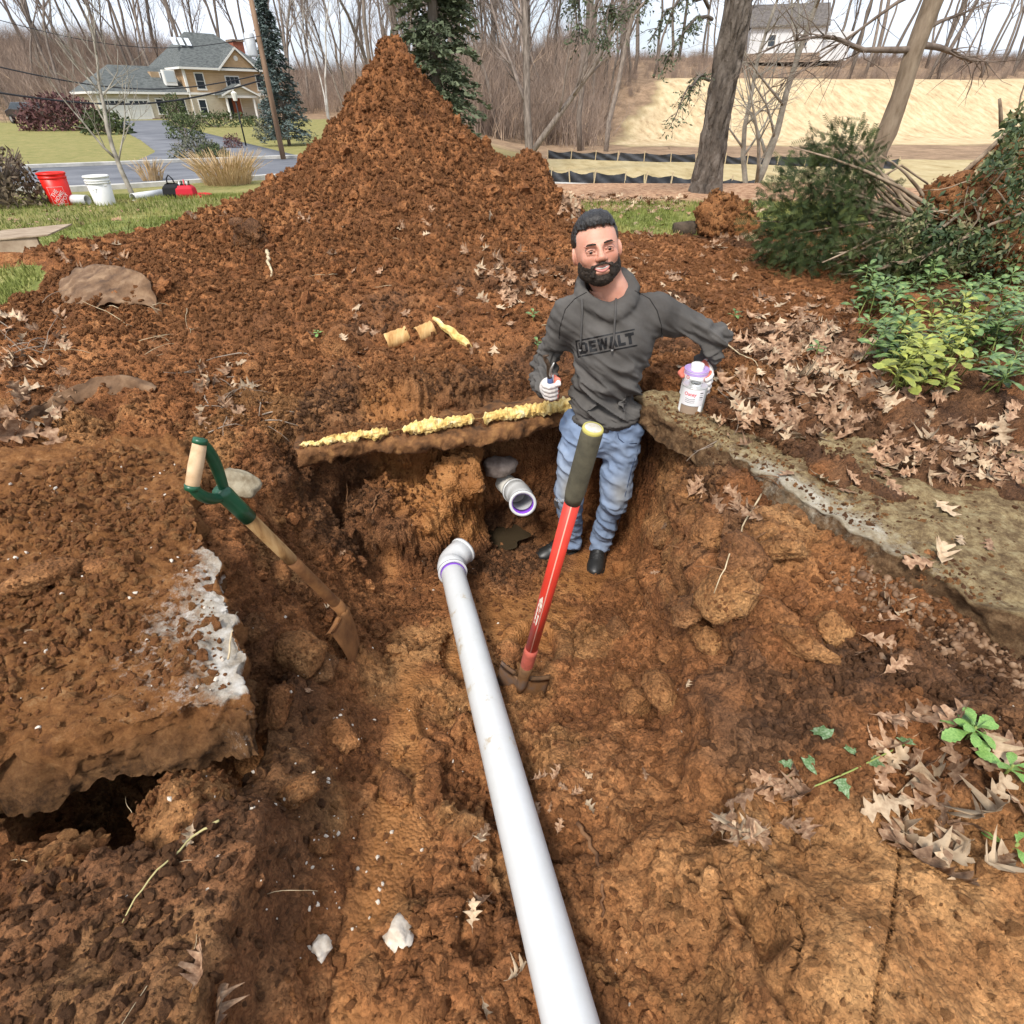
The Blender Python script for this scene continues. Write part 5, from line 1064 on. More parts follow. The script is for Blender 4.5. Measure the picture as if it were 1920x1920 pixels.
def block_letters():
    """heavy condensed capitals as strokes in a 6 x 1 cell row: quads ((x, y) x 4)"""
    st = .30; Q = []
    def bar(x0, y0, x1, y1): Q.append(((x0, y0), (x1, y0), (x1, y1), (x0, y1)))
    def dia(x0, x1, w_, y0=0, y1=1): Q.append(((x0, y0), (x0 + w_, y0), (x1 + w_, y1), (x1, y1)))
    o = 0; bar(o, 0, o + st, 1); bar(o + st, 0, o + .62, .22); bar(o + st, .78, o + .62, 1); Q.append(((o + .62, 0), (o + .88, .2), (o + .88, .8), (o + .62, 1))); Q[-1] = ((o + .60, .0), (o + .88, .18), (o + .88, .82), (o + .60, 1.0))
    o = 1; bar(o, 0, o + st, 1); bar(o + st, 0, o + .80, .24); bar(o + st, .38, o + .70, .62); bar(o + st, .76, o + .80, 1)
    o = 1.92; dia(o + .14, o - .02, .26); dia(o + .14, o + .40, .22); dia(o + .60, o + .36, .22); dia(o + .60, o + .84, .26)
    o = 3.08; dia(o - .04, o + .26, .28); dia(o + .64, o + .34, .28); bar(o + .22, .18, o + .66, .40)
    o = 4.05; bar(o, 0, o + st, 1); bar(o + st, 0, o + .78, .26)
    o = 4.85; bar(o, .74, o + .95, 1); bar(o + .32, 0, o + .64, .74); return Q
mb = MB()
for q_ in block_letters():
    n = 4; V_ = []
    for a in range(n + 1):
        for b in range(n + 1):
            u, t = a / n, b / n; x_ = (q_[0][0] * (1-u) + q_[1][0] * u) * (1-t) + (q_[3][0] * (1-u) + q_[2][0] * u) * t; y_ = (q_[0][1] * (1-u) + q_[1][1] * u) * (1-t) + (q_[3][1] * (1-u) + q_[2][1] * u) * t
            U = x_ / 5.8 - .5; T_ = y_ - .5; V_.append(px_front(1138 + 103 * U + 3.0 * T_ * -1, 643.5 - 21 * U - 21 * T_, .0016) - Vector(PB))
    mb.add(V_, [(a * (n+1) + b, (a+1) * (n+1) + b, (a+1) * (n+1) + b + 1, a * (n+1) + b + 1) for a in range(n) for b in range(n)])
pm_ = mat('black_print', (.008, .008, .009), .55, spec=.4); mb.build('chest_print', pm_, person)
mb = MB()
def strip(pa, pb, wpx, n=26):
    V = []; dx, dy = pb[0] - pa[0], pb[1] - pa[1]; L_ = math.hypot(dx, dy); nx, ny = -dy / L_ * wpx / 2, dx / L_ * wpx / 2
    for i in range(n + 1):
        t = i / n; V.append(px_front(pa[0] + dx * t + nx, pa[1] + dy * t + ny, .0014) - Vector(PB)); V.append(px_front(pa[0] + dx * t - nx, pa[1] + dy * t - ny, .0014) - Vector(PB))
    mb.add(V, [(2*i, 2*i+1, 2*i+3, 2*i+2) for i in range(n)])
strip((1079, 640), (1190, 617.5), 2.6); strip((1083, 669.5), (1195, 647.5), 2.6); strip((1080, 640), (1084, 669), 2.6); mb.build('print_border', pm_, person)
# ---- jeans
f = Field((.12, 2.20, .04), (.74, 2.64, 1.0), .0060)
f.ell((.434, 2.405, .90), (.166, .118, .13), .05).ell((.434, 2.42, .80), (.150, .120, .10), .05)
for s_ in 'LR':
    A_ = np.array(J['A'+s_]); K_ = np.array(J['K'+s_]); f.cap(J['H'+s_], K_, .107, .078, .045).cap(K_, A_ + [0, 0, .02], .076, .061, .03).cap(A_ + [0, 0, .04], A_ + [0, -.005, -.035], .060, .063, .02)
    f.ell(K_ + [0, -.02, .0], (.066, .062, .08), .04)
f.cap((.428, 2.29, .70), (.428, 2.50, .62), .012, .02, .03, 'sub')
f.cut(lambda x, y, z: np.maximum(z - .97, .052 + .02 * (y < 2.44) - z))
V, F = f.mesh(); V = relax(V, F, 3, .5); N_ = vnorm(V, F)
dz = np.zeros(len(V))
for s_ in 'LR':
    t1, d1 = seg_t(V, J['H'+s_], J['K'+s_]); t2, d2 = seg_t(V, J['K'+s_], J['A'+s_])
    dz += .0025 * np.sin(t1 * 24 + (V[:, 0] - J['K'+s_][0]) * 22 + 2.5 * vnoise(V, 9, 7)) * sst(.14, .09, d1) * (sst(.45, .1, t1) + sst(.75, .95, t1)) * sst(1.2, 1.0, t1)
    dz += .0035 * np.sin(t2 * 22 + 3 * vnoise(V, 11, 3)) * sst(.10, .07, d2) * (sst(.3, .05, t2) + sst(.65, .9, t2))
fold = -np.abs(fbm(V @ np.array([[.9, 0, .42], [0, 1, 0], [-.42, 0, .9]]) * [.7, .7, 1.7], 8, 3, seed=29)) * .024
V = V + N_ * (dz + fold * .9 + .002 * vnoise(V, 40, 9))[:, None]
def denim_material():
    m = mat('denim', var=[(.3, (.11, .155, .245)), (.5, (.19, .25, .36)), (.7, (.29, .355, .46))], scale=4.5, rough=.9, spec=.15, bump=.0008, bscale=500)
    return m
jeans = part('jeans', V, F, denim_material())
# worn grey panels painted into the cloth (dirt and fading of the cloth itself)
wear = np.clip(np.exp(-(((V[:, 0] - .285) / .06)**2 + ((V[:, 2] - .56) / .10)**2)) * sst(2.45, 2.38, V[:, 1]) + .8 * np.exp(-(((V[:, 0] - .535) / .055)**2 + ((V[:, 2] - .56) / .09)**2)) * sst(2.45, 2.38, V[:, 1]) + .5 * np.exp(-(((V[:, 0] - .34) / .05)**2 + ((V[:, 2] - .72) / .06)**2)) * sst(2.42, 2.35, V[:, 1]), 0, 1)
attr(jeans.data, 'wear', np.column_stack([wear] * 3 + [np.ones(len(V))]))
dm = MAT['denim']; Nn = dm.node_tree.nodes; Ll = dm.node_tree.links; bs = Nn['Principled BSDF']; src = bs.inputs['Base Color'].links[0].from_socket
at_ = Nn.new('ShaderNodeAttribute'); at_.attribute_name = 'wear'; mx_ = Nn.new('ShaderNodeMix'); mx_.data_type = 'RGBA'; Ll.new(at_.outputs['Fac'], mx_.inputs[0]); Ll.new(src, mx_.inputs[6]); mx_.inputs[7].default_value = (.20, .19, .165, 1); Ll.new(mx_.outputs[2], bs.inputs['Base Color'])
JB = BVHTree.FromPolygons([tuple(v) for v in V], [tuple(q) for q in F])
def px_jean(px, py, off=.001):
    d = ray_dir(px, py); h = JB.ray_cast(CAMP, d); return (h[0] - d * off - Vector(PB)) if h[0] else at_y(px, py, 2.32) - Vector(PB)
stitch = mat('seam_stitch', (.30, .33, .38), .9); dark_st = mat('seam_dark', (.04, .06, .11), .9)
MB().tube([px_jean(*q, 0) for q in [(1158,812),(1160,822),(1168,829),(1182,832),(1194,831)]], .0022, 6).build('pocket_seam', dark_st, jeans, True)
MB().tube([px_jean(*q, 0) for q in [(1196,842),(1190,860),(1184,880),(1178,905),(1172,930),(1166,955),(1160,985)]], .0020, 6).build('side_seam', dark_st, jeans, True)
mb = MB(); frm = random.Random(4)
for k in range(16):
    x_ = 1040 + k * 1.6; a = px_jean(x_, 936 + frm.uniform(-2, 2), .002); mb.tube([a, a + Vector((frm.gauss(0, .003), -.004, -frm.uniform(.006, .02)))], [.0012, .0005], 4)
mb.build('frayed_tear', mat('white_thread', (.60, .62, .64), .9), jeans)
V_ = [px_jean(1038, 938, .0012), px_jean(1050, 942, .0012), px_jean(1062, 940, .0012), px_jean(1062, 951, .0012), px_jean(1050, 956, .0012), px_jean(1040, 950, .0012)]
MB().add(V_, [(0, 1, 4, 5), (1, 2, 3, 4)]).build('knee_tear', mat('tear_dark', (.05, .045, .045), .9), jeans)
# ---- shoes
shoe_m = mat('black_leather', var=[(.35, (.010, .010, .010)), (.65, (.024, .024, .023))], scale=12, rough=.42, spec=.45, bump=.001, bscale=120)
sole_m = mat('black_rubber', (.014, .013, .012), .8); lace_m = mat('black_lace', (.03, .03, .03), .7)
def shoe(heel, toe, label):
    h_ = Vector(heel); t_ = Vector(toe); d = (t_ - h_); L_ = d.length; d.normalize(); ang = math.atan2(d.y, d.x)
    f = Field((-.06, -.08, -.02), (L_ + .06, .08, .16), .0045)
    f.ell((L_ * .16, 0, .05), (.055, .040, .05), .02).ell((L_ * .5, 0, .035), (.10, .046, .042), .03).ell((L_ * .80, 0, .026), (.062, .047, .032), .02).cap((L_ * .20, 0, .06), (L_ * .16, 0, .125), .044, .047, .02).cap((L_ * .55, 0, .058), (L_ * .30, 0, .108), .030, .034, .03)
    f.cut(lambda x, y, z: .004 - z); V, F = f.mesh(); V = relax(V, F, 1)
    o = empty('shoe', (0, 0, 0)); o.parent = person; o.location = h_ - Vector(PB); o.rotation_euler = (0, 0, ang)
    link('upper', new_mesh('upper', V, F.astype(np.int32), True, [shoe_m]), o)
    f = Field((-.06, -.08, -.02), (L_ + .06, .08, .06), .005); f.ell((L_ * .14, 0, .008), (.060, .047, .03), .01).ell((L_ * .5, 0, .008), (.11, .050, .026), .03).ell((L_ * .78, 0, .008), (.074, .053, .026), .02); f.cut(lambda x, y, z: np.maximum(z - .018, -.010 - z)); V2, F2 = f.mesh(); link('sole', new_mesh('sole', V2, F2.astype(np.int32), True, [sole_m]), o)
    B_ = BVHTree.FromPolygons([tuple(v) for v in V], [tuple(q) for q in F])
    for k in range(5):
        x_ = L_ * (.40 + .075 * k); P_ = []
        for i in range(9):
            y_ = -.030 + .060 * i / 8; hh = B_.ray_cast(Vector((x_ + .006 * (1 if k % 2 else -1) * (i / 8 - .5), y_, .3)), Vector((0, 0, -1))); P_.append((hh[0] if hh[0] else Vector((x_, y_, .05))) + Vector((0, 0, .0015)))
        MB().tube(P_, .0028, 6).build('lace', lace_m, o, True)
    return o, B_, L_
sh, B_, L_ = shoe((.362, 2.515, .004), (.150, 2.425, .004), '')
sh2, B_, L_ = shoe((.512, 2.515, .004), (.452, 2.285, .004), '')
# small white figure mark on the tongue of the right shoe
hh = B_.ray_cast(Vector((L_ * .43, 0, .3)), Vector((0, 0, -1)))[0] or Vector((L_ * .43, 0, .09)); cc = hh + Vector((0, 0, .002)); mkm = mat('white_mark', (.75, .75, .74), .6)
mb = MB(); s_ = .007
for a, b in (((-.9, .1), (.3, -.1)), ((.3, -.1), (.9, .8)), ((.3, -.1), (.9, -1.0)), ((-.1, .0), (-.3, -.7))): mb.tube([cc + Vector((a[0] * s_, a[1] * s_, .001)), cc + Vector((b[0] * s_, b[1] * s_, .001))], .0013, 5)
mb.build('shoe_mark', mkm, sh2)
# ---- gloves
glove_m = mat('white_knit', var=[(.35, (.52, .46, .42)), (.6, (.70, .66, .62))], scale=20, rough=.9, bump=.001, bscale=300)
coral = mat('coral_rubber', var=[(.35, (.55, .12, .08)), (.6, (.66, .20, .14))], scale=30, rough=.6)
def glove(name, F_, build_coral):
    V, F = F_.mesh(); V = relax(V, F, 1, .4); o = part(name, V, F, glove_m); me = o.data; me.materials.append(coral)
    c = V[F].mean(1); me.polygons.foreach_set('material_index', build_coral(c).astype(np.int32)); return o
# left of the picture: fist round the cutter's handle
HC = np.array(at_y(1033, 730, 2.235)); hx, hz = np.array((1., .0, 0.)), np.array(((at_y(1026, 660, 2.19) - at_y(1034, 732, 2.235)).normalized())[:])
f = Field(HC - .10, HC + .10, .0030)
wl = WL + (WL - EL) / np.linalg.norm(WL - EL) * .005
f.cap(wl, HC + [-.012, .030, .0], .032, .032, .02).ell(HC + [-.014, .018, 0], (.030, .026, .044), .02)
for i, (hh, r_) in enumerate(((.030, .0110), (.010, .0115), (-.011, .0112), (-.031, .0100))):
    pts = []
    for ph in (188, 222, 262, 300, 338, 12):
        a = R(ph); rr = .027 - (.0 if ph < 300 else .004); pts.append(HC + hz * hh + np.array((rr * math.cos(a) - .002, rr * math.sin(a) * .95 - .002, -.003 * (ph > 250))))
    f.chain(pts, [r_ * 1.05, r_ * 1.08, r_, r_, r_ * .95, r_ * .85], .004)
f.chain([HC + [-.010, .024, .025], HC + [.012, .010, .046], HC + [.026, -.010, .044], HC + [.030, -.024, .034]], [.016, .0135, .012, .0105], .006)
glove('glove', f, lambda c: ((c - HC)[:, 0] > .010) & ((c - HC)[:, 2] > .018) & ((c - HC)[:, 1] > -.022) | ((c - HC)[:, 0] > .020) & ((c - HC)[:, 1] > -.012))
# right of the picture: hand round the rear can
refresh()
# ------------------------------------------------------------ cutter held in the fist
cut_o = Vector(HC); root = empty('pipe_cutter', cut_o); tag(root, 'worn pipe cutters with blue grip held upright in the gloved fist', 'cutters')
hzv = Vector(hz); bs_m = mat('blue_grip', (.06, .09, .20), .5); rust = mat('rusty_steel', var=[(.35, (.05, .033, .022)), (.6, (.13, .085, .055))], scale=40, rough=.6, metal=.4)
MB().tube([-hzv * .055, -hzv * .02, hzv * .03, hzv * .060], [.010, .0125, .0125, .011], 12).build('handle', bs_m, root, True)
a0 = hzv * .058; q1 = Vector(at_y(1029, 685, 2.205)) - cut_o; q2 = Vector(at_y(1020, 668, 2.195)) - cut_o; q3 = Vector(at_y(1029, 666, 2.19)) - cut_o
MB().tube([a0, a0.lerp(q1, .5), q1, q2.lerp(q1, .35), q2, q3], [.0095, .011, .0095, .009, .0075, .004], 10).build('jaw', rust, root, True)
b1 = Vector(at_y(1033, 692, 2.2)) - cut_o; b2 = Vector(at_y(1039, 680, 2.19)) - cut_o
MB().tube([a0, a0.lerp(b1, .6), b1, b2], [.008, .009, .006, .0025], 8).build('cutting_blade', mat('bright_steel', (.45, .43, .40), .35, metal=.7), root, True)
# ------------------------------------------------------------ cans standing on the slab
CAN_R, CAN_H = .054, .125
base, _n = drop(*at_z(1299, 757, 1.03)[:2], 1.3)
white_can = mat('white_tin', var=[(.3, (.62, .62, .60)), (.6, (.74, .74, .72))], scale=12, rough=.4, spec=.4); tin = mat('bare_tin', (.62, .62, .60), .3, metal=.6)
def can_label(root, r, text_col, bands):
    """flat print bent round the can: coloured bands, then lettering, each a thin sheet just proud of the wall"""
    def sheet(name, a0, a1, z0, z1, m, off, n=16):
        V = []; 
        for i in range(n + 1):
            a = a0 + (a1 - a0) * i / n
            for z in (z0, z1): V.append(((r + off) * math.cos(a), (r + off) * math.sin(a), z))
        return MB().add(V, [(2*i, 2*i+2, 2*i+3, 2*i+1) for i in range(n)]).build(name, m, root)
    for b in bands: sheet(*b)
def bent_text(root, r, text, a_mid, z_mid, size, m, name, off=.0009):
    me = chest_print(text, 1, .02); me.name = name; co = np.zeros(len(me.vertices) * 3); me.vertices.foreach_get('co', co); co = co.reshape(-1, 3)
    x_ = (co[:, 0] - (co[:, 0].max() + co[:, 0].min()) / 2) * size; z_ = (co[:, 1] - (co[:, 1].max() + co[:, 1].min()) / 2) * size; a = a_mid + x_ / r
    co = np.stack([(r + off) * np.cos(a), (r + off) * np.sin(a), z_mid + z_], 1); me.vertices.foreach_set('co', co.ravel()); me.update(); me.materials.clear(); me.materials.append(m); return link(name, me, root)
lbl_w = mat('label_white', (.72, .70, .71), .5); lbl_g = mat('label_grey', (.46, .47, .45), .5); lbl_b = mat('label_tan', (.30, .22, .155), .5); lbl_r = mat('label_red', (.62, .05, .07), .5); lbl_k = mat('label_black', (.04, .035, .04), .5); lbl_p = mat('label_violet', (.42, .30, .58), .45)
def can(name, loc, rot, label, rear):
    root = empty(name, loc, rot); tag(root, label, 'can')
    MB().lathe([(0, 0), (CAN_R - .002, 0), (CAN_R + .0012, .001), (CAN_R + .0012, .004), (CAN_R, .005), (CAN_R, CAN_H - .005)], 40).build('body', white_can, root, True)
    MB().lathe([(CAN_R, CAN_H - .005), (CAN_R + .0014, CAN_H - .003), (CAN_R + .0014, CAN_H), (CAN_R - .003, CAN_H), (CAN_R - .004, CAN_H - .006), (.030, CAN_H - .006), (0, CAN_H - .006)], 40).build('top', MAT['label_violet'] if rear else tin, root, True)
    neck = [(.028, CAN_H - .006), (.028, CAN_H + .006), (.024, CAN_H + .008), (0, CAN_H + .008)]
    if rear: MB().lathe([(.029, CAN_H - .006), (.029, CAN_H + .014), (.0285, CAN_H + .020), (.024, CAN_H + .023), (0, CAN_H + .024)], 32).build('screw_cap', mat('cap_white', (.78, .78, .76), .4), root, True)
    else:
        MB().lathe([(.026, CAN_H - .006), (.026, CAN_H + .006), (.022, CAN_H + .006), (.022, CAN_H - .004)], 32).build('opening', tin, root, True)
        MB().lathe([(0, -.004), (.029, -.004), (.0295, .006), (.027, .009), (0, .010)], 32).build('screw_cap', mat('cap_white', (.78, .78, .76), .4), root, True, (.004, .014, CAN_H + .012), (R(-24), R(14), 0))
    am = -math.pi / 2 - .38
    if rear: can_label(root, CAN_R, None, [('label', am - 1.2, am + 1.2, .008, CAN_H - .006, lbl_w, .0005), ('label_band', am - 1.2, am + 1.2, CAN_H - .020, CAN_H - .007, lbl_p, .0008)])
    else: can_label(root, CAN_R, None, [('label', am - .95, am + .95, .045, CAN_H - .007, lbl_w, .0005), ('label_band', am - .95, am + .60, .006, .042, lbl_b, .0006), ('label_panel', am + .96, am + 2.2, .006, CAN_H - .007, lbl_g, .0005), ('label_rule', am - .9, am + .60, .0425, .0442, lbl_k, .0009)])
    bent_text(root, CAN_R, 'Oatey', am - .25, CAN_H - .030, .021, lbl_r, 'lettering')
    if not rear:
        def arc(z, a0, a1, h): 
            V = []
            for i in range(13):
                t = i / 12; a = a0 + (a1 - a0) * t; zz = z - h * math.sin(math.pi * t)
                for q in (0, .0018): V.append(((CAN_R + .001) * math.cos(a), (CAN_R + .001) * math.sin(a), zz + q))
            return MB().add(V, [(2*i, 2*i+2, 2*i+3, 2*i+1) for i in range(12)])
        for z, h in ((CAN_H - .048, .004), (CAN_H - .056, .003), (CAN_H - .064, .003)): arc(z, am - .6, am + .18, h).build('label_arc', lbl_k, root)
        for k in range(4): can_label(root, CAN_R, None, [('label_mark', am + .52, am + .80, CAN_H - .022 - k * .010, CAN_H - .018 - k * .010, lbl_g if k % 2 else lbl_k, .0009)])
    return root
c1 = can('cement_can', (base.x, base.y + .02, base.z - .004), (R(-1), R(1), R(4)), 'open white solvent can with red lettering in front of the gloved hand on the slab', False)
c2p = Vector((base.x + .030, base.y + .128, base.z + .030))
c2 = can('cement_can', c2p, (R(2), R(0), R(2)), 'white and violet can with closed screw cap gripped by the gloved hand', True)
# hand round the rear can
CC = np.array(c2p) + [0, 0, .060]; f = Field(CC - .14, CC + [.15, .14, .13], .0034)
wr_ = WR + (WR - ER) / np.linalg.norm(WR - ER) * .004
palm = CC + [.058, .040, .022]
f.cap(wr_, palm + [.0, .0, .012], .034, .034, .02).ell(palm, (.024, .030, .040), .02)
for i, (hh, r_, a1) in enumerate(((.056, .0130, -58), (.030, .0136, -66), (.004, .0134, -64), (-.022, .0120, -52))):
    pts = [palm + [.006, -.006, (hh - .03) * .8 + .004]]
    for k in range(5): a = R(28 + (a1 - 28) * k / 4); pts.append(CC + [(CAN_R + .0125) * math.cos(a), (CAN_R + .0125) * math.sin(a), hh - .012 - .003 * k])
    f.chain(pts, [r_ * 1.2, r_ * 1.12, r_ * 1.05, r_, r_ * .95, r_ * .85], .004)
pts = [palm + [-.012, .012, .010]] + [CC + [(CAN_R + .012) * math.cos(R(a)), (CAN_R + .012) * math.sin(R(a)), .036 - .001 * k] for k, a in enumerate((95, 130, 165, 195))]
f.chain(pts, [.018, .0150, .0138, .0125, .0105], .006)
glove('glove', f, lambda c: (np.hypot(c[:, 0] - CC[0], c[:, 1] - CC[1]) < CAN_R + .010) | ((c[:, 0] < CC[0] - .02)) | ((c - CC)[:, 2] > .030) & (c[:, 0] > CC[0] + .03) & (c[:, 1] < CC[1] - .004) & (np.hypot(c[:, 0] - CC[0], c[:, 1] - CC[1]) < CAN_R + .014))
# ------------------------------------------------------------ trees
bark = mat('grey_bark', var=[(.3, (.085, .068, .055)), (.5, (.175, .143, .118)), (.7, (.28, .235, .20))], scale=5, rough=.95, bump=.03, bscale=9, stretch=(3, 3, .5), rnd=.3)
twigs_m = mat('twig_bark', var=[(.35, (.14, .11, .09)), (.6, (.29, .235, .20))], scale=2, rough=.95, rnd=.25)
def grow(seed, height, r0, first=.35, nl=11, spread=.55, lean=(0, 0), twig=1.0, fork=0.0, sub=6, droop=0.0, depth=3, thin=1.0):
    """bare tree: returns (trunk builder, crown builder) in its own frame, base at the origin"""
    rg = random.Random(seed); T = MB(); C = MB()
    def branch(p, d, L, r, lvl):
        n = 5 if lvl else 9; pts = [p]; q = p
        for i in range(n):
            d = (d + Vector((rg.gauss(0, .11), rg.gauss(0, .11), rg.gauss(0, .06) + (.05 if lvl else .0) - droop * (lvl > 0)))).normalized(); q = q + d * (L / n); pts.append(q)
        rad = [max(.004, r * (1 - .80 * i / n)) for i in range(n + 1)]
        (T if lvl == 0 else C).tube(pts, rad, 8 if lvl == 0 else (5 if lvl == 1 else 3), lvl < 2)
        if lvl >= depth: return
        k = {0: nl, 1: int(sub * twig), 2: int(4 * twig)}[lvl]
        for j in range(k):
            t = first + (1 - first) * (j + rg.random()) / k if lvl == 0 else .15 + .85 * (j + rg.random()) / k
            i = min(n - 1, int(t * n)); b = pts[i].lerp(pts[i+1], t * n - i); dm = (pts[i+1] - pts[i]).normalized(); a = rg.random() * 6.283
            side = Vector((math.cos(a), math.sin(a), 0)); side = (side - dm * side.dot(dm)).normalized(); ang = spread * rg.uniform(.7, 1.3)
            nd = (dm * math.cos(ang) + side * math.sin(ang)).normalized(); rr = max(.005, rad[i] * rg.uniform(.38, .62)) * thin
            branch(b, nd, L * (1 - .55 * t) * rg.uniform(.32, .5) if lvl == 0 else L * rg.uniform(.35, .6), rr, lvl + 1)
    branch(Vector((0, 0, -.3)), Vector((lean[0], lean[1], 1)).normalized(), height, r0, 0)
    if fork: branch(Vector((0, 0, height * .05)), Vector((fork, .1, 1)).normalized(), height * .8, r0 * .7, 0)
    return T, C
def tree(name, TC, loc, label, cat='tree', group=None, tm=bark, cm=twigs_m, rot=0, sc=1):
    root = empty(name, loc, (0, 0, rot)); root.scale = (sc, sc, sc); tag(root, label, cat, group)
    TC[0].build('trunk', tm, root, True); 
    if TC[1].v: TC[1].build('crown', cm, root, True)
    return root
def gz(x, y): return float(terrain(np.array([x]), np.array([y]))[0])
protos = [tree('bare_tree', grow(100 + k, rh, rr, fi, 12, sp, twig=1.7), (0, 0, -200), 'x') for k, (rh, rr, fi, sp) in enumerate([(23, .25, .42, .55), (26, .30, .48, .5), (20, .20, .32, .6), (24, .22, .5, .45), (18, .17, .28, .65), (25, .34, .40, .6), (21, .18, .55, .4)])]
used_p = set()
def plant(k, x, y, label, group, sc=1.0, lean=(0, 0), rz=None):
    p = protos[k]; o = p if k not in used_p else copy_tree(p); used_p.add(k)
    o.location = (x, y, gz(x, y) - .1); o.rotation_euler = (lean[0], lean[1], rg.uniform(0, 6.28) if rz is None else rz); o.scale = (sc, sc, sc); tag(o, label, 'tree', group); return o
rg = random.Random(77)
def spread_trees(n, xr, yr, ok, label, group, s0=.8, s1=1.2, kinds=range(7), mind=1.6):
    pts = []; tries = 0
    while len(pts) < n and tries < 6000:
        tries += 1; x, y = rg.uniform(*xr), rg.uniform(*yr)
        if not ok(x, y) or any((x - a)**2 + (y - b)**2 < mind**2 for a, b in pts): continue
        pts.append((x, y)); plant(rg.choice(list(kinds)), x, y, label, group, rg.uniform(s0, s1), (rg.gauss(0, .035), rg.gauss(0, .035)))
hill_e = lambda x: 61 + .10 * (x - 20)
house_clear = lambda x, y: not (-52 < x < -20 and 66 < y < 97)
spread_trees(96, (-120, 4), (86, 150), lambda x, y: house_clear(x, y) and abs(x) < y * .95, 'tall bare tree on the wooded rise behind the tan house', 'bare trees behind the tan house')
spread_trees(26, (-100, -44), (58, 96), lambda x, y: house_clear(x, y) and x < -y * .62, 'bare tree on the brown bank beside the garage wing', 'bare trees beside the garage wing', .6, .9, (2, 4, 6))
spread_trees(58, (-14, 14), (46, 96), lambda x, y: x < 8 + .42 * max(0, min(30, y - hill_e(x))) and (x > -10 or y > 70), 'slim bare tree in the thicket beside the straw hillside', 'bare trees in the thicket', .65, 1.0, (2, 3, 4, 6), 1.2)
spread_trees(64, (14, 110), (88, 135), lambda x, y: y > hill_e(x) + 26 and not (33 < x < 56 and 98 < y < 116) and x < y * .95, 'tall bare tree on the ridge above the straw hillside', 'bare trees above the straw hillside', .8, 1.15)
spread_trees(14, (-34, -8), (78, 86), lambda x, y: house_clear(x, y), 'bare tree standing between the blue spruce and the wood', 'bare trees by the blue spruce', .6, .9, (2, 4, 6))
# undergrowth and brush of the woods: nobody could count it
def brush():
    rg = np.random.default_rng(5); src = []
    for k in range(7):
        r2 = random.Random(300 + k); mb = MB()
        for q in range(26):
            a = r2.random() * 6.28; b = Vector((math.cos(a), math.sin(a), 0)) * r2.random() * .9; d = Vector((r2.gauss(0, .22), r2.gauss(0, .22), 1)).normalized(); L_ = r2.uniform(.8, 3.0); pts = [b]
            for i in range(3): d = (d + Vector((r2.gauss(0, .16), r2.gauss(0, .16), .05))).normalized(); pts.append(pts[-1] + d * L_ / 3)
            mb.tube(pts, [.016, .012, .008, .003], 3, False)
            for i in (1, 2, 3):
                for w_ in range(2): e = (d + Vector((r2.gauss(0, .6), r2.gauss(0, .6), r2.gauss(.1, .3)))).normalized(); mb.tube([pts[i], pts[i] + e * L_ * .16, pts[i] + e * L_ * .3 + Vector((0, 0, .06))], [.007, .005, .002], 3, False)
        src.append(new_mesh('brush_tuft', mb.v, mb.f, False, [mat('brush_twigs', var=[(.35, (.16, .12, .095)), (.5, (.28, .21, .165)), (.65, (.40, .29, .20))], scale=.6, rough=.95, rnd=.3)]))
    n = 9000; x = rg.uniform(-125, 100, n); y = rg.uniform(44, 150, n)
    e = hill_e(x); ok = ((x < 7 + .42 * np.clip(y - e, 0, 30)) & ((y > 85) | (x > -12) & (y > 46 + rg.random(n) * 10) | (x < -y * .62) & (y > 60))) | ((x >= 8) & (y > e + 25))
    ok &= ~((x > 33) & (x < 62) & (y > 96) & (y < 112))
    ok &= ~((x > -54) & (x < -20) & (y > 62) & (y < 94)) & (np.abs(x) < y * .98); x, y = x[ok], y[ok]; n = len(x)
    scatter('brush', np.stack([x, y, terrain(x, y) - .1], 1), np.stack([0*x, 0*x, rg.uniform(0, 6.28, n)], 1), rg.uniform(.6, 1.5, n) * np.where((x > -14) & (x < 10) & (y < 100), 1.4, np.where(x > 10, .42, 1.0)), rg.integers(0, 7, n), src)
# conifers
def conifer(seed, h, rbase, n, m, nl, droop=.3, skirt=.06):
    rg = random.Random(seed); T = MB(); T.tube([(0, 0, -.2), (0, 0, h * .5), (0, 0, h)], [h * .016, h * .010, .01], 8); V = []; F = []; B = MB()
    for k in range(n):
        t = skirt + (1 - skirt) * (k + rg.random()) / n; z = h * t; L = rbase * (1 - t)**.8 * rg.uniform(.65, 1.12) + .12; a = rg.random() * 6.283; d = Vector((math.cos(a), math.sin(a), 0)); sd = Vector((-d.y, d.x, 0))
        pts = [Vector((0, 0, z)) + d * (L * s_) + Vector((0, 0, -droop * L * s_ * s_ + .10 * L * s_)) for s_ in (0, .35, .7, 1)]; B.tube(pts, [.022, .015, .010, .004], 3, False)
        for j in range(nl):
            s_ = (.18 + .82 * rg.random()); i = min(2, int(s_ * 3)); p = pts[i].lerp(pts[i+1], s_ * 3 - i) + sd * rg.gauss(0, L * .13) + Vector((0, 0, rg.gauss(0, .05)))
            l_ = rg.uniform(.10, .22) * min(1.2, .45 + h / 20); w_ = l_ * rg.uniform(.22, .36); dd = (d * rg.uniform(.3, 1) + sd * rg.gauss(0, .7) + Vector((0, 0, rg.uniform(-.7, .25)))).normalized(); u = dd.cross(Vector((rg.gauss(0, 1), rg.gauss(0, 1), 1))).normalized()
            b = len(V); V += [p - dd * l_ * .3, p + u * w_, p + dd * l_, p - u * w_]; F.append((b, b+1, b+2, b+3))
    C = MB(); C.add(V, F); return T, B, C
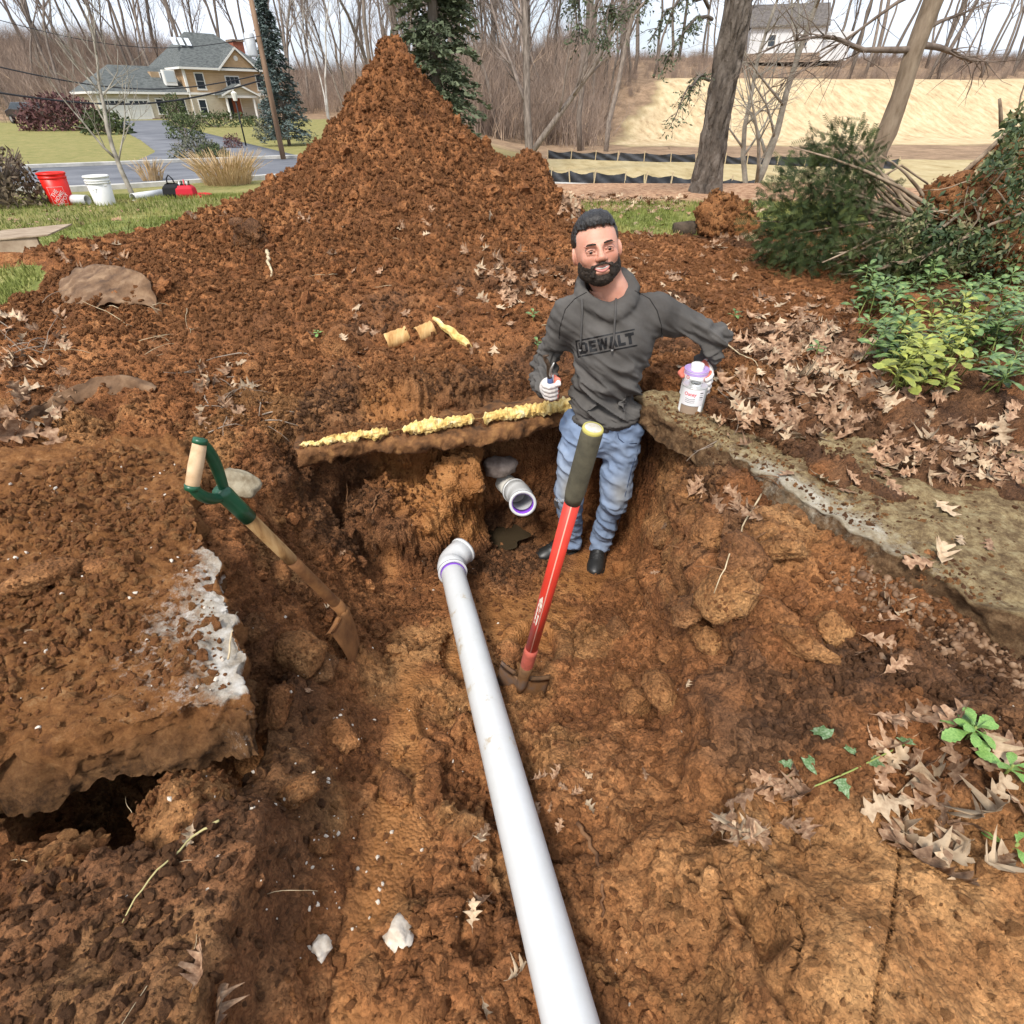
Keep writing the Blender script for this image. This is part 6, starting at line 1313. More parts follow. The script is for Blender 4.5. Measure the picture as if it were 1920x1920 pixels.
def conifer_tree(name, loc, args, label, col):
    T, B, C = conifer(*args); root = empty(name, loc); tag(root, label, 'tree'); T.build('trunk', bark, root, True); B.build('bough', bark, root, True); C.build('crown', col, root); return root
dkg = mat('hemlock_green', var=[(.35, (.050, .064, .034)), (.55, (.10, .122, .066)), (.7, (.17, .19, .115))], scale=1.8, rough=.8); blg = mat('spruce_blue', var=[(.35, (.045, .062, .058)), (.6, (.11, .145, .135))], scale=1.4, rough=.8)
conifer_tree('hemlock_tree', (-3.3, 31.0, gz(-3.3, 31)), (5, 17, 2.2, 360, None, 80, .35, .05), 'dense dark green hemlock standing behind the soil heap', dkg)
bsx = at_z(540, 268, .8); conifer_tree('spruce_tree', (-11.0, 33.0, gz(-11, 33)), (6, 5.7, 1.25, 240, None, 46, .25, .05), 'blue grey spruce at the right end of the tan house', blg)
# birch with white twin stems beside the spruce
wht = mat('birch_bark', var=[(.4, (.30, .26, .22)), (.6, (.55, .52, .48))], scale=2, rough=.9)
p = at_z(622, 262, .8); tree('birch_tree', grow(31, 9, .06, .45, 9, .5, (-.12, 0), fork=-.28), (-9.6, 36, gz(-9.6, 36)), 'slender white stemmed birch beside the blue spruce', tm=wht, cm=wht)
# big trunks near the lawn
rough_bark = mat('ridged_bark', var=[(.3, (.045, .036, .030)), (.5, (.13, .105, .085)), (.68, (.22, .185, .155))], scale=5, rough=.95, bump=.06, bscale=13, stretch=(1.6, 1.6, .7), bstr=1)
RID = 1.0
def big_trunk(r, h, seed, flare=.25, lean=(0, 0), n=72, m=190):
    V = []; 
    for j in range(m + 1):
        t = j / m; z = -.3 + (h + .3) * t; rr = r * (1 - .18 * t) * (1 + flare * math.exp(-max(0, z) / .35))
        for i in range(n):
            a = 2 * math.pi * i / n; V.append((rr * math.cos(a) + lean[0] * z + .02 * math.sin(z * 1.1 + seed), rr * math.sin(a) + lean[1] * z, z))
    V = np.array(V); a = np.arctan2(V[:, 1], V[:, 0]); d = .022 * fbm(V * [1, 1, .35], 7, 3, seed=seed) - RID * .05 * np.exp(-(np.abs(fbm(V * [1, 1, .22], 15, 2, seed=seed)) / .22)**2)
    V[:, 0] += np.cos(a) * d; V[:, 1] += np.sin(a) * d; i = np.arange((m+1)*n).reshape(m+1, n); F = np.stack([i[:-1].ravel(), np.roll(i, -1, 1)[:-1].ravel(), np.roll(i, -1, 1)[1:].ravel(), i[1:].ravel()], 1)
    return V, F
refresh()
def trunk_tree(name, px, py, Y, r, h, seed, label, m, lean=(0, 0), limbs=None, leafy=None, flare=.25):
    b = at_y(px, py, Y); b.z, = (drop(b.x, b.y)[0].z,); root = empty(name, b); tag(root, label, 'tree'); V, F = big_trunk(r, h, seed, flare, lean); link('trunk', new_mesh('trunk', V, F, True, [m]), root)
    if limbs:
        C = MB(); rg = random.Random(seed)
        for (z, az, L, dr, rr) in limbs:
            p = Vector((lean[0] * z, lean[1] * z, z)); d = Vector((math.cos(az), math.sin(az), dr)).normalized(); pts = [p]; 
            for i in range(9):
                d = (d + Vector((rg.gauss(0, .12), rg.gauss(0, .12), rg.gauss(0, .10) - .03))).normalized(); pts.append(pts[-1] + d * L / 9)
                if i > 1:
                    for s_ in range(4):
                        e = (d + Vector((rg.gauss(0, .6), rg.gauss(0, .6), rg.gauss(0, .5)))).normalized(); q = [pts[-1]]
                        for _ in range(4): e = (e + Vector((rg.gauss(0, .25), rg.gauss(0, .25), rg.gauss(0, .2) - .06))).normalized(); q.append(q[-1] + e * L * .09)
                        C.tube(q, [rr * .22, rr * .17, rr * .12, rr * .08, .002], 3, False)
            C.tube(pts, [rr * (1 - .85 * i / 9) for i in range(10)], 6, False)
        C.build('limb', mat('limb_bark', var=[(.35, (.09, .065, .05)), (.6, (.20, .155, .125))], scale=6, rough=.95), root, True)
    return root
trunk_tree('oak_tree', 1318, 378, 10.3, .205, 9, 3, 'thick ridged tree trunk rising from the leafy lawn edge', rough_bark, (.012, 0), None, flare=.35)
RID = .15
trunk_tree('maple_tree', 1628, 330, 9.4, .120, 9, 8, 'smooth pale brown leaning trunk behind the brush heap', mat('smooth_bark', var=[(.3, (.12, .085, .055)), (.5, (.20, .15, .105)), (.7, (.27, .21, .15))], scale=6, rough=.9, bump=.012, bscale=22, stretch=(2, 2, .6)), (.055, .0), [(1.75, 0.1, 1.7, -.15, .045), (1.7, 3.1, 2.2, -.02, .045), (1.9, .5, 1.4, .15, .03), (2.3, 2.6, 2.0, -.2, .03)])
# pale many-branched small tree beside the thick trunk, and the evergreen boughs that droop in front of it
pg = mat('lichen_bark', var=[(.35, (.16, .14, .11)), (.6, (.33, .30, .25))], scale=4, rough=.95)
b = at_z(1295, 300, -.4); tree('lichen_tree', grow(41, 7.2, .11, .16, 11, .85, (.05, 0), twig=1.1, droop=.02, fork=-.22), (b.x * .62, 17.0, gz(4.5, 17)), 'pale lichened small tree behind the thick trunk', tm=pg, cm=pg)
b = at_z(985, 322, -.5); tree('twin_stem_tree', grow(52, 12, .20, .18, 12, .55, (.0, 0), twig=1.4, fork=.62), (.75, 31.0, gz(.75, 31)), 'twin stemmed bare tree just behind the black silt fence', tm=bark, cm=twigs_m)
b = at_z(345, 345, .75); tree('ornamental_tree', grow(63, 3.4, .055, .20, 12, .62, (-.10, 0), twig=.9, droop=-.02), (-7.8, 13.2, gz(-7.8, 13.2)), 'small bare ornamental tree on the near side of the road', tm=pg, cm=pg)
tree('orchard_tree', grow(64, 6.0, .17, .16, 11, .8, (-.15, 0), twig=1.1, droop=.02), (-41, 48, gz(-41, 48)), 'spreading bare tree on the lawn beside the parked car', tm=bark, cm=twigs_m)
# drooping evergreen boughs hanging in from above, part of a tree whose trunk is the thick one
def boughs():
    rg = random.Random(9); root = empty('hemlock_bough', (3.1, 9.2, 4.2)); tag(root, 'drooping dark hemlock boughs hanging left of the thick trunk', 'branches')
    C = MB(); V = []; F = []; O = Vector(root.location)
    for (px0, py0, Y0, px1, py1, Y1) in [(1340,-40,10.2,1150,40,9.0),(1330,10,10.2,1215,75,9.3),(1345,-80,10.2,1080,-10,8.6),(1335,40,10.2,1240,130,9.5),(1330,150,10.2,1258,228,9.6),(1080,-10,8.6,1085,85,8.6),(1150,40,9.0,1128,90,8.8),(1345,-30,10.2,1195,10,9.2)]:
        a, b = at_y(px0, py0, Y0) - O, at_y(px1, py1, Y1) - O; pts = [a.lerp(b, t / 8) + Vector((0, 0, .22 * math.sin(math.pi * t / 8) + rg.gauss(0, .03))) for t in range(9)]; C.tube(pts, [.025 * (1 - .1 * t) for t in range(9)], 5, False)
        for k in range(70):
            t = rg.uniform(.25, 1); i = min(7, int(t * 8)); p = pts[i].lerp(pts[i+1], t * 8 - i); d = Vector((rg.gauss(0, .5), rg.gauss(0, .5), -abs(rg.gauss(.3, .45)))).normalized(); L_ = rg.uniform(.10, .32); q = p + d * L_
            if k % 3 == 0: C.tube([p, p.lerp(q, .5) + Vector((0, 0, .02)), q], [.005, .004, .002], 3, False)
            for s_ in range(6):
                c = p.lerp(q, rg.random()); dd = (d + Vector((rg.gauss(0, .7), rg.gauss(0, .7), rg.gauss(0, .4)))).normalized(); u = dd.cross(Vector((rg.gauss(0, 1), rg.gauss(0, 1), rg.gauss(0, 1)))).normalized(); l_ = rg.uniform(.03, .07); w_ = .010; n = len(V); V += [c, c + dd * l_ * .5 + u * w_, c + dd * l_, c + dd * l_ * .5 - u * w_]; F.append((n, n+1, n+2, n+3))
    C.build('branch', bark, root, True); MB().add(V, F).build('needles', dkg, root)
boughs()
# ------------------------------------------------------------ silt fences
blackf = mat('black_silt_cloth', var=[(.35, (.010, .011, .014)), (.6, (.030, .032, .038))], scale=3, rough=.6, spec=.4); stake_m = mat('wood_stake', (.46, .36, .22), .9)
def silt_fence(pts, h, n, label, seed):
    A = np.array(pts, float); d = np.r_[0, np.cumsum(np.hypot(*np.diff(A, axis=0).T))]; rg = random.Random(seed); root = empty('silt_fence', (A[0, 0], A[0, 1], gz(*A[0]))); O = Vector(root.location); tag(root, label, 'fence')
    def pos(s): x, y = np.interp(s, d, A[:, 0]), np.interp(s, d, A[:, 1]); return x, y, gz(x, y)
    S_ = np.linspace(0, d[-1], n + 1) + np.array([0] + [rg.gauss(0, .12) for _ in range(n - 1)] + [0]); ln = [rg.gauss(0, .06) for _ in S_]
    for i in range(n):
        V = []; m = 14; sag = rg.uniform(.12, .30) * h
        for a in range(m + 1):
            t = a / m; x, y, z = pos(S_[i] + (S_[i+1] - S_[i]) * t); top = h * (1 - .03 * rg.random()) - sag * math.sin(math.pi * t)**1.2
            for b in range(6): u = b / 5; V.append(Vector((x + ln[i] * u, y - .02 + .05 * math.sin(t * 9 + u * 7 + i) * (1 - u * .4), z - .05 + (top + .05) * u)) - O)
        MB().add(V, [(a*6+b, (a+1)*6+b, (a+1)*6+b+1, a*6+b+1) for a in range(m) for b in range(5)]).build('cloth_panel', blackf, root, True)
    for i in range(n + 1):
        x, y, z = pos(S_[i]); MB().box((-.022, -.022, -.1), (.022, .022, h + rg.uniform(.02, .12)), Matrix.Translation(Vector((x, y - .05, z)) - O) @ Matrix.Rotation(rg.gauss(0, .06), 4, 'Y')).build('stake', stake_m, root)
    return root
silt_fence([(-2.2, 28.6), (0, 27.6), (5, 25.0), (9.6, 22.4), (13, 20.2)], .50, 17, 'black silt fence along the far side of the road', 3)
silt_fence([(2.2, 40.5), (8, 38.3), (14, 36.2), (20, 34)], .42, 13, 'smaller black silt fence at the foot of the straw field', 4)
# ------------------------------------------------------------ the tan house
def window(root, x, y, z, w_, h_, mull=(1, 2), fr=None, face=None, name='window'):
    """frame, panes and sill on a wall facing -y at (x, y); z of the sill"""
    F_ = fr or MAT['trim_white']; o = empty(name, (x, y, z)); o.parent = root; t = .09
    mb = MB(); mb.box((-w_/2 - t, -.06, -t), (-w_/2, .02, h_ + t)); mb.box((w_/2, -.06, -t), (w_/2 + t, .02, h_ + t)); mb.box((-w_/2, -.06, h_), (w_/2, .02, h_ + t)); mb.build('frame', F_, o)
    MB().box((-w_/2 - t - .04, -.10, -t - .05), (w_/2 + t + .04, .02, -.002)).build('sill', F_, o)
    for a in range(mull[0]):
        for b in range(mull[1]): MB().box((-w_/2 + w_ * a / mull[0] + .02, -.02, h_ * b / mull[1] + .02), (-w_/2 + w_ * (a + 1) / mull[0] - .02, -.01, h_ * (b + 1) / mull[1] - .02)).build('pane', MAT['dark_glass'], o)
    MB().box((-w_/2, -.008, 0), (w_/2, .012, h_)).build('sash', F_, o)
    return o
mat('trim_white', (.72, .71, .67), .6); mat('dark_glass', (.025, .035, .045), .08, spec=.6); mat('shingle_grey', var=[(.35, (.055, .062, .062)), (.6, (.125, .135, .13))], scale=3, rough=.95, bump=.03, bscale=6, stretch=(1, 1, 4)); mat('stone_base', var=[(.35, (.12, .085, .06)), (.5, (.26, .19, .14)), (.65, (.38, .31, .24))], scale=5, rough=.95, bump=.05, bscale=6)
def siding(name, a, b):
    m = mat(name, var=[(.35, a), (.65, b)], scale=1.2, rough=.8); N = m.node_tree.nodes; L = m.node_tree.links; t = N.new('ShaderNodeTexCoord'); wv = N.new('ShaderNodeTexWave'); wv.bands_direction = 'Z'; wv.wave_profile = 'SAW'; wv.inputs['Scale'].default_value = 1.35; L.new(t.outputs['Object'], wv.inputs['Vector']); bp = N.new('ShaderNodeBump'); bp.inputs['Distance'].default_value = .03; L.new(wv.outputs['Fac'], bp.inputs['Height']); L.new(bp.outputs[0], N['Principled BSDF'].inputs['Normal']); return m
cream = siding('cream_siding', (.52, .46, .35), (.60, .54, .42)); tan = siding('tan_siding', (.46, .31, .18), (.53, .375, .23))
def hip_roof(name, x0, x1, y0, y1, z, h, inset0, inset1, root, ov=.45, m=None):
    x0 -= ov; x1 += ov; y0 -= ov; y1 += ov; ym = (y0 + y1) / 2
    V = [(x0, y0, z), (x1, y0, z), (x1, y1, z), (x0, y1, z), (x0 + inset0, ym, z + h), (x1 - inset1, ym, z + h)]; V += [(a, b, c - .16) for a, b, c in V[:4]]
    o = MB().add(V, [(0, 1, 5, 4), (1, 2, 5), (2, 3, 4, 5), (3, 0, 4), (6, 7, 1, 0), (7, 8, 2, 1), (8, 9, 3, 2), (9, 6, 0, 3), (9, 8, 7, 6)]).build(name, m or MAT['shingle_grey'], root); 
    MB().box((x0 - .03, y0 - .03, z - .20), (x1 + .03, y0 - .002, z - .01)).build('gutter', MAT['trim_white'], o); MB().box((x0 - .03, y0 + .001, z - .20), (x0 - .002, y1, z - .01)).build('gutter', MAT['trim_white'], o); return o
def gable(name, xa, xb, y0, y1, z, h, root, wall_m, ov=.3):
    xm = (xa + xb) / 2; MB().add([(xa, y0, z), (xb, y0, z), (xm, y0, z + h), (xa, y1, z), (xb, y1, z), (xm, y1, z + h)], [(0, 1, 2), (1, 4, 5, 2), (4, 3, 5), (3, 0, 2, 5)]).build(name + '_wall', wall_m, root)
    o = None
    for s_ in (-1, 1):
        xe = xm + s_ * ((xb - xa) / 2 + ov); ze = z - ov * h / ((xb - xa) / 2); V = [(xm, y0 - ov, z + h + .05), (xe, y0 - ov, ze + .05), (xe, y1, ze + .05), (xm, y1, z + h + .05)]; V += [(a, b, c + .10) for a, b, c in V]
        o = MB().add(V, [(0, 1, 2, 3), (7, 6, 5, 4), (0, 4, 5, 1), (1, 5, 6, 2), (2, 6, 7, 3), (3, 7, 4, 0)]).build(name + '_roof', MAT['shingle_grey'], root)
        MB().add([(xm, y0 - ov - .04, z + h + .16), (xe, y0 - ov - .04, ze + .16), (xe, y0 - ov - .04, ze - .06), (xm, y0 - ov - .04, z + h - .06), (xm, y0 - ov - .003, z + h + .16), (xe, y0 - ov - .003, ze + .16), (xe, y0 - ov - .003, ze - .06), (xm, y0 - ov - .003, z + h - .06)], [(0, 1, 2, 3), (7, 6, 5, 4), (0, 4, 5, 1), (1, 5, 6, 2), (2, 6, 7, 3), (3, 7, 4, 0)]).build('rake_board', MAT['trim_white'], o)
def tan_house():
    A = (-42.0, 70.4, .72); root = empty('house', A, (0, 0, R(47))); tag(root, 'tan and cream two storey house with grey hip roofs and a garage wing', 'house')
    MB().box((0, .0, -.6), (9.0, 6.5, 2.55)).build('wall', cream, root); MB().box((9.0, -.5, -.6), (18.6, 8.5, 2.5)).build('wall', cream, root); MB().box((9.0, -.45, 2.5), (18.6, 8.5, 4.75)).build('wall', tan, root)
    MB().box((9.0 - .002, -.60, 2.42), (18.62, -.451, 2.62)).build('belt_course', MAT['trim_white'], root); MB().box((8.9, -.62, 2.62), (9.15, -.452, 4.7)).build('corner_board', MAT['trim_white'], root); MB().box((-.06, -.06, -.5), (.16, -.002, 2.5)).build('corner_board', MAT['trim_white'], root)
    MB().box((9.05, -.62, -.5), (18.6, -.502, .35)).build('stone_base', MAT['stone_base'], root); MB().box((4.6, -.12, -.5), (9.0, -.002, .35)).build('stone_base', MAT['stone_base'], root)
    hip_roof('roof', 0, 9.0, 0, 6.5, 2.62, 2.3, 3.4, -.5, root); rf = hip_roof('roof', 9.0, 18.6, -.5, 8.5, 4.82, 3.3, 3.6, 3.6, root)
    gable('front_gable', 13.0, 17.2, -.75, 3.0, 4.85, 1.75, root, tan)
    MB().tube([(15.1, -.80, 5.75), (15.1, -.76, 5.75)], .24, 20).build('round_vent', MAT['trim_white'], root)
    # garage doors
    for gx0 in (.45, 2.75):
        d = empty('garage_door', (gx0, -.02, -.15)); d.parent = root; MB().box((0, -.04, 0), (2.0, .01, 2.15)).build('door_panel', MAT['trim_white'], d)
        for k in range(4): MB().box((.12 + k * .46, -.055, 1.72), (.50 + k * .46, -.041, 1.98)).build('pane', MAT['dark_glass'], d)
        for r_ in range(3):
            for k in range(4): MB().box((.12 + k * .46, -.052, .12 + r_ * .53), (.50 + k * .46, -.041, .52 + r_ * .53)).build('raised_panel', mat('panel_white', (.66, .66, .64), .6), d)
        MB().box((-.12, -.07, 0), (-.002, .0, 2.28)).build('jamb', MAT['trim_white'], d); MB().box((2.002, -.07, 0), (2.12, .0, 2.28)).build('jamb', MAT['trim_white'], d)
    for x_ in (5.9, 8.1): window(root, x_, -.01, .75, .75, 1.25)
    window(root, 10.2, -.51, .55, .75, 1.4); window(root, 17.5, -.51, .55, .75, 1.4)
    for x_ in (10.6, 17.6): window(root, x_, -.46, 2.95, .85, 1.35)
    window(root, 14.3, -.46, 3.25, 1.5, .85, (3, 1)); window(root, 9.6 - 1.9, 1.6, 3.2, .7, 1.1)
    MB().box((6.4, 1.62, 2.6), (9.0, 6.0, 4.4)).build('wall', tan, root)
    # porch
    p = empty('porch', (14.0, -.5, 0)); p.parent = root; MB().box((-1.9, -1.7, -.5), (1.9, -.002, .12)).build('step', MAT['stone_base'], p)
    for x_ in (-1.6, 1.6): MB().tube([(x_, -1.45, .12), (x_, -1.45, 2.15)], .13, 14).build('column', MAT['trim_white'], p)
    MB().box((-1.9, -1.7, 2.15), (1.9, -.002, 2.38)).build('beam', MAT['trim_white'], p)
    V = []
    for s_ in (-1, 1):
        V = [(0, -1.9, 3.35), (s_ * 2.2, -1.9, 2.38), (s_ * 2.2, -.05, 2.38), (0, -.05, 3.35)]; V += [(a, b, c + .1) for a, b, c in V]; MB().add(V, [(0, 1, 2, 3), (7, 6, 5, 4), (0, 4, 5, 1), (1, 5, 6, 2), (2, 6, 7, 3), (3, 7, 4, 0)]).build('porch_roof', MAT['shingle_grey'], p)
        W = [(0, -1.93, 3.42), (s_ * 2.25, -1.93, 2.42), (s_ * 2.25, -1.93, 2.25), (0, -1.93, 3.22)]; W += [(a, b + .025, c) for a, b, c in W]; MB().add(W, [(0, 1, 2, 3), (7, 6, 5, 4), (0, 4, 5, 1), (1, 5, 6, 2), (2, 6, 7, 3), (3, 7, 4, 0)]).build('rake_board', MAT['trim_white'], p)
    MB().add([(-2.0, -1.6, 2.4), (2.0, -1.6, 2.4), (0, -1.6, 3.3)], [(0, 1, 2)]).build('pediment', cream, p)
    d = empty('front_door', (14.1, -.52, .12)); d.parent = root; MB().box((-.48, -.05, 0), (.48, .0, 2.05)).build('door_panel', mat('red_wood', (.26, .075, .035), .4), d); MB().box((-.95, -.04, 0), (-.50, .0, 2.05)).build('side_light', MAT['dark_glass'], d); MB().box((-1.05, -.06, 0), (-.952, .0, 2.15)).build('jamb', MAT['trim_white'], d); MB().box((.482, -.06, 0), (.60, .0, 2.15)).build('jamb', MAT['trim_white'], d)
    # chimney, skylights and the light dormer on the wing
    MB().box((17.6, 4.2, 4.6), (18.9, 5.6, 7.6)).build('chimney', mat('brick_red', var=[(.4, (.26, .085, .05)), (.6, (.36, .13, .08))], scale=8, rough=.95), root); MB().box((17.5, 4.1, 7.6), (19.0, 5.7, 7.8)).build('chimney_cap', MAT['stone_base'], root)
    sl_ = Matrix.Translation((0, 0, 0))
    for k in range(3):
        t = .55; y_ = -.9 + 4.5 * t; z_ = 4.82 + 3.3 * t + .05; MB().add([(10.7 - 1.1 + k * .75, y_ + .0, z_ + .10), (10.1 + k * .75, y_ + .0, z_ + .10), (10.3 + k * .75, y_ + 1.0, z_ + .80), (9.8 + k * .75, y_ + 1.0, z_ + .80)], [(0, 1, 2, 3)]).build('skylight', mat('skylight_glass', (.60, .64, .68), .1, spec=.6), root)
    w_ = MB().box((7.2, .25, 3.2), (8.4, .85, 4.55)).build('dormer', MAT['trim_white'], root); MB().box((7.3, .22, 3.5), (8.3, .249, 4.45)).build('dormer_glass', mat('pale_glass', (.45, .50, .53), .1, spec=.6), root)
    MB().tube([(9.02, -.66, -.4), (9.02, -.66, 2.45)], .05, 8).build('downpipe', MAT['trim_white'], root)
tan_house()
def white_house():
    b = at_y(1398, 117, 112); root = empty('house', (b.x, b.y, gz(b.x, b.y + 3) + .9), (0, 0, R(-14))); tag(root, 'plain white gabled house among the trees above the straw hillside', 'house')
    ws = siding('white_siding', (.68, .69, .70), (.76, .77, .78)); W_, D_ = 10.5, 8.0
    MB().box((0, 0, -.8), (W_, D_, 3.2)).build('wall', ws, root); MB().box((-.02, -.04, -1.0), (W_ + .02, -.002, .1)).build('stone_base', MAT['stone_base'], root)
    V = [(-.4, -.5, 3.1), (W_ + .4, -.5, 3.1), (W_ + .4, D_ / 2, 6.0), (-.4, D_ / 2, 6.0), (-.4, D_ + .5, 3.1), (W_ + .4, D_ + .5, 3.1)]; MB().add(V + [(a, b_, c + .18) for a, b_, c in V], [(0, 1, 2, 3), (3, 2, 5, 4), (9, 8, 7, 6), (10, 11, 8, 9), (0, 6, 7, 1), (4, 5, 11, 10), (1, 7, 8, 2), (2, 8, 11, 5), (0, 3, 9, 6), (3, 4, 10, 9)]).build('roof', mat('shingle_brown', var=[(.35, (.085, .075, .07)), (.6, (.15, .135, .125))], scale=3, rough=.95), root)
    MB().add([(W_ - .003, 0, 3.2), (W_ - .003, D_, 3.2), (W_ - .003, D_ / 2, 5.9)], [(0, 1, 2)]).build('gable_wall', ws, root); 
    for x_ in (3.2, 7.8): window(root, x_, -.01, .9, 1.0, 1.35)
    for y_ in (2.2, 5.6):
        o = window(root, W_ + .01, y_, .9, .9, 1.35); o.rotation_euler = (0, 0, R(90))
    MB().box((W_ + .05, 1.5, -.8), (W_ + 4.2, D_, 2.6)).build('wall', ws, root); 
white_house()
# ------------------------------------------------------------ pole and wires
polem = mat('pole_wood', var=[(.35, (.17, .105, .065)), (.6, (.29, .19, .125))], scale=3, rough=.95, stretch=(4, 4, .4))
pb = at_z(529, 286, .75); pb = Vector((pb.x, pb.y, gz(pb.x, pb.y))); root = empty('utility_pole', pb); tag(root, 'wooden utility pole with a grey transformer beside the blue spruce', 'utility pole')
PH = (at_y(489, 62, pb.y).z + 2.5) - pb.z; MB().tube([(0, 0, -.3), (0, 0, PH)], [.095, .075], 12).build('pole', polem, root, True)
MB().box((-1.1, -.06, PH - .5), (1.1, .06, PH - .38)).build('crossarm', polem, root)
zt = at_y(486, 85, pb.y).z - pb.z; MB().lathe([(0, -.30), (.15, -.30), (.16, -.25), (.16, .26), (.13, .31), (0, .32)], 18, Matrix.Translation((-.27, -.1, zt))).build('transformer', mat('galvanised', (.55, .57, .58), .5, metal=.2), root, True)
wire = mat('black_cable', (.02, .02, .022), .6)
for k, (py1, py2, lab) in enumerate([(115, 125, 'upper black overhead cable running left from the utility pole'), (165, 168, 'middle black overhead cable sagging left from the utility pole'), (25, 62, 'topmost thin overhead cable at the utility pole')]):
    b_ = at_y(489 + k * 3, [140, 150, 66][k], pb.y); a_ = at_y(-60, [112, 165, 22][k], 19.0); q = [a_.lerp(b_, t / 24) + Vector((0, 0, -.5 * math.sin(math.pi * t / 24))) for t in range(25)]; tag(MB().tube(q, [.022, .030, .012][k] * .8, 5).build('overhead_cable', wire, None, True), lab, 'cable')
# ------------------------------------------------------------ garden: shrubs, lamp, car
def shrub(name, loc, size, n, col, label, seed, leaf=.10, stems=14, group=None, shape=1.0):
    rg = random.Random(seed); root = empty(name, loc); tag(root, label, 'shrub', group); S_ = MB(); V = []; F = []
    for k in range(stems):
        a = rg.random() * 6.28; d = Vector((math.cos(a) * size[0] * .8, math.sin(a) * size[1] * .8, size[2] * rg.uniform(.6, .95))); S_.tube([(0, 0, -.05), d * .5 + Vector((0, 0, .1 * size[2])), d], [.025 * size[2], .015 * size[2], .004], 4, False)
    for k in range(n):
        while True:
            p = Vector((rg.uniform(-1, 1), rg.uniform(-1, 1), rg.uniform(0, 1)))
            if .35 < p.x**2 + p.y**2 + p.z**2 < 1 + .25 * rg.random(): break
        p = Vector((p.x * size[0], p.y * size[1], p.z * size[2])); d = Vector((rg.gauss(0, 1), rg.gauss(0, 1), rg.gauss(.3, 1))).normalized(); u = d.cross(Vector((rg.gauss(0, 1), rg.gauss(0, 1), rg.gauss(0, 1)))).normalized(); l_ = leaf * rg.uniform(.6, 1.3); b = len(V); V += [p, p + d * l_ * .5 + u * l_ * .22, p + d * l_, p + d * l_ * .5 - u * l_ * .22]; F.append((b, b+1, b+2, b+3))
    S_.build('stem', twigs_m, root, True); MB().add(V, F).build('foliage', col, root); return root
def gpt(px, py, z=.85):
    p = at_z(px, py, z)
    for _ in range(8): p = at_z(px, py, gz(p.x, p.y))
    return (p.x, p.y, gz(p.x, p.y))
redb = mat('barberry_red', var=[(.35, (.06, .028, .028)), (.6, (.15, .07, .065))], scale=3, rough=.9); greens = mat('boxwood_green', var=[(.35, (.035, .05, .018)), (.6, (.09, .115, .045))], scale=3, rough=.85); greyg = mat('juniper_grey', var=[(.35, (.07, .075, .05)), (.6, (.14, .145, .10))], scale=3, rough=.9)
shrub('hedge_shrub', gpt(125, 245), (3.0, 1.6, 2.0), 2600, redb, 'dark red leafless hedge beside the parked car', 1, .30, 40)
shrub('juniper_shrub', gpt(205, 252), (1.5, .9, 1.3), 900, greens, 'ragged green juniper at the end of the red hedge', 2, .28)
shrub('hedge_shrub', gpt(405, 238), (4.0, 1.0, .95), 1700, greens, 'long low green hedge in front of the stone base', 3, .22)
shrub('yew_shrub', gpt(332, 225), (1.2, 1.2, 2.2), 900, greens, 'upright green shrub by the wing windows', 4, .26)
shrub('boxwood_shrub', gpt(402, 300), (.62, .5, .48), 900, greens, 'bright green rounded shrub on the driveway corner', 5, .10)
shrub('juniper_shrub', gpt(372, 298), (.95, .7, .72), 1100, greyg, 'grey green mounded shrub next to the bright green one', 6, .12)
shrub('boxwood_shrub', gpt(352, 262), (1.0, .8, 1.2), 900, greens, 'taller green shrub up the driveway bed', 7, .16)
shrub('round_shrub', gpt(439, 279), (.42, .42, .55), 600, redb, 'small brown ball shrub on the lawn by the lamp post', 8, .09)
shrub('round_shrub', gpt(512, 262), (1.0, .8, 1.1), 900, greyg, 'loose olive shrub left of the utility pole', 9, .16)
shrub('thicket_shrub', gpt(262, 222), (1.6, 1.2, 2.4), 700, redb, 'tangled purple brown shrub in front of the garage doors', 10, .16, 60)
ol = mat('dry_reed', var=[(.35, (.38, .25, .12)), (.6, (.56, .41, .23))], scale=8, rough=.9)
def reed(loc, n, h, r, label, seed):
    rg = random.Random(seed); mb = MB(); root = empty('reed_grass', loc); tag(root, label, 'grass clump')
    for k in range(n):
        a = rg.random() * 6.28; b = Vector((math.cos(a), math.sin(a), 0)) * r * math.sqrt(rg.random()); d = Vector((b.x * .6 + rg.gauss(0, .06), b.y * .6 + rg.gauss(0, .06), h * rg.uniform(.6, 1.1))); mb.tube([b, b + d * .6, b + d + Vector((d.x * .5, d.y * .5, -.04))], [.008, .007, .003], 3, False)
    mb.build('blades', ol, root)
reed(gpt(428, 348, .5), 420, .75, .52, 'larger clump of dry straw coloured reed grass at the roadside', 3)
reed(gpt(286, 342, .5), 110, .55, .22, 'smaller clump of dry reed grass at the roadside', 4)
lp = gpt(462, 276); root = empty('garden_lamp', lp); tag(root, 'black garden lamp post on the lawn before the porch', 'lamp post'); MB().tube([(0, 0, 0), (0, 0, 1.75)], .035, 8).build('post', wire, root, True); MB().lathe([(.0, 1.75), (.09, 1.77), (.14, 2.05), (.0, 2.15)], 8).build('lantern', mat('lamp_glass', (.7, .68, .6), .3), root)
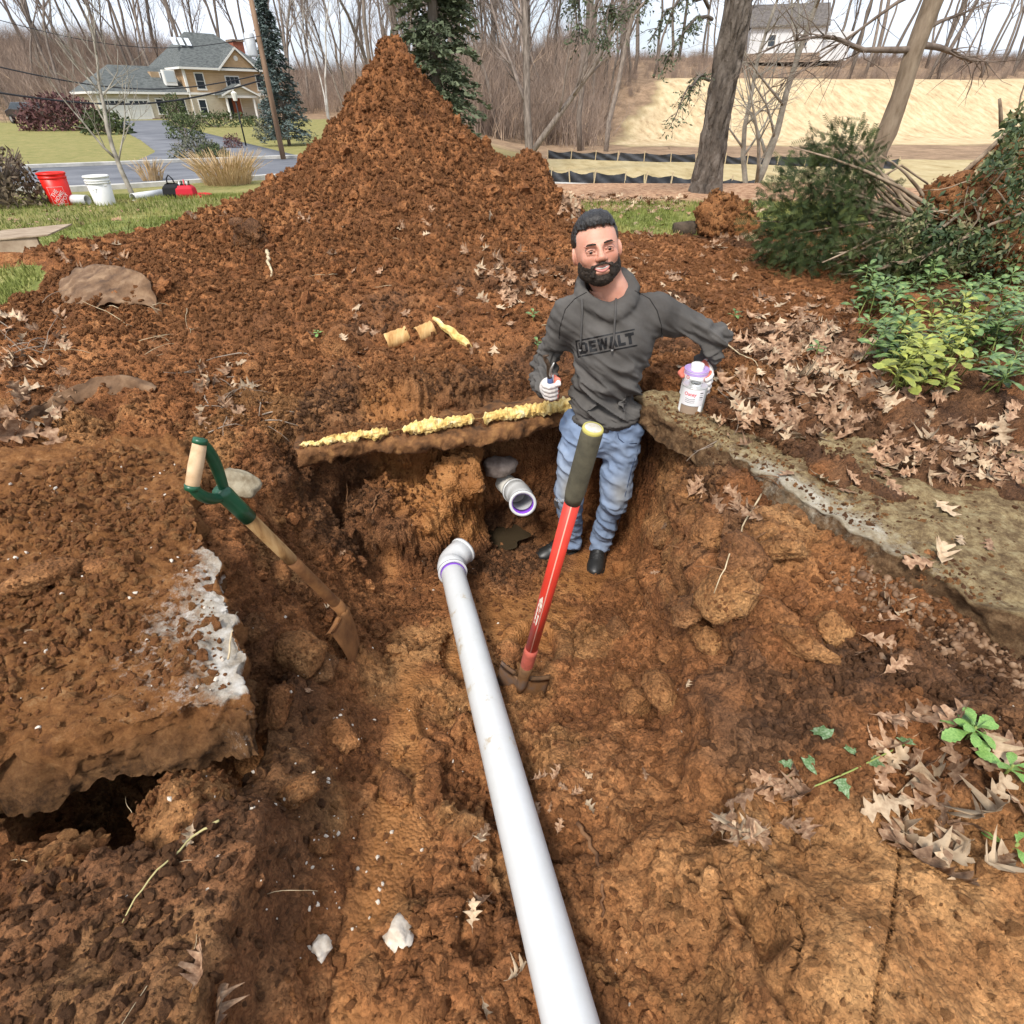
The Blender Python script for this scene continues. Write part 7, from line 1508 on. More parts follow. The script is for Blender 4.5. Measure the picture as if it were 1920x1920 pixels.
def car():
    p = gpt(72, 232); root = empty('parked_car', (p[0] - .4, p[1], p[2]), (0, 0, R(150))); tag(root, 'black car parked at the end of the drive behind the red hedge', 'car'); pm = mat('black_paint', (.012, .012, .014), .2, spec=.6, coat=.6)
    prof = [(-2.2, .45), (-2.2, .85), (-1.9, 1.0), (-1.3, 1.05), (-.75, 1.5), (.7, 1.52), (1.4, 1.08), (2.15, .92), (2.25, .5)]
    V = [(x_, y_ * (.92 if z_ > 1.2 else 1), z_) for y_ in (-.88, .88) for x_, z_ in prof]; n = len(prof); F = [tuple(range(n - 1, -1, -1)), tuple(range(n, 2 * n))] + [(i, (i + 1) % n, n + (i + 1) % n, n + i) for i in range(n)]; MB().add(V, F).build('body', pm, root, bevel=.06)
    for s_ in (-1, 1):
        MB().add([(-1.15, s_ * .885, 1.08), (1.2, s_ * .885, 1.10), (.62, s_ * .835, 1.44), (-.68, s_ * .835, 1.43)], [(0, 1, 2, 3)]).build('side_window', MAT['dark_glass'], root)
        for x_ in (-1.4, 1.42): w_ = MB().lathe([(0, -.10), (.33, -.10), (.34, .10), (0, .10)], 20, Matrix.Translation((x_, s_ * .84, .33)) @ Matrix.Rotation(R(90), 4, 'X')).build('wheel', sole_m, root); MB().lathe([(0, -.115), (.19, -.115), (.20, .115), (0, .115)], 14, Matrix.Translation((x_, s_ * .84, .33)) @ Matrix.Rotation(R(90), 4, 'X')).build('rim', mat('alloy', (.5, .5, .5), .3, metal=.7), w_)
        MB().box((-2.24, s_ * .62 - .16, .72), (-2.195, s_ * .62 + .16, .88)).build('tail_light', mat('tail_red', (.35, .02, .02), .3), root)
car()
# ------------------------------------------------------------ buckets and gear on the lawn
refresh()
def bucket(px, py, r, h, m, label, rims, logo=False, tilt=(0, 0, 0)):
    b = at_z(px, py, 1.0); l, n_ = drop(b.x, b.y); root = empty('bucket', (l.x, l.y, l.z - .005), tilt); tag(root, label, 'bucket')
    MB().lathe([(0, 0), (r * .84, 0), (r * .85, .01), (r, h), (r * .97, h), (r * .82, .02), (0, .02)], 36).build('body', m, root, True)
    for z, o in rims: rr = r * (.85 + .15 * z / h); MB().lathe([(rr, z - .012), (rr + o, z - .009), (rr + o, z + .009), (rr, z + .012)], 36).build('rim_band', m, root, True)
    return root, l
redpl = mat('red_plastic', var=[(.3, (.62, .012, .006)), (.7, (.72, .020, .010))], scale=3, rough=.4, spec=.4); wpl = mat('white_bucket', var=[(.35, (.64, .64, .61)), (.6, (.74, .74, .72))], scale=4, rough=.5)
rb, l = bucket(118, 381, .165, .40, redpl, 'red plastic bucket with a printed square on the lawn', [(.385, .008), (.34, .005)])
# the bucket's print: a white square outline with slanted lettering
def on_bucket(root, r, h, items):
    pass
am = -math.pi / 2 + .45; rad = lambda z: .165 * (.85 + .15 * z / .40) + .0015
def bsheet(name, a0, a1, z0, z1, m, n=8):
    V = []
    for i in range(n + 1):
        a = a0 + (a1 - a0) * i / n
        for z in (z0, z1): V.append((rad(z) * math.cos(a), rad(z) * math.sin(a), z))
    return MB().add(V, [(2*i, 2*i+2, 2*i+3, 2*i+1) for i in range(n)]).build(name, m, rb)
pw = mat('print_white', (.72, .50, .48), .5)
for a0, a1, z0, z1 in ((am - .62, am + .62, .235, .240), (am - .62, am + .62, .03, .035), (am - .62, am - .59, .03, .24), (am + .59, am + .62, .03, .24)): bsheet('print_line', a0, a1, z0, z1, pw)
for k, txt in enumerate(('THE', 'HOME', 'DEPOT')):
    me = chest_print(txt, 1, .02); co = np.zeros(len(me.vertices) * 3); me.vertices.foreach_get('co', co); co = co.reshape(-1, 3); sz = .062; x_ = (co[:, 0] - (co[:, 0].max() + co[:, 0].min()) / 2) * sz; z_ = co[:, 1] * sz - (k - 1) * .056 - .02; c_, s_ = math.cos(.75), math.sin(.75); X_, Z_ = x_ * c_ - z_ * s_, x_ * s_ + z_ * c_
    zz = .135 + Z_; a = am + X_ / .15; rr = .165 * (.85 + .15 * zz / .40) + .002; me.vertices.foreach_set('co', np.stack([rr * np.cos(a), rr * np.sin(a), zz], 1).ravel()); me.update(); me.materials.clear(); me.materials.append(pw); me.name = 'lettering'; link('lettering', me, rb)
wb, l = bucket(198, 381, .150, .36, wpl, 'white plastic bucket with ribbed rim next to the red one', [(.345, .010), (.30, .008), (.275, .010)])
MB().tube([(-.16, 0, .29), (-.15, -.05, .24), (0, -.165, .20), (.15, -.05, .24), (.16, 0, .29)], .004, 6).build('wire_handle', mat('wire_steel', (.5, .5, .5), .4, metal=.6), wb, True)
def lawn_pipe(pa, pb_, r, label):
    a = at_z(*pa, 1.0 + r); b = at_z(*pb_, 1.0 + r); mid = (a + b) / 2; zz = drop(mid.x, mid.y)[0].z + r; a.z = b.z = zz; root = empty('plastic_pipe', a); tag(root, label, 'pipe'); shell(MB(), [Vector((0, 0, 0)), (b - a) * .5, b - a], r, r * .88, 28).build('barrel', pvc, root, True); MB().tube([(b - a) * .6, (b - a) * .61], r * .86, 20).build('inner_shade', MAT['pipe_shade'], root)  # near-black disc set in the bore as painted shade behind the open end
lawn_pipe((128, 371), (163, 372), .062, 'short white pipe lying between the two buckets'); lawn_pipe((246, 362), (302, 354), .058, 'white pipe length with its open end towards the tool bag')
def tool_bag():
    b = at_z(330, 364, 1.0); l, _ = drop(b.x, b.y); root = empty('tool_bag', l, (0, 0, R(12))); tag(root, 'black and red open tool bag with a loop handle on the lawn', 'tool bag'); bk = mat('black_canvas', (.012, .012, .013), .8); rd = mat('red_canvas', (.50, .015, .03), .7)
    def pouch(name, x0, x1, y0, y1, h, m):
        V = []; n = 5; Ls = [(0, .0), (.35, .03), (.8, .02), (1, -.02)]
        for t, o in Ls: V += [(x0 - o, y0 - o, h * t), (x1 + o, y0 - o, h * t * 1.02), (x1 + o, y1 + o, h * t), (x0 - o, y1 + o, h * t * 1.04)]
        F = [(3, 2, 1, 0)] + [(i*4+k, i*4+(k+1) % 4, (i+1)*4+(k+1) % 4, (i+1)*4+k) for i in range(3) for k in range(4)]; o = MB().add(V, F).build(name, m, root, bevel=.012); return o
    pouch('black_pouch', -.12, .06, -.1, .1, .20, bk); pouch('red_pouch', .064, .26, -.11, .09, .18, rd)
    MB().tube([(-.08, 0, .19), (-.07, 0, .27), (-.03, 0, .315), (.01, 0, .27), (.03, 0, .19)], .010, 8).build('handle', bk, root, True)
    for k in range(5): MB().tube([(.09 + k * .035, -.03 + .02 * (k % 2), .12), (.10 + k * .035, -.03, .23 + .012 * (k % 3))], .009, 6).build('tool', [tin, bk, MAT['label_red']][k % 3], root, True)
    b = at_z(372, 362, 1.0); l, _ = drop(b.x, b.y); o = MB().lathe([(0, .0), (.17, .0), (.19, .045), (.175, .05), (.16, .012), (0, .012)], 28).build('tray', rd, None, True, l[:]); tag(o, 'shallow red tray lying beside the tool bag', 'tray')
tool_bag()
b = at_z(20, 385, 1.0); l, _ = drop(b.x - .05, b.y); shrub('bare_shrub', l, (.52, .5, .72), 1500, mat('brown_leaf', var=[(.35, (.07, .045, .03)), (.6, (.22, .17, .11))], scale=6, rough=.9), 'brown half bare shrub next to the red bucket', 21, .085, 60)
# neighbouring grass blades
def grass(n, xr, yr, ok, h, seed, col):
    rg = np.random.default_rng(seed); x = rg.uniform(*xr, n); y = rg.uniform(*yr, n); k = ok(x, y); x, y = x[k], y[k]; n = len(x)
    inn = (x > -5.0) & (x < 5.6) & (y < 8.0); z = np.where(inn, soil_z(x, y), terrain(x, y) + .0); a = rg.uniform(0, 6.28, n); L = rg.uniform(.5, 1.2, n) * h; w = .004 + .004 * rg.random(n)
    dx, dy = rg.normal(0, .4, n) * L, rg.normal(0, .4, n) * L; V = np.zeros((n, 3, 3)); c, s_ = np.cos(a) * w, np.sin(a) * w
    V[:, 0] = np.stack([x - c, y - s_, z - .01], 1); V[:, 1] = np.stack([x + c, y + s_, z - .01], 1); V[:, 2] = np.stack([x + dx, y + dy, z + L], 1); return V.reshape(-1, 3), np.arange(n * 3).reshape(-1, 3)
def lawn_ok(x, y):
    i = np.clip(np.searchsorted(sx, x), 1, len(sx)-1); j = np.clip(np.searchsorted(sy, y), 1, len(sy)-1); inn = (x > -5.0) & (x < 5.6) & (y < 8.0); return np.where(inn, LAWN_MASK[j, i] > .55, True)
gm = mat('grass_blade', var=[(.32, (.075, .095, .018)), (.5, (.17, .20, .045)), (.62, (.30, .27, .09)), (.75, (.40, .34, .15))], scale=1.3, rough=.8)
v1, f1 = grass(52000, (-8, 0), (4.2, 13), lambda x, y: lawn_ok(x, y) & (y < pl(x, ROAD_N) - .5), .045, 1, None); v2, f2 = grass(26000, (.2, 5.5), (5.6, 9.0), lawn_ok, .05, 2, None); v3, f3 = grass(5000, (-4.9, -3.2), (3.2, 4.6), lawn_ok, .06, 3, None)
V_ = np.concatenate([v1, v2, v3]); F_ = np.concatenate([f1, f2 + len(v1), f3 + len(v1) + len(v2)]); tag(link('grass', new_mesh('grass', V_, F_, False, [gm])), kind='stuff')
# ------------------------------------------------------------ fallen oak leaves
refresh()
OUT = [(0,.012),(.09,.05),(.16,.20),(.24,.27),(.26,.17),(.33,.11),(.41,.29),(.52,.42),(.53,.28),(.57,.13),(.66,.12),(.74,.25),(.82,.30),(.825,.18),(.87,.09),(.94,.11),(1.0,.0)]
def oak_mesh(seed):
    rg = random.Random(seed); V = []; F = []; n = len(OUT); c1, c2, tw = rg.uniform(-.8, 1.9), rg.uniform(-.6, .6), rg.uniform(-.9, .9); sc = [rg.uniform(.75, 1.2) for _ in range(n)]
    def bend(x, y): return Vector((x - .5, y, .10 * c1 * (x - .5)**2 * 2 + c2 * .5 * y * y * 3 + c1 * .55 * abs(y)**1.6 + tw * (x - .5) * y + .012 * math.sin(x * 17 + y * 9 + seed)))
    for i, (x, w_) in enumerate(OUT): V.append(bend(x, 0) + Vector((0, 0, -.004)))
    for s_ in (-1, 1):
        b = len(V); sc2 = [rg.uniform(.72, 1.2) for _ in range(n)]; sh = rg.uniform(-.03, .03)
        for i, (x, w_) in enumerate(OUT): V.append(bend(min(1, max(0, x + (.06 * (w_ > .15)) + sh * (w_ > .1))), s_ * w_ * sc2[i]))
        for i in range(n - 1): F.append((i, i + 1, b + i + 1, b + i) if s_ > 0 else (i + 1, i, b + i, b + i + 1))
    b = len(V); st = [bend(.02, 0), bend(-.06, 0) + Vector((-.0, .01, .006)), bend(-.15, 0) + Vector((-.02, .03 * tw, .02))]; tv, tf = tube(st, [.009, .007, .006], 4); V += tv; F += [tuple(q + b for q in f_) for f_ in tf]
    return V, F
leaf_m = mat('dry_oak_leaf', var=[(.28, (.085, .043, .024)), (.42, (.18, .098, .055)), (.56, (.30, .18, .105)), (.7, (.41, .28, .18))], scale=5, rough=.65, spec=.25, rnd=.35, bump=.004, bscale=14)
leaf_pale = mat('pale_oak_leaf', var=[(.35, (.28, .19, .115)), (.6, (.46, .345, .225))], scale=5, rough=.7, rnd=.25)
LEAF = []
for k in range(12):
    V, F = oak_mesh(k); LEAF.append(new_mesh('oak_leaf', V, F, True, [leaf_m if k % 4 else leaf_pale]))
rg = random.Random(99)
LOOSE = []
def lay_leaf(px, py, size=None, flat=.35, lift=.006):
    l, n_ = hit(px, py); size = size or rg.uniform(.085, .145)
    q = Vector((n_.x * .6 + rg.gauss(0, flat), n_.y * .6 + rg.gauss(0, flat), max(.35, n_.z))).normalized().to_track_quat('Z', 'Y') @ Quaternion((0, 0, 1), rg.uniform(0, 6.28))
    return l + n_ * (lift + .012 * rg.random()), q, size
def leaf(px, py, label, group, size=None, flat=.35, k=None):
    p, q, s_ = lay_leaf(px, py, size, flat); o = link('oak_leaf', LEAF[rg.randrange(12) if k is None else k], None, p); o.rotation_euler = q.to_euler(); o.scale = (s_ * .9, s_ * .9 * rg.uniform(.7, 1.05), s_ * rg.uniform(.8, 1.8)); return tag(o, label, 'leaf', group)
def heap_leaves(n, box, label, group, s0=.085, s1=.145, flat=.4, gauss=False):
    for _ in range(n):
        if gauss: px, py = rg.gauss((box[0] + box[2]) / 2, (box[2] - box[0]) / 4), rg.gauss((box[1] + box[3]) / 2, (box[3] - box[1]) / 4)
        else: px, py = rg.uniform(box[0], box[2]), rg.uniform(box[1], box[3])
        leaf(px, py, label, group, rg.uniform(s0, s1), flat)
heap_leaves(62, (1345, 700, 1600, 840), 'tan oak leaf in the drift of leaves on the mossy slab', 'leaf drift on the slab', .09, .15, .5)
heap_leaves(26, (1600, 770, 1905, 880), 'tan oak leaf on the dark soil between slab and ground cover', 'leaves below the ground cover', .08, .13)
heap_leaves(11, (1460, 850, 1880, 1060), 'single oak leaf lying flat on the bare mossy concrete', 'leaves on the bare slab', .07, .12, .12)
heap_leaves(9, (1292, 905, 1420, 975), 'oak leaf caught below the broken edge of the slab', 'leaves below the slab edge', .08, .12)
heap_leaves(7, (1600, 1130, 1700, 1250), 'oak leaf lying on the dark bank under the slab', 'leaves on the dark bank', .08, .13, .3)
heap_leaves(22, (1345, 1450, 1515, 1590), 'oak leaf in the small pile beside the ivy on the clay bank', 'small leaf pile by the ivy', .06, .10, .5)
heap_leaves(44, (1640, 1330, 1915, 1660), 'large oak leaf in the pile around the green rosette', 'leaf pile around the rosette', .08, .15, .5)
heap_leaves(9, (985, 1440, 1110, 1530), 'small oak leaf in the dark hollow right of the pipe', 'leaves right of the pipe', .035, .06)
heap_leaves(7, (865, 1545, 935, 1720), 'small oak leaf on the trench floor left of the pipe', 'leaves left of the pipe', .04, .07)
heap_leaves(26, (365, 665, 485, 800), 'oak leaf tangled in the twigs above the green shovel', 'leaves above the green shovel', .07, .12, .8)
heap_leaves(26, (0, 565, 130, 700), 'oak leaf in the twiggy tangle by the weathered board', 'leaves by the weathered board', .07, .13, .6)
heap_leaves(13, (0, 690, 130, 850), 'big oak leaf strewn along the grey fabric edging', 'leaves along the fabric edging', .11, .17, .5)
heap_leaves(14, (100, 445, 245, 520), 'oak leaf on the spoil between board and fabric', 'leaves between board and fabric', .07, .12)
for px, py, s_, lab in [(30, 815, .20, 'very large brown oak leaf beside the fabric edging'), (90, 800, .15, 'curled tan oak leaf next to the very large one'), (115, 770, .13, 'pale oak leaf leaning on the fabric edging'), (280, 930, .075, 'curled oak leaf standing on the slab'), (115, 928, .06, 'flat pale oak leaf on white lime of the slab'), (60, 1180, .085, 'star shaped pale oak leaf on the left slab'), (572, 1300, .055, 'small oak leaf on the crumbs under the slab corner'), (640, 1035, .05, 'tiny oak leaf on the left wall of the pit'), (612, 1142, .04, 'tiny oak leaf above the wooden shovel blade'), (968, 1832, .06, 'crisp oak leaf against the lower left side of the pipe'), (1052, 1545, .045, 'reddish oak leaf just right of the pipe'), (1210, 1455, .055, 'thin curled oak leaf on the clay slope'), (1245, 990, .06, 'oak leaf on the pit floor near the black shoe'), (1228, 1075, .05, 'oak leaf at the foot of the right bank'), (370, 1830, .075, 'curled oak leaf on edge in the lower left bank'), (395, 1890, .07, 'twisted oak leaf below the curled one'), (350, 1575, .05, 'pale oak leaf fragment beside the long green stalk'), (905, 1905, .05, 'oak leaf half under the pipe on the trench floor'), (1300, 1285, .035, 'small pale leaf scrap on the dark soil'), (1280, 690, .06, 'oak leaf on the slab tip behind the cans')]:
    leaf(px, py, lab, None, s_, .3)
# the rest, further off: too many to count
pts = []; 
def loose(n, box, s0, s1, g=False):
    for _ in range(n):
        if g: px, py = rg.gauss((box[0] + box[2]) / 2, (box[2] - box[0]) / 4), rg.gauss((box[1] + box[3]) / 2, (box[3] - box[1]) / 4)
        else: px, py = rg.uniform(box[0], box[2]), rg.uniform(box[1], box[3])
        p, q, s_ = lay_leaf(px, py, rg.uniform(s0, s1)); pts.append((p, q.to_euler(), s_, rg.randrange(12)))
loose(60, (880, 460, 1050, 610), .06, .11, True); loose(26, (560, 360, 900, 700), .06, .10); loose(60, (1180, 450, 1520, 640), .06, .12); loose(170, (1395, 560, 1660, 720), .07, .13, True); loose(90, (1380, 640, 1900, 800), .06, .11); loose(260, (1050, 366, 1285, 398), .08, .14); loose(50, (1410, 372, 1450, 400), .08, .14); loose(60, (1060, 398, 1300, 445), .06, .10); loose(25, (1320, 440, 1450, 470), .08, .13); loose(30, (60, 330, 430, 420), .05, .09); loose(40, (0, 380, 260, 440), .05, .09); loose(90, (1640, 820, 1915, 900), .05, .09); loose(25, (1590, 340, 1900, 520), .06, .1)
LITTER = list(pts)
# ------------------------------------------------------------ evergreen ground cover (whorled leaves on short stems)
def spat_leaf(seed, L=1.0, ivy=False):
    rg = random.Random(seed); V = []; F = []; prof = [(0, .03), (.25, .06), (.45, .16), (.62, .25), (.70, .22), (.76, .26), (.84, .20), (.88, .21), (1.0, .03)] if not ivy else [(0, .02), (.02, .18), (.10, .44), (.22, .30), (.36, .28), (.52, .40), (.60, .22), (.8, .12), (1.0, .01)]
    c = rg.uniform(.1, .35)
    for x, w_ in prof:
        z = c * x * (1 - x) - .22 * x * x
        V += [(x, -w_, z + .10 * w_), (x, 0, z - .02), (x, w_, z + .10 * w_)]
    for i in range(len(prof) - 1): a = 3 * i; F += [(a, a + 3, a + 4, a + 1), (a + 1, a + 4, a + 5, a + 2)]
    return V, F
pl_m = mat('groundcover_green', var=[(.32, (.045, .088, .025)), (.5, (.095, .16, .048)), (.66, (.19, .25, .08))], scale=2.5, rough=.42, spec=.45, rnd=.3); pl_y = mat('groundcover_yellow', var=[(.35, (.16, .20, .035)), (.6, (.32, .33, .07))], scale=3, rough=.5, spec=.4, rnd=.25); st_m = mat('green_stem', (.22, .26, .07), .6); br_g = mat('rosette_green', var=[(.35, (.10, .21, .045)), (.6, (.20, .33, .085))], scale=14, rough=.38, spec=.45)
SPL = [new_mesh('leaf', *spat_leaf(k), True, [pl_m]) for k in range(4)] + [new_mesh('leaf', *spat_leaf(k + 9), True, [pl_y]) for k in range(2)]; BIG = [new_mesh('leaf', *spat_leaf(k + 20), True, [br_g]) for k in range(4)]
def whorl(loc, h, L, n, label, group, seed, pool, lean=(0, 0)):
    rg = random.Random(seed); root = empty('groundcover_plant', loc); tag(root, label, 'plant', group); top = Vector((lean[0], lean[1], h)); MB().tube([(0, 0, -.02), top * .5 + Vector((0, 0, .01)), top], [.0035, .003, .0025], 5).build('stem', st_m, root, True)
    for k in range(n):
        lay = k / n; a = k * 2.4 + rg.gauss(0, .2); o = link('leaf', rg.choice(pool), root, top + Vector((0, 0, -.03 * (1 - lay) * (L / .06))), (0, 0, 0)); s_ = L * (1.05 - .45 * lay) * rg.uniform(.8, 1.15); o.rotation_euler = Euler((rg.gauss(0, .25), -.10 - .75 * lay**1.5 + rg.gauss(0, .15), a)); o.scale = (s_, s_, s_)
    return root
k = 0
for _ in range(185):
    px, py = rg.uniform(1605, 1918), rg.uniform(520, 745)
    if py > 560 + (px - 1600) * 1.0 + 120 or (px < 1700 and py < 560 and rg.random() < .5): continue
    l, n_ = hit(px, py); yel = (1660 < px < 1790 and py > 590 and rg.random() < .6)
    whorl(l, rg.uniform(.07, .20), rg.uniform(.065, .095), 9, 'yellowish whorl leaved plant in the ground cover patch' if yel else 'glossy green whorl leaved plant in the ground cover patch', 'ground cover patch', k, SPL[4:] if yel else SPL[:4], (rg.gauss(0, .04), rg.gauss(-.02, .04))); k += 1
for px, py, lab in [(1530, 665, 'lone dark green seedling on the slab margin'), (1000, 600, 'sprig of green leaves in the spoil beside the man'), (1008, 655, 'lower sprig of green leaves beside the man'), (1375, 600, 'tiny green sprig on the trodden soil behind the man'), (597, 628, 'bright green sprig on the spoil slope')]:
    l, n_ = hit(px, py); whorl(l, .05 if px != 597 else .02, .055 if px != 597 else .035, 8, lab, None, px, SPL[:4] if px != 597 else BIG)
l, n_ = hit(1812, 1385); whorl(l + Vector((0, 0, .0)), .05, .062, 16, 'bright green rosette plant on the leaf pile', None, 5, BIG)
l, n_ = hit(1885, 1450); whorl(l, .035, .055, 6, 'smaller green plant beside the bright rosette', None, 6, BIG)
l, n_ = hit(1900, 1590); whorl(l, .02, .06, 4, 'drooping green plant at the lower edge of the leaf pile', None, 8, BIG)
ivm = mat('ivy_green', var=[(.35, (.055, .115, .035)), (.5, (.11, .18, .07)), (.65, (.26, .33, .20))], scale=9, rough=.45, spec=.4)
IVY = [new_mesh('ivy_leaf', *spat_leaf(40 + k, ivy=True), True, [ivm]) for k in range(3)]
ivy = empty('ivy_vine', on(1560, 1420)); tag(ivy, 'trailing ivy vine with pale green leaves on the clay bank', 'ivy'); O = Vector(ivy.location)
q = [on(*p, .012) - O for p in [(1470, 1455), (1500, 1480), (1540, 1470), (1590, 1440), (1640, 1420), (1690, 1400)]]; MB().tube(q, .0022, 5).build('stem', st_m, ivy, True)
for px, py, s_, yaw in [(1556, 1392, .060, 2.2), (1525, 1440, .058, .4), (1600, 1425, .045, 1.2), (1640, 1418, .05, 3.2), (1580, 1468, .045, 5.0), (1690, 1385, .05, 1.0), (1480, 1425, .035, 2.6)]:
    o = link('leaf', IVY[px % 3], ivy, on(px, py, .018) - O); o.rotation_euler = (rg.gauss(0, .3), rg.gauss(-.1, .3), yaw); o.scale = (s_, s_, s_)
# ------------------------------------------------------------ uprooted yew, lying on its side, and the brush heap behind it
yew_m = mat('yew_green', var=[(.30, (.012, .020, .006)), (.48, (.030, .048, .012)), (.62, (.065, .088, .022)), (.74, (.13, .14, .04))], scale=6, rough=.7); yst = mat('yew_stem', var=[(.35, (.14, .095, .06)), (.6, (.34, .26, .18))], scale=8, rough=.9)
def yew():
    rg = random.Random(14); Rt = at_y(1745, 440, 4.75); root = empty('yew_shrub', drop(2.65, 4.6)[0]); O = Vector(root.location); tag(root, 'dark green yew shrub lying on its side with bare stems towards the brush heap', 'shrub'); V = []; F = []
    blobs = [(1560, 330, 4.9, .30), (1500, 400, 4.75, .34), (1540, 450, 4.6, .36), (1490, 450, 4.8, .26), (1600, 490, 4.45, .30), (1585, 290, 5.0, .20), (1655, 500, 4.35, .26), (1530, 375, 5.0, .34), (1600, 400, 5.0, .30), (1570, 265, 5.0, .10), (1720, 510, 4.3, .20)]
    for k, (px, py, Y_, r) in enumerate(blobs):
        c = at_y(px, py, Y_); c.z = max(c.z, 1.0 + r * .55)
        for s_ in range(5):
            t = c + Vector((rg.gauss(0, r * .5), rg.gauss(0, r * .4), rg.gauss(0, r * .45))); a = Rt + Vector((rg.gauss(0, .10), rg.gauss(0, .10), rg.gauss(0, .10))); m_ = a.lerp(t, .5) + Vector((rg.gauss(0, .05), rg.gauss(0, .05), rg.gauss(.02, .06)))
            MB().tube([(a * (1-u)**2 + m_ * 2*u*(1-u) + t * u*u) - O for u in (0, .2, .4, .6, .8, 1)], [.016, .014, .012, .010, .007, .004], 5).build('stem', yst, root, True)
        for s_ in range(int(430 * (r / .3)**2)):
            while True:
                d = Vector((rg.uniform(-1, 1), rg.uniform(-1, 1), rg.uniform(-1, 1)))
                if .15 < d.length < 1: break
            p = c + d * r * (1 + .25 * rg.random()); ax_ = (d.normalized() * .8 + Vector((rg.gauss(-.25, .4), rg.gauss(0, .4), rg.gauss(0, .4)))).normalized(); L_ = rg.uniform(.05, .10); sd = ax_.cross(Vector((rg.gauss(0, 1), rg.gauss(0, 1), rg.gauss(0, 1)))).normalized()
            if p.z < 1.0: p.z = 1.0 + rg.random() * .05
            for j in range(7):
                u = j / 7; b = p + ax_ * L_ * u - O
                for w_ in (-1, 1): e = (ax_ * .55 + sd * w_).normalized() * L_ * .30 * (1 - .5 * u); wd = ax_ * .0032; n = len(V); V += [b - wd, b + wd, b + e + wd * .4, b + e - wd * .4]; F.append((n, n+1, n+2, n+3))
    MB().add(V, F).build('foliage', yew_m, root)
yew()
def brush_heap():
    rg = random.Random(24); root = empty('brush_heap', drop(4.0, 4.6)[0]); O = Vector(root.location); tag(root, 'heap of uprooted shrubs, stems, leaves and clinging soil behind the yew', 'brush heap')
    for (px, py, Y_, s_, sd) in [(1800, 390, 4.75, (.36, .22, .20), 3), (1900, 390, 5.0, (.36, .30, .24), 5), (1915, 330, 5.3, (.30, .3, .22), 7), (1900, 490, 4.5, (.36, .25, .20), 9), (1710, 450, 5.0, (.25, .2, .15), 11)]:
        v, f_ = ICO[4]; q = v + sd * 3.1; w1, w2, wi = worley(q, 3.0, sd); d = 1 + .28 * fbm(q, 1.5, 4, seed=sd) + .16 * (.6 - w1) * (.4 + wi) + .08 * fbm(q, 7, 4, .6, seed=sd + 1); c = at_y(px, py, Y_); me = new_mesh('soil_mass', v * d[:, None] * np.array(s_) + np.array(c - O), f_, True, [MAT['soil']]); attr(me, 'soil_type', np.tile((.35, .1, 0, 1), (len(v), 1))); link('soil_mass', me, root)
    def br(pts, r): MB().tube([at_y(*p) - O for p in pts], [r * (1 - .5 * i / len(pts)) for i in range(len(pts))], 6).build('branch', yst, root, True)
    br([(1640, 505, 4.2), (1720, 485, 4.2), (1790, 455, 4.3), (1860, 420, 4.4), (1930, 395, 4.5)], .016); br([(1800, 330, 4.8), (1850, 285, 4.9), (1900, 235, 5.0), (1940, 200, 5.1)], .018); br([(1820, 370, 4.6), (1880, 350, 4.7), (1935, 330, 4.8)], .012); br([(1640, 340, 5.0), (1690, 310, 5.1), (1740, 345, 5.0)], .010); br([(1690, 480, 4.3), (1750, 440, 4.4), (1800, 400, 4.5)], .014); br([(1877, 240, 5.0), (1876, 205, 5.0), (1874, 185, 5.0)], .016); br([(1905, 235, 5.0), (1914, 180, 5.0), (1924, 150, 5.0)], .007)
    for k in range(70):
        px, py = rg.uniform(1640, 1920), 0; py = rg.uniform(max(230, 500 - (px - 1600) * .75), 510); a = at_y(px, py, rg.uniform(4.25, 4.7)); d = Vector((rg.gauss(-.5, .6), rg.gauss(-.2, .3), rg.gauss(.1, .5))).normalized(); L_ = rg.uniform(.15, .45); q = [a]
        for i in range(5): d = (d + Vector((rg.gauss(0, .22), rg.gauss(0, .2), rg.gauss(0, .2)))).normalized(); q.append(q[-1] + d * L_ / 5)
        r = rg.uniform(.003, .009); MB().tube([p - O for p in q], [r * (1 - .15 * i) for i in range(6)], 4).build('branch', yst if k % 3 else rootm, root, True)
    V = []; F = []
    for k in range(8500):
        px = rg.uniform(1640, 1925); py = rg.uniform(max(205, 520 - (px - 1600) * 1.05) + (40 if 1760 < px < 1880 else 0), 515)
        if 1745 < px < 1890 and 320 < py < 425 and rg.random() < .85: continue
        p = at_y(px, py, rg.uniform(4.15, 4.9)) - O; d = Vector((rg.gauss(0, 1), rg.gauss(-.4, 1), rg.gauss(.2, 1))).normalized(); u = d.cross(Vector((rg.gauss(0, 1), rg.gauss(0, 1), rg.gauss(0, 1)))).normalized(); l_ = rg.uniform(.025, .065); n = len(V); V += [p, p + d * l_ * .55 + u * l_ * .22, p + d * l_, p + d * l_ * .55 - u * l_ * .22]; F.append((n, n+1, n+2, n+3))
    MB().add(V, F).build('foliage', mat('torn_leaves', var=[(.32, (.02, .040, .014)), (.46, (.05, .08, .03)), (.55, (.13, .15, .055)), (.62, (.28, .22, .12)), (.72, (.42, .33, .2))], scale=5, rough=.55, spec=.35), root)
brush_heap()
# ------------------------------------------------------------ loose crumbs over everything that was dug
refresh(); rs = np.random.default_rng(44); n = len(SLABPTS); rr = .0022 + .013 * rs.random(n)**3.0; keepc = rs.random(n) < .25 + .75 * sst(-.3, .3, fbm(SLABPTS, 3.2, 3, seed=15))
Pp = np.concatenate([Pp, SLABPTS[keepc] + [0, 0, .001]]); Rr_ = np.concatenate([Rr_, rr[keepc]]); ty = np.concatenate([ty, np.where(rs.random(keepc.sum()) < .3, 1, 0)])
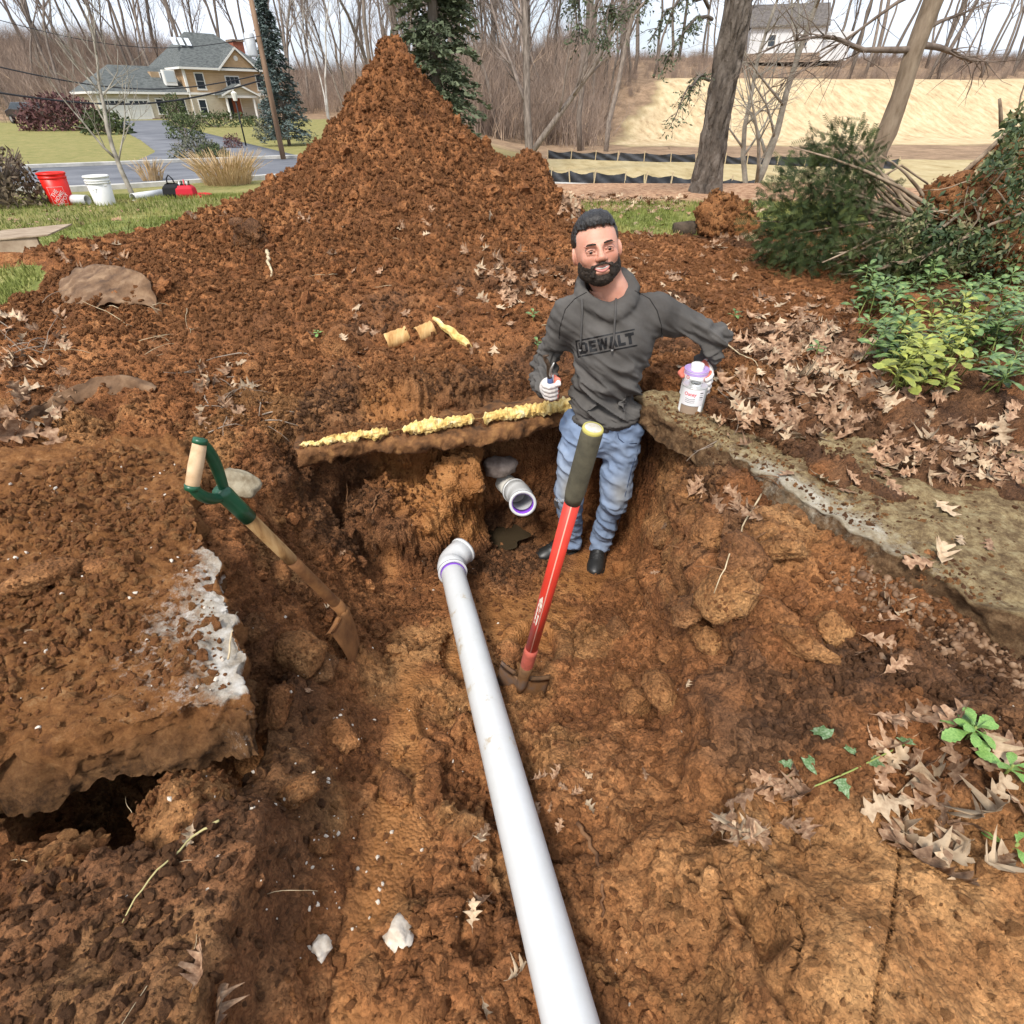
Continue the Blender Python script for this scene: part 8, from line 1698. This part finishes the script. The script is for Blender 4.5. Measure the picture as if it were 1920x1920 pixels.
# crumbs and grit on the right slab
SR = [q for q in SURF if q[0].name == 'concrete_slab'][0]; gp = []
while len(gp) < 9000:
    u_, v_ = rs.random(2); q0 = .60 + .75 * u_ + 1.6 * v_**1.3; q1 = 2.40 - 1.43 * u_ + .25 * v_
    ok, l_, n_, _ = SR[0].ray_cast(SR[1] @ Vector((q0, q1, 1.5)), Vector((0, 0, -1)), depsgraph=DG)
    if ok: gp.append(l_[:])
gp = np.array(gp); kk = rs.random(len(gp)) < .15 + .85 * sst(-.1, .45, fbm(gp, 4.0, 3, seed=55)); gp = gp[kk]
Pp = np.concatenate([Pp, gp]); Rr_ = np.concatenate([Rr_, .0018 + .007 * rs.random(len(gp))**3]); ty = np.concatenate([ty, np.where(rs.random(len(gp)) < .45, 1, 2)])
# soil spilled along the back slab
q = rs.random(4000); xb = -.98 + 1.5 * q; yb = 2.20 + .5 * (xb + .98) / 1.93 + .05 + .16 * rs.random(4000)**1.0; hb = np.array([drop(a, b, 1.4)[0][:] for a, b in zip(xb[:1800], yb[:1800])])
Pp = np.concatenate([Pp, hb]); Rr_ = np.concatenate([Rr_, .003 + .014 * rs.random(len(hb))**2.4]); ty = np.concatenate([ty, np.zeros(len(hb), int)])
for ob in list(S.objects):                                    # grains clinging to the big clods
    if ob.name.split('.')[0] in ('earth_clod', 'root_ball') or ob.name.split('.')[0] == 'soil_mass':
        m_ = ob.data; co = np.zeros(len(m_.vertices) * 3); m_.vertices.foreach_get('co', co); co = co.reshape(-1, 3) + np.array(ob.matrix_world.translation); ext = np.ptp(co, axis=0).max(); k_ = rs.integers(0, len(co), min(2600, len(co) * 2)) ; q_ = co[k_] + rs.normal(0, ext * .010, (len(k_), 3))
        Pp = np.concatenate([Pp, q_]); Rr_ = np.concatenate([Rr_, ext * (.006 + .030 * rs.random(len(k_))**3)]); ty = np.concatenate([ty, np.where(rs.random(len(k_)) < .3, 1, 0)])
wp = np.array([drop(rs.normal(*a), rs.normal(*b), .84)[0][:] for a, b, n_ in [((-.47, .08), (.62, .12), 60), ((-.62, .12), (1.05, .2), 30), ((-.25, .2), (1.2, .5), 20)] for _ in range(n_)]); wq = SLABPTS[rs.integers(0, len(SLABPTS), 160)]
pick = np.concatenate([ty * 4 + rgc.integers(0, 4, len(Pp)), 12 + rgc.integers(0, 2, len(wp) + len(wq))]); Pp = np.concatenate([Pp, wp, wq + [0, 0, .004]]); Rr_ = np.concatenate([Rr_, .002 + .006 * rs.random(len(wp) + len(wq))**2])
scatter('soil_crumbs', Pp, rgc.uniform(0, 6.28, (len(Pp), 3)), Rr_, pick, crumb_sources())
brush()
pts = LITTER
scatter('leaf_litter', [p for p, _, _, _ in pts], [tuple(e) for _, e, _, _ in pts], [s_ for _, _, s_, _ in pts], [k for _, _, _, k in pts], LEAF)
